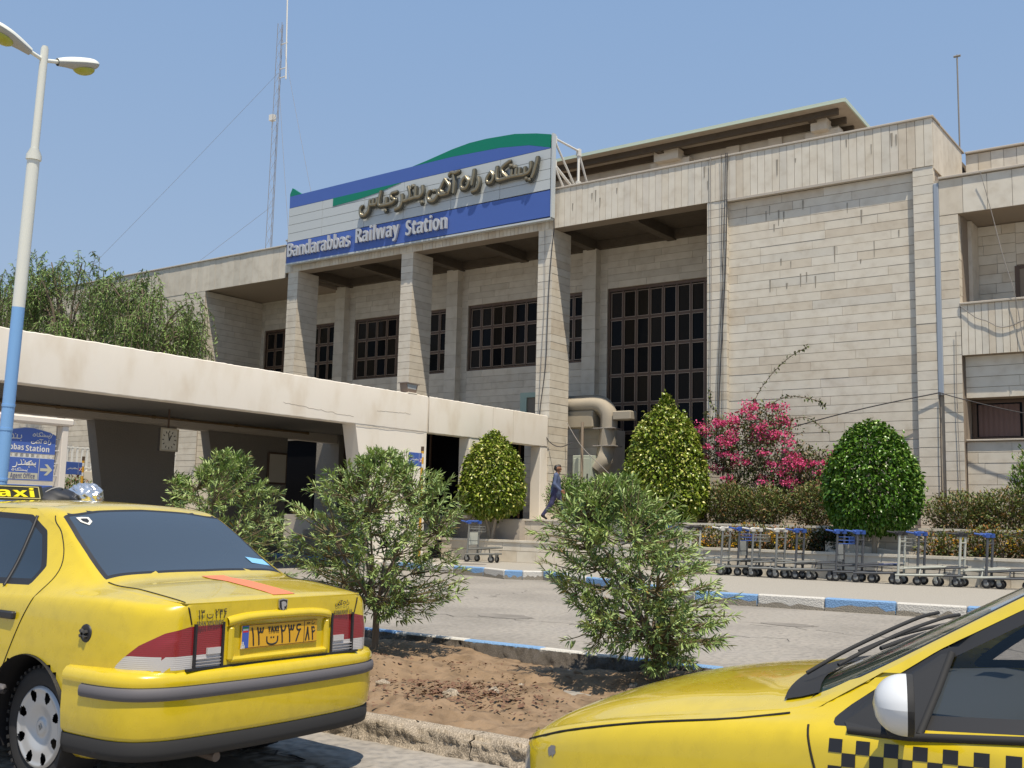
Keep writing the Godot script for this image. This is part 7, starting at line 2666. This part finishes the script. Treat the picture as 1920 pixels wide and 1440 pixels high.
	arm = [top_pt(3.55, -0.12, 0.03), top_pt(3.45, -0.25, 0.05), top_pt(3.33, -0.5, 0.05)]
	g.tube(smooth_line(arm, 5), 0.006, 6)
	g.tube(smooth_line([top_pt(3.47, -0.1, 0.02), top_pt(3.38, -0.3, 0.025), top_pt(3.3, -0.55, 0.02)], 5), 0.008, 5)
	put("wiper", g.mesh(), M.rubber, t)
	# grey patch where paint chipped off the wing, headlamp inside
	g = Geo.new()
	var chip := []
	var fnl := FastNoiseLite.new()
	for k in 16:
		var an := TAU * k / 16.0
		var rad := 0.018 + 0.012 * fnl.get_noise_1d(k * 37.0)
		chip.append(side_pt(4.235 + cos(an) * rad * 1.1, 0.708 + sin(an) * rad, 0.0012))
	for k in range(1, 15):
		g.tri(chip[0], chip[k], chip[k + 1])
	put("paint_chip", g.mesh(), mat(0.20, 0.19, 0.19, 0.8), t)
	# cabin: dashboard, steering wheel, seats, lining
	var dark := mat(0.028, 0.032, 0.038, 0.8)
	g = Geo.new()
	rows = []
	for r in 5:
		var row := []
		for c in 12:
			var s := lerpf(0.66, -0.66, c / 11.0)
			row.append(Vector3(-[3.45, 3.2, 3.0, 2.92, 2.9][r], [0.90, 0.93, 0.915, 0.86, 0.6][r], s))
		rows.append(row)
	g.sheet(rows, true)
	put("dashboard", g.mesh(), mat(0.05, 0.06, 0.065, 0.8), t)
	g = Geo.new()
	var ring := []
	var sx := Transform3D(Basis(Vector3.BACK, -1.05), Vector3(-2.72, 0.92, 0.34))
	for k in 33:
		ring.append(sx * Vector3(cos(TAU * k / 32.0) * 0.19, 0, sin(TAU * k / 32.0) * 0.19))
	g.tube(ring, 0.016, 8, false)
	g.tube([sx * Vector3(-0.18, 0, 0), sx * Vector3(0, -0.03, 0), sx * Vector3(0.0, -0.02, 0.18)], 0.014, 6)
	g.tube([sx * Vector3(0, -0.03, 0), sx * Vector3(0.0, -0.02, -0.18)], 0.014, 6)
	g.tube([sx * Vector3(0, -0.03, 0), sx * Vector3(0, -0.3, 0)], 0.035, 8)
	put("steering_wheel", g.mesh(), mat(0.05, 0.055, 0.06, 0.5), t)
	for s in [0.36, -0.36]:
		g = Geo.new()
		g.bevel(Vector3(-2.5, 0.32, s - 0.25), Vector3(-1.95, 0.52, s + 0.25), 0.05)
		g.bevel(Vector3(-0.1, 0.0, s - 0.24), Vector3(0.04, 0.58, s + 0.24), 0.05, Transform3D(Basis(Vector3.BACK, -0.25), Vector3(-1.95, 0.48, 0)))
		put("seat", g.mesh(), mat(0.06, 0.055, 0.05, 0.95), t)
	g = Geo.new()
	g.bevel(Vector3(-1.6, 0.3, -0.62), Vector3(-1.1, 0.5, 0.62), 0.05)
	g.bevel(Vector3(-1.15, 0.4, -0.62), Vector3(-0.98, 0.98, 0.62), 0.05)
	put("rear_seat", g.mesh(), mat(0.06, 0.055, 0.05, 0.95), t)
	g = Geo.new()
	var tk := [top_pt(3.05, -0.30, -0.012), top_pt(3.05, -0.44, -0.012), top_pt(3.17, -0.45, -0.012), top_pt(3.17, -0.31, -0.012)]
	g.quad(tk[0], tk[1], tk[2], tk[3])
	put("screen_sticker", g.mesh(), mat(0.22, 0.42, 0.72, 0.5), t)

# distance to a tapered capsule
func cone_d(p: Vector3, a: Vector3, b: Vector3, ra: float, rb: float) -> float:
	var e := b - a
	var w := clampf((p - a).dot(e) / e.length_squared(), 0.0, 1.0)
	return (p - a - e * w).length() - lerpf(ra, rb, w)

# bones: [a, b, ra, rb, colour]; returns a smooth skin by surface nets
func skin(g: Geo, bones: Array, cell: float, k: float) -> void:
	var lo := Vector3.ONE * 1e9
	var hi := -lo
	for b in bones:
		for e in [[b[0], b[2]], [b[1], b[3]]]:
			lo = lo.min(e[0] - Vector3.ONE * (e[1] + 0.06))
			hi = hi.max(e[0] + Vector3.ONE * (e[1] + 0.06))
	var n := Vector3i(((hi - lo) / cell).ceil()) + Vector3i.ONE
	var val := PackedFloat32Array()
	var own := PackedByteArray()
	val.resize(n.x * n.y * n.z)
	own.resize(val.size())
	val.fill(1.0)
	for bi in bones.size():
		var b: Array = bones[bi]
		var m: float = maxf(b[2], b[3]) + 0.07
		var i0 := Vector3i(((b[0] as Vector3).min(b[1]) - Vector3.ONE * m - lo) / cell).clamp(Vector3i.ZERO, n - Vector3i.ONE)
		var i1 := Vector3i(((b[0] as Vector3).max(b[1]) + Vector3.ONE * m - lo) / cell).clamp(Vector3i.ZERO, n - Vector3i.ONE)
		for x in range(i0.x, i1.x + 1):
			for y in range(i0.y, i1.y + 1):
				for z in range(i0.z, i1.z + 1):
					var id := (x * n.y + y) * n.z + z
					var d := cone_d(lo + Vector3(x, y, z) * cell, b[0], b[1], b[2], b[3])
					var o := val[id]
					if d < o:
						own[id] = bi
					var h := maxf(k - absf(d - o), 0.0) / k
					val[id] = minf(d, o) - h * h * k * 0.25
	var at := {}
	var step := [n.y * n.z, n.z, 1]
	for x in n.x - 1:
		for y in n.y - 1:
			for z in n.z - 1:
				var id := (x * n.y + y) * n.z + z
				var s := PackedFloat32Array([val[id], val[id + step[0]], val[id + step[1]], val[id + step[0] + step[1]], val[id + 1], val[id + 1 + step[0]], val[id + 1 + step[1]], val[id + 1 + step[0] + step[1]]])
				var neg := 0
				for v in s:
					neg += 1 if v < 0 else 0
				if neg == 0 or neg == 8:
					continue
				var sum := Vector3.ZERO
				var cnt := 0
				for e in [[0, 1], [2, 3], [4, 5], [6, 7], [0, 2], [1, 3], [4, 6], [5, 7], [0, 4], [1, 5], [2, 6], [3, 7]]:
					var a := s[e[0]]
					var b := s[e[1]]
					if (a < 0) != (b < 0):
						var w := a / (a - b)
						var pa := Vector3(e[0] & 1, (e[0] >> 1) & 1, e[0] >> 2)
						var pb := Vector3(e[1] & 1, (e[1] >> 1) & 1, e[1] >> 2)
						sum += pa.lerp(pb, w)
						cnt += 1
				var gr := Vector3(s[1] + s[3] + s[5] + s[7] - s[0] - s[2] - s[4] - s[6], s[2] + s[3] + s[6] + s[7] - s[0] - s[1] - s[4] - s[5], s[4] + s[5] + s[6] + s[7] - s[0] - s[1] - s[2] - s[3])
				g.col = bones[own[id]][4]
				at[id] = g.vert(lo + (Vector3(x, y, z) + sum / cnt) * cell, gr.normalized())
	for id in at:
		for ax in 3:
			var u: int = step[(ax + 1) % 3]
			var w: int = step[(ax + 2) % 3]
			if not (at.has(id - u) and at.has(id - w) and at.has(id - u - w)):
				continue
			var a := val[id]
			var b := val[id + step[ax]]
			if (a < 0) == (b < 0):
				continue
			var q: Array = [at[id], at[id - u], at[id - u - w], at[id - w]]
			if a < 0:
				g.i.append_array([q[0], q[2], q[1], q[0], q[3], q[2]])
			else:
				g.i.append_array([q[0], q[1], q[2], q[0], q[2], q[3]])

func person() -> void:
	var t := thing("person", "man in blue grey shirt and dark trousers walking past the hedge towards the right", "person", Vector3(-17.95, 1.435, -27.05), 0.5)
	var shirt := Color(0.085, 0.11, 0.20)
	var trou := Color(0.04, 0.04, 0.105)
	var sk := Color(0.26, 0.13, 0.075)
	var shoe := Color(0.015, 0.014, 0.014)
	var g := Geo.new()
	g.colored = true
	skin(g, [
		[Vector3(0.0, 0.90, 0.075), Vector3(-0.13, 0.48, 0.09), 0.095, 0.068, trou], [Vector3(-0.13, 0.48, 0.09), Vector3(-0.37, 0.15, 0.09), 0.068, 0.052, trou],
		[Vector3(0.0, 0.90, -0.075), Vector3(0.20, 0.49, -0.08), 0.095, 0.068, trou], [Vector3(0.20, 0.49, -0.08), Vector3(0.26, 0.10, -0.08), 0.068, 0.052, trou],
		[Vector3(-0.39, 0.11, 0.09), Vector3(-0.27, 0.035, 0.10), 0.042, 0.034, shoe], [Vector3(0.25, 0.045, -0.08), Vector3(0.40, 0.035, -0.09), 0.042, 0.034, shoe],
		[Vector3(-0.02, 0.80, 0.0), Vector3(0.0, 0.98, 0.0), 0.155, 0.145, shirt], [Vector3(0.0, 0.98, 0.04), Vector3(0.015, 1.22, 0.07), 0.125, 0.115, shirt], [Vector3(0.0, 0.98, -0.04), Vector3(0.015, 1.22, -0.07), 0.125, 0.115, shirt],
		[Vector3(0.0, 1.33, 0.14), Vector3(0.0, 1.33, -0.14), 0.068, 0.068, shirt],
		[Vector3(0.0, 1.31, 0.185), Vector3(-0.03, 1.05, 0.235), 0.062, 0.050, shirt], [Vector3(-0.03, 1.05, 0.235), Vector3(0.16, 0.88, 0.235), 0.050, 0.040, shirt],
		[Vector3(0.0, 1.31, -0.185), Vector3(-0.10, 1.05, -0.235), 0.062, 0.050, shirt], [Vector3(-0.10, 1.05, -0.235), Vector3(-0.06, 0.82, -0.225), 0.050, 0.040, shirt],
		[Vector3(0.015, 1.33, 0.0), Vector3(0.045, 1.46, 0.0), 0.055, 0.052, sk]], 0.019, 0.05)
	# head with jaw, nose, ears
	skin(g, [
		[Vector3(0.03, 1.545, 0.0), Vector3(0.065, 1.545, 0.0), 0.088, 0.082, sk], [Vector3(0.075, 1.47, 0.0), Vector3(0.10, 1.46, 0.0), 0.052, 0.042, sk],
		[Vector3(0.135, 1.53, 0.0), Vector3(0.157, 1.508, 0.0), 0.010, 0.015, sk], [Vector3(0.035, 1.53, 0.088), Vector3(0.03, 1.505, 0.088), 0.017, 0.013, sk], [Vector3(0.035, 1.53, -0.088), Vector3(0.03, 1.505, -0.088), 0.017, 0.013, sk],
		[Vector3(0.125, 1.467, 0.018), Vector3(0.125, 1.467, -0.018), 0.010, 0.010, Color(0.22, 0.08, 0.06)]], 0.0085, 0.018)
	# hands: palm, four fingers, thumb
	for h in [[Vector3(0.16, 0.88, 0.235), Vector3(0.82, -0.55, 0.0)], [Vector3(-0.06, 0.82, -0.225), Vector3(0.15, -0.98, 0.0)]]:
		var d: Vector3 = h[1].normalized()
		var up := Vector3(0, 0, 1).cross(d).normalized()
		var bn := [[h[0], h[0] + d * 0.05, 0.030, 0.03, sk], [h[0] + d * 0.05 + up * 0.018, h[0] + d * 0.09 + up * 0.022, 0.018, 0.016, sk], [h[0] + d * 0.05 - up * 0.018, h[0] + d * 0.09 - up * 0.022, 0.018, 0.016, sk]]
		for f in 4:
			var b: Vector3 = h[0] + d * 0.088 + up * (0.030 - f * 0.020)
			var m: Vector3 = b + d * [0.034, 0.040, 0.037, 0.028][f] + Vector3(0, -0.006, -0.004)
			bn.append([b, m, 0.0092, 0.0086, sk])
			bn.append([m, m + d * 0.026 - up * 0.022, 0.0086, 0.0076, sk])
		bn.append([h[0] + d * 0.03 + up * 0.028, h[0] + d * 0.062 + up * 0.052, 0.0105, 0.0095, sk])
		bn.append([h[0] + d * 0.062 + up * 0.052, h[0] + d * 0.092 + up * 0.052, 0.0095, 0.0082, sk])
		skin(g, bn, 0.0055, 0.008)
	var m := mat(1, 1, 1, 0.85)
	m.vertex_color_use_as_albedo = true
	put("body", g.mesh(), m, t)
	g = Geo.new()
	skin(g, [[Vector3(0.015, 1.565, 0.0), Vector3(0.075, 1.595, 0.0), 0.088, 0.066, Color.WHITE], [Vector3(-0.02, 1.52, 0.03), Vector3(-0.02, 1.52, -0.03), 0.056, 0.056, Color.WHITE]], 0.010, 0.03)
	put("hair", g.mesh(), mat(0.012, 0.010, 0.010, 0.5), t)
	g = Geo.new()
	for s in [0.032, -0.032]:
		g.lathe([Vector2(0, 0.009), Vector2(0.008, 0.005), Vector2(0.009, 0.0), Vector2(0.006, -0.006), Vector2(0, -0.008)], 8, Transform3D(Basis.IDENTITY, Vector3(0.138, 1.545, s)))
	put("eye", g.mesh(), mat(0.03, 0.025, 0.025, 0.3), t)
	g = Geo.new()
	g.tube([Vector3(-0.04, 1.385, 0.06), Vector3(0.05, 1.375, 0.055), Vector3(0.085, 1.35, 0.0), Vector3(0.05, 1.375, -0.055), Vector3(-0.04, 1.385, -0.06)], 0.014, 6)
	put("collar", g.mesh(), mat(0.10, 0.135, 0.25, 0.85), t)
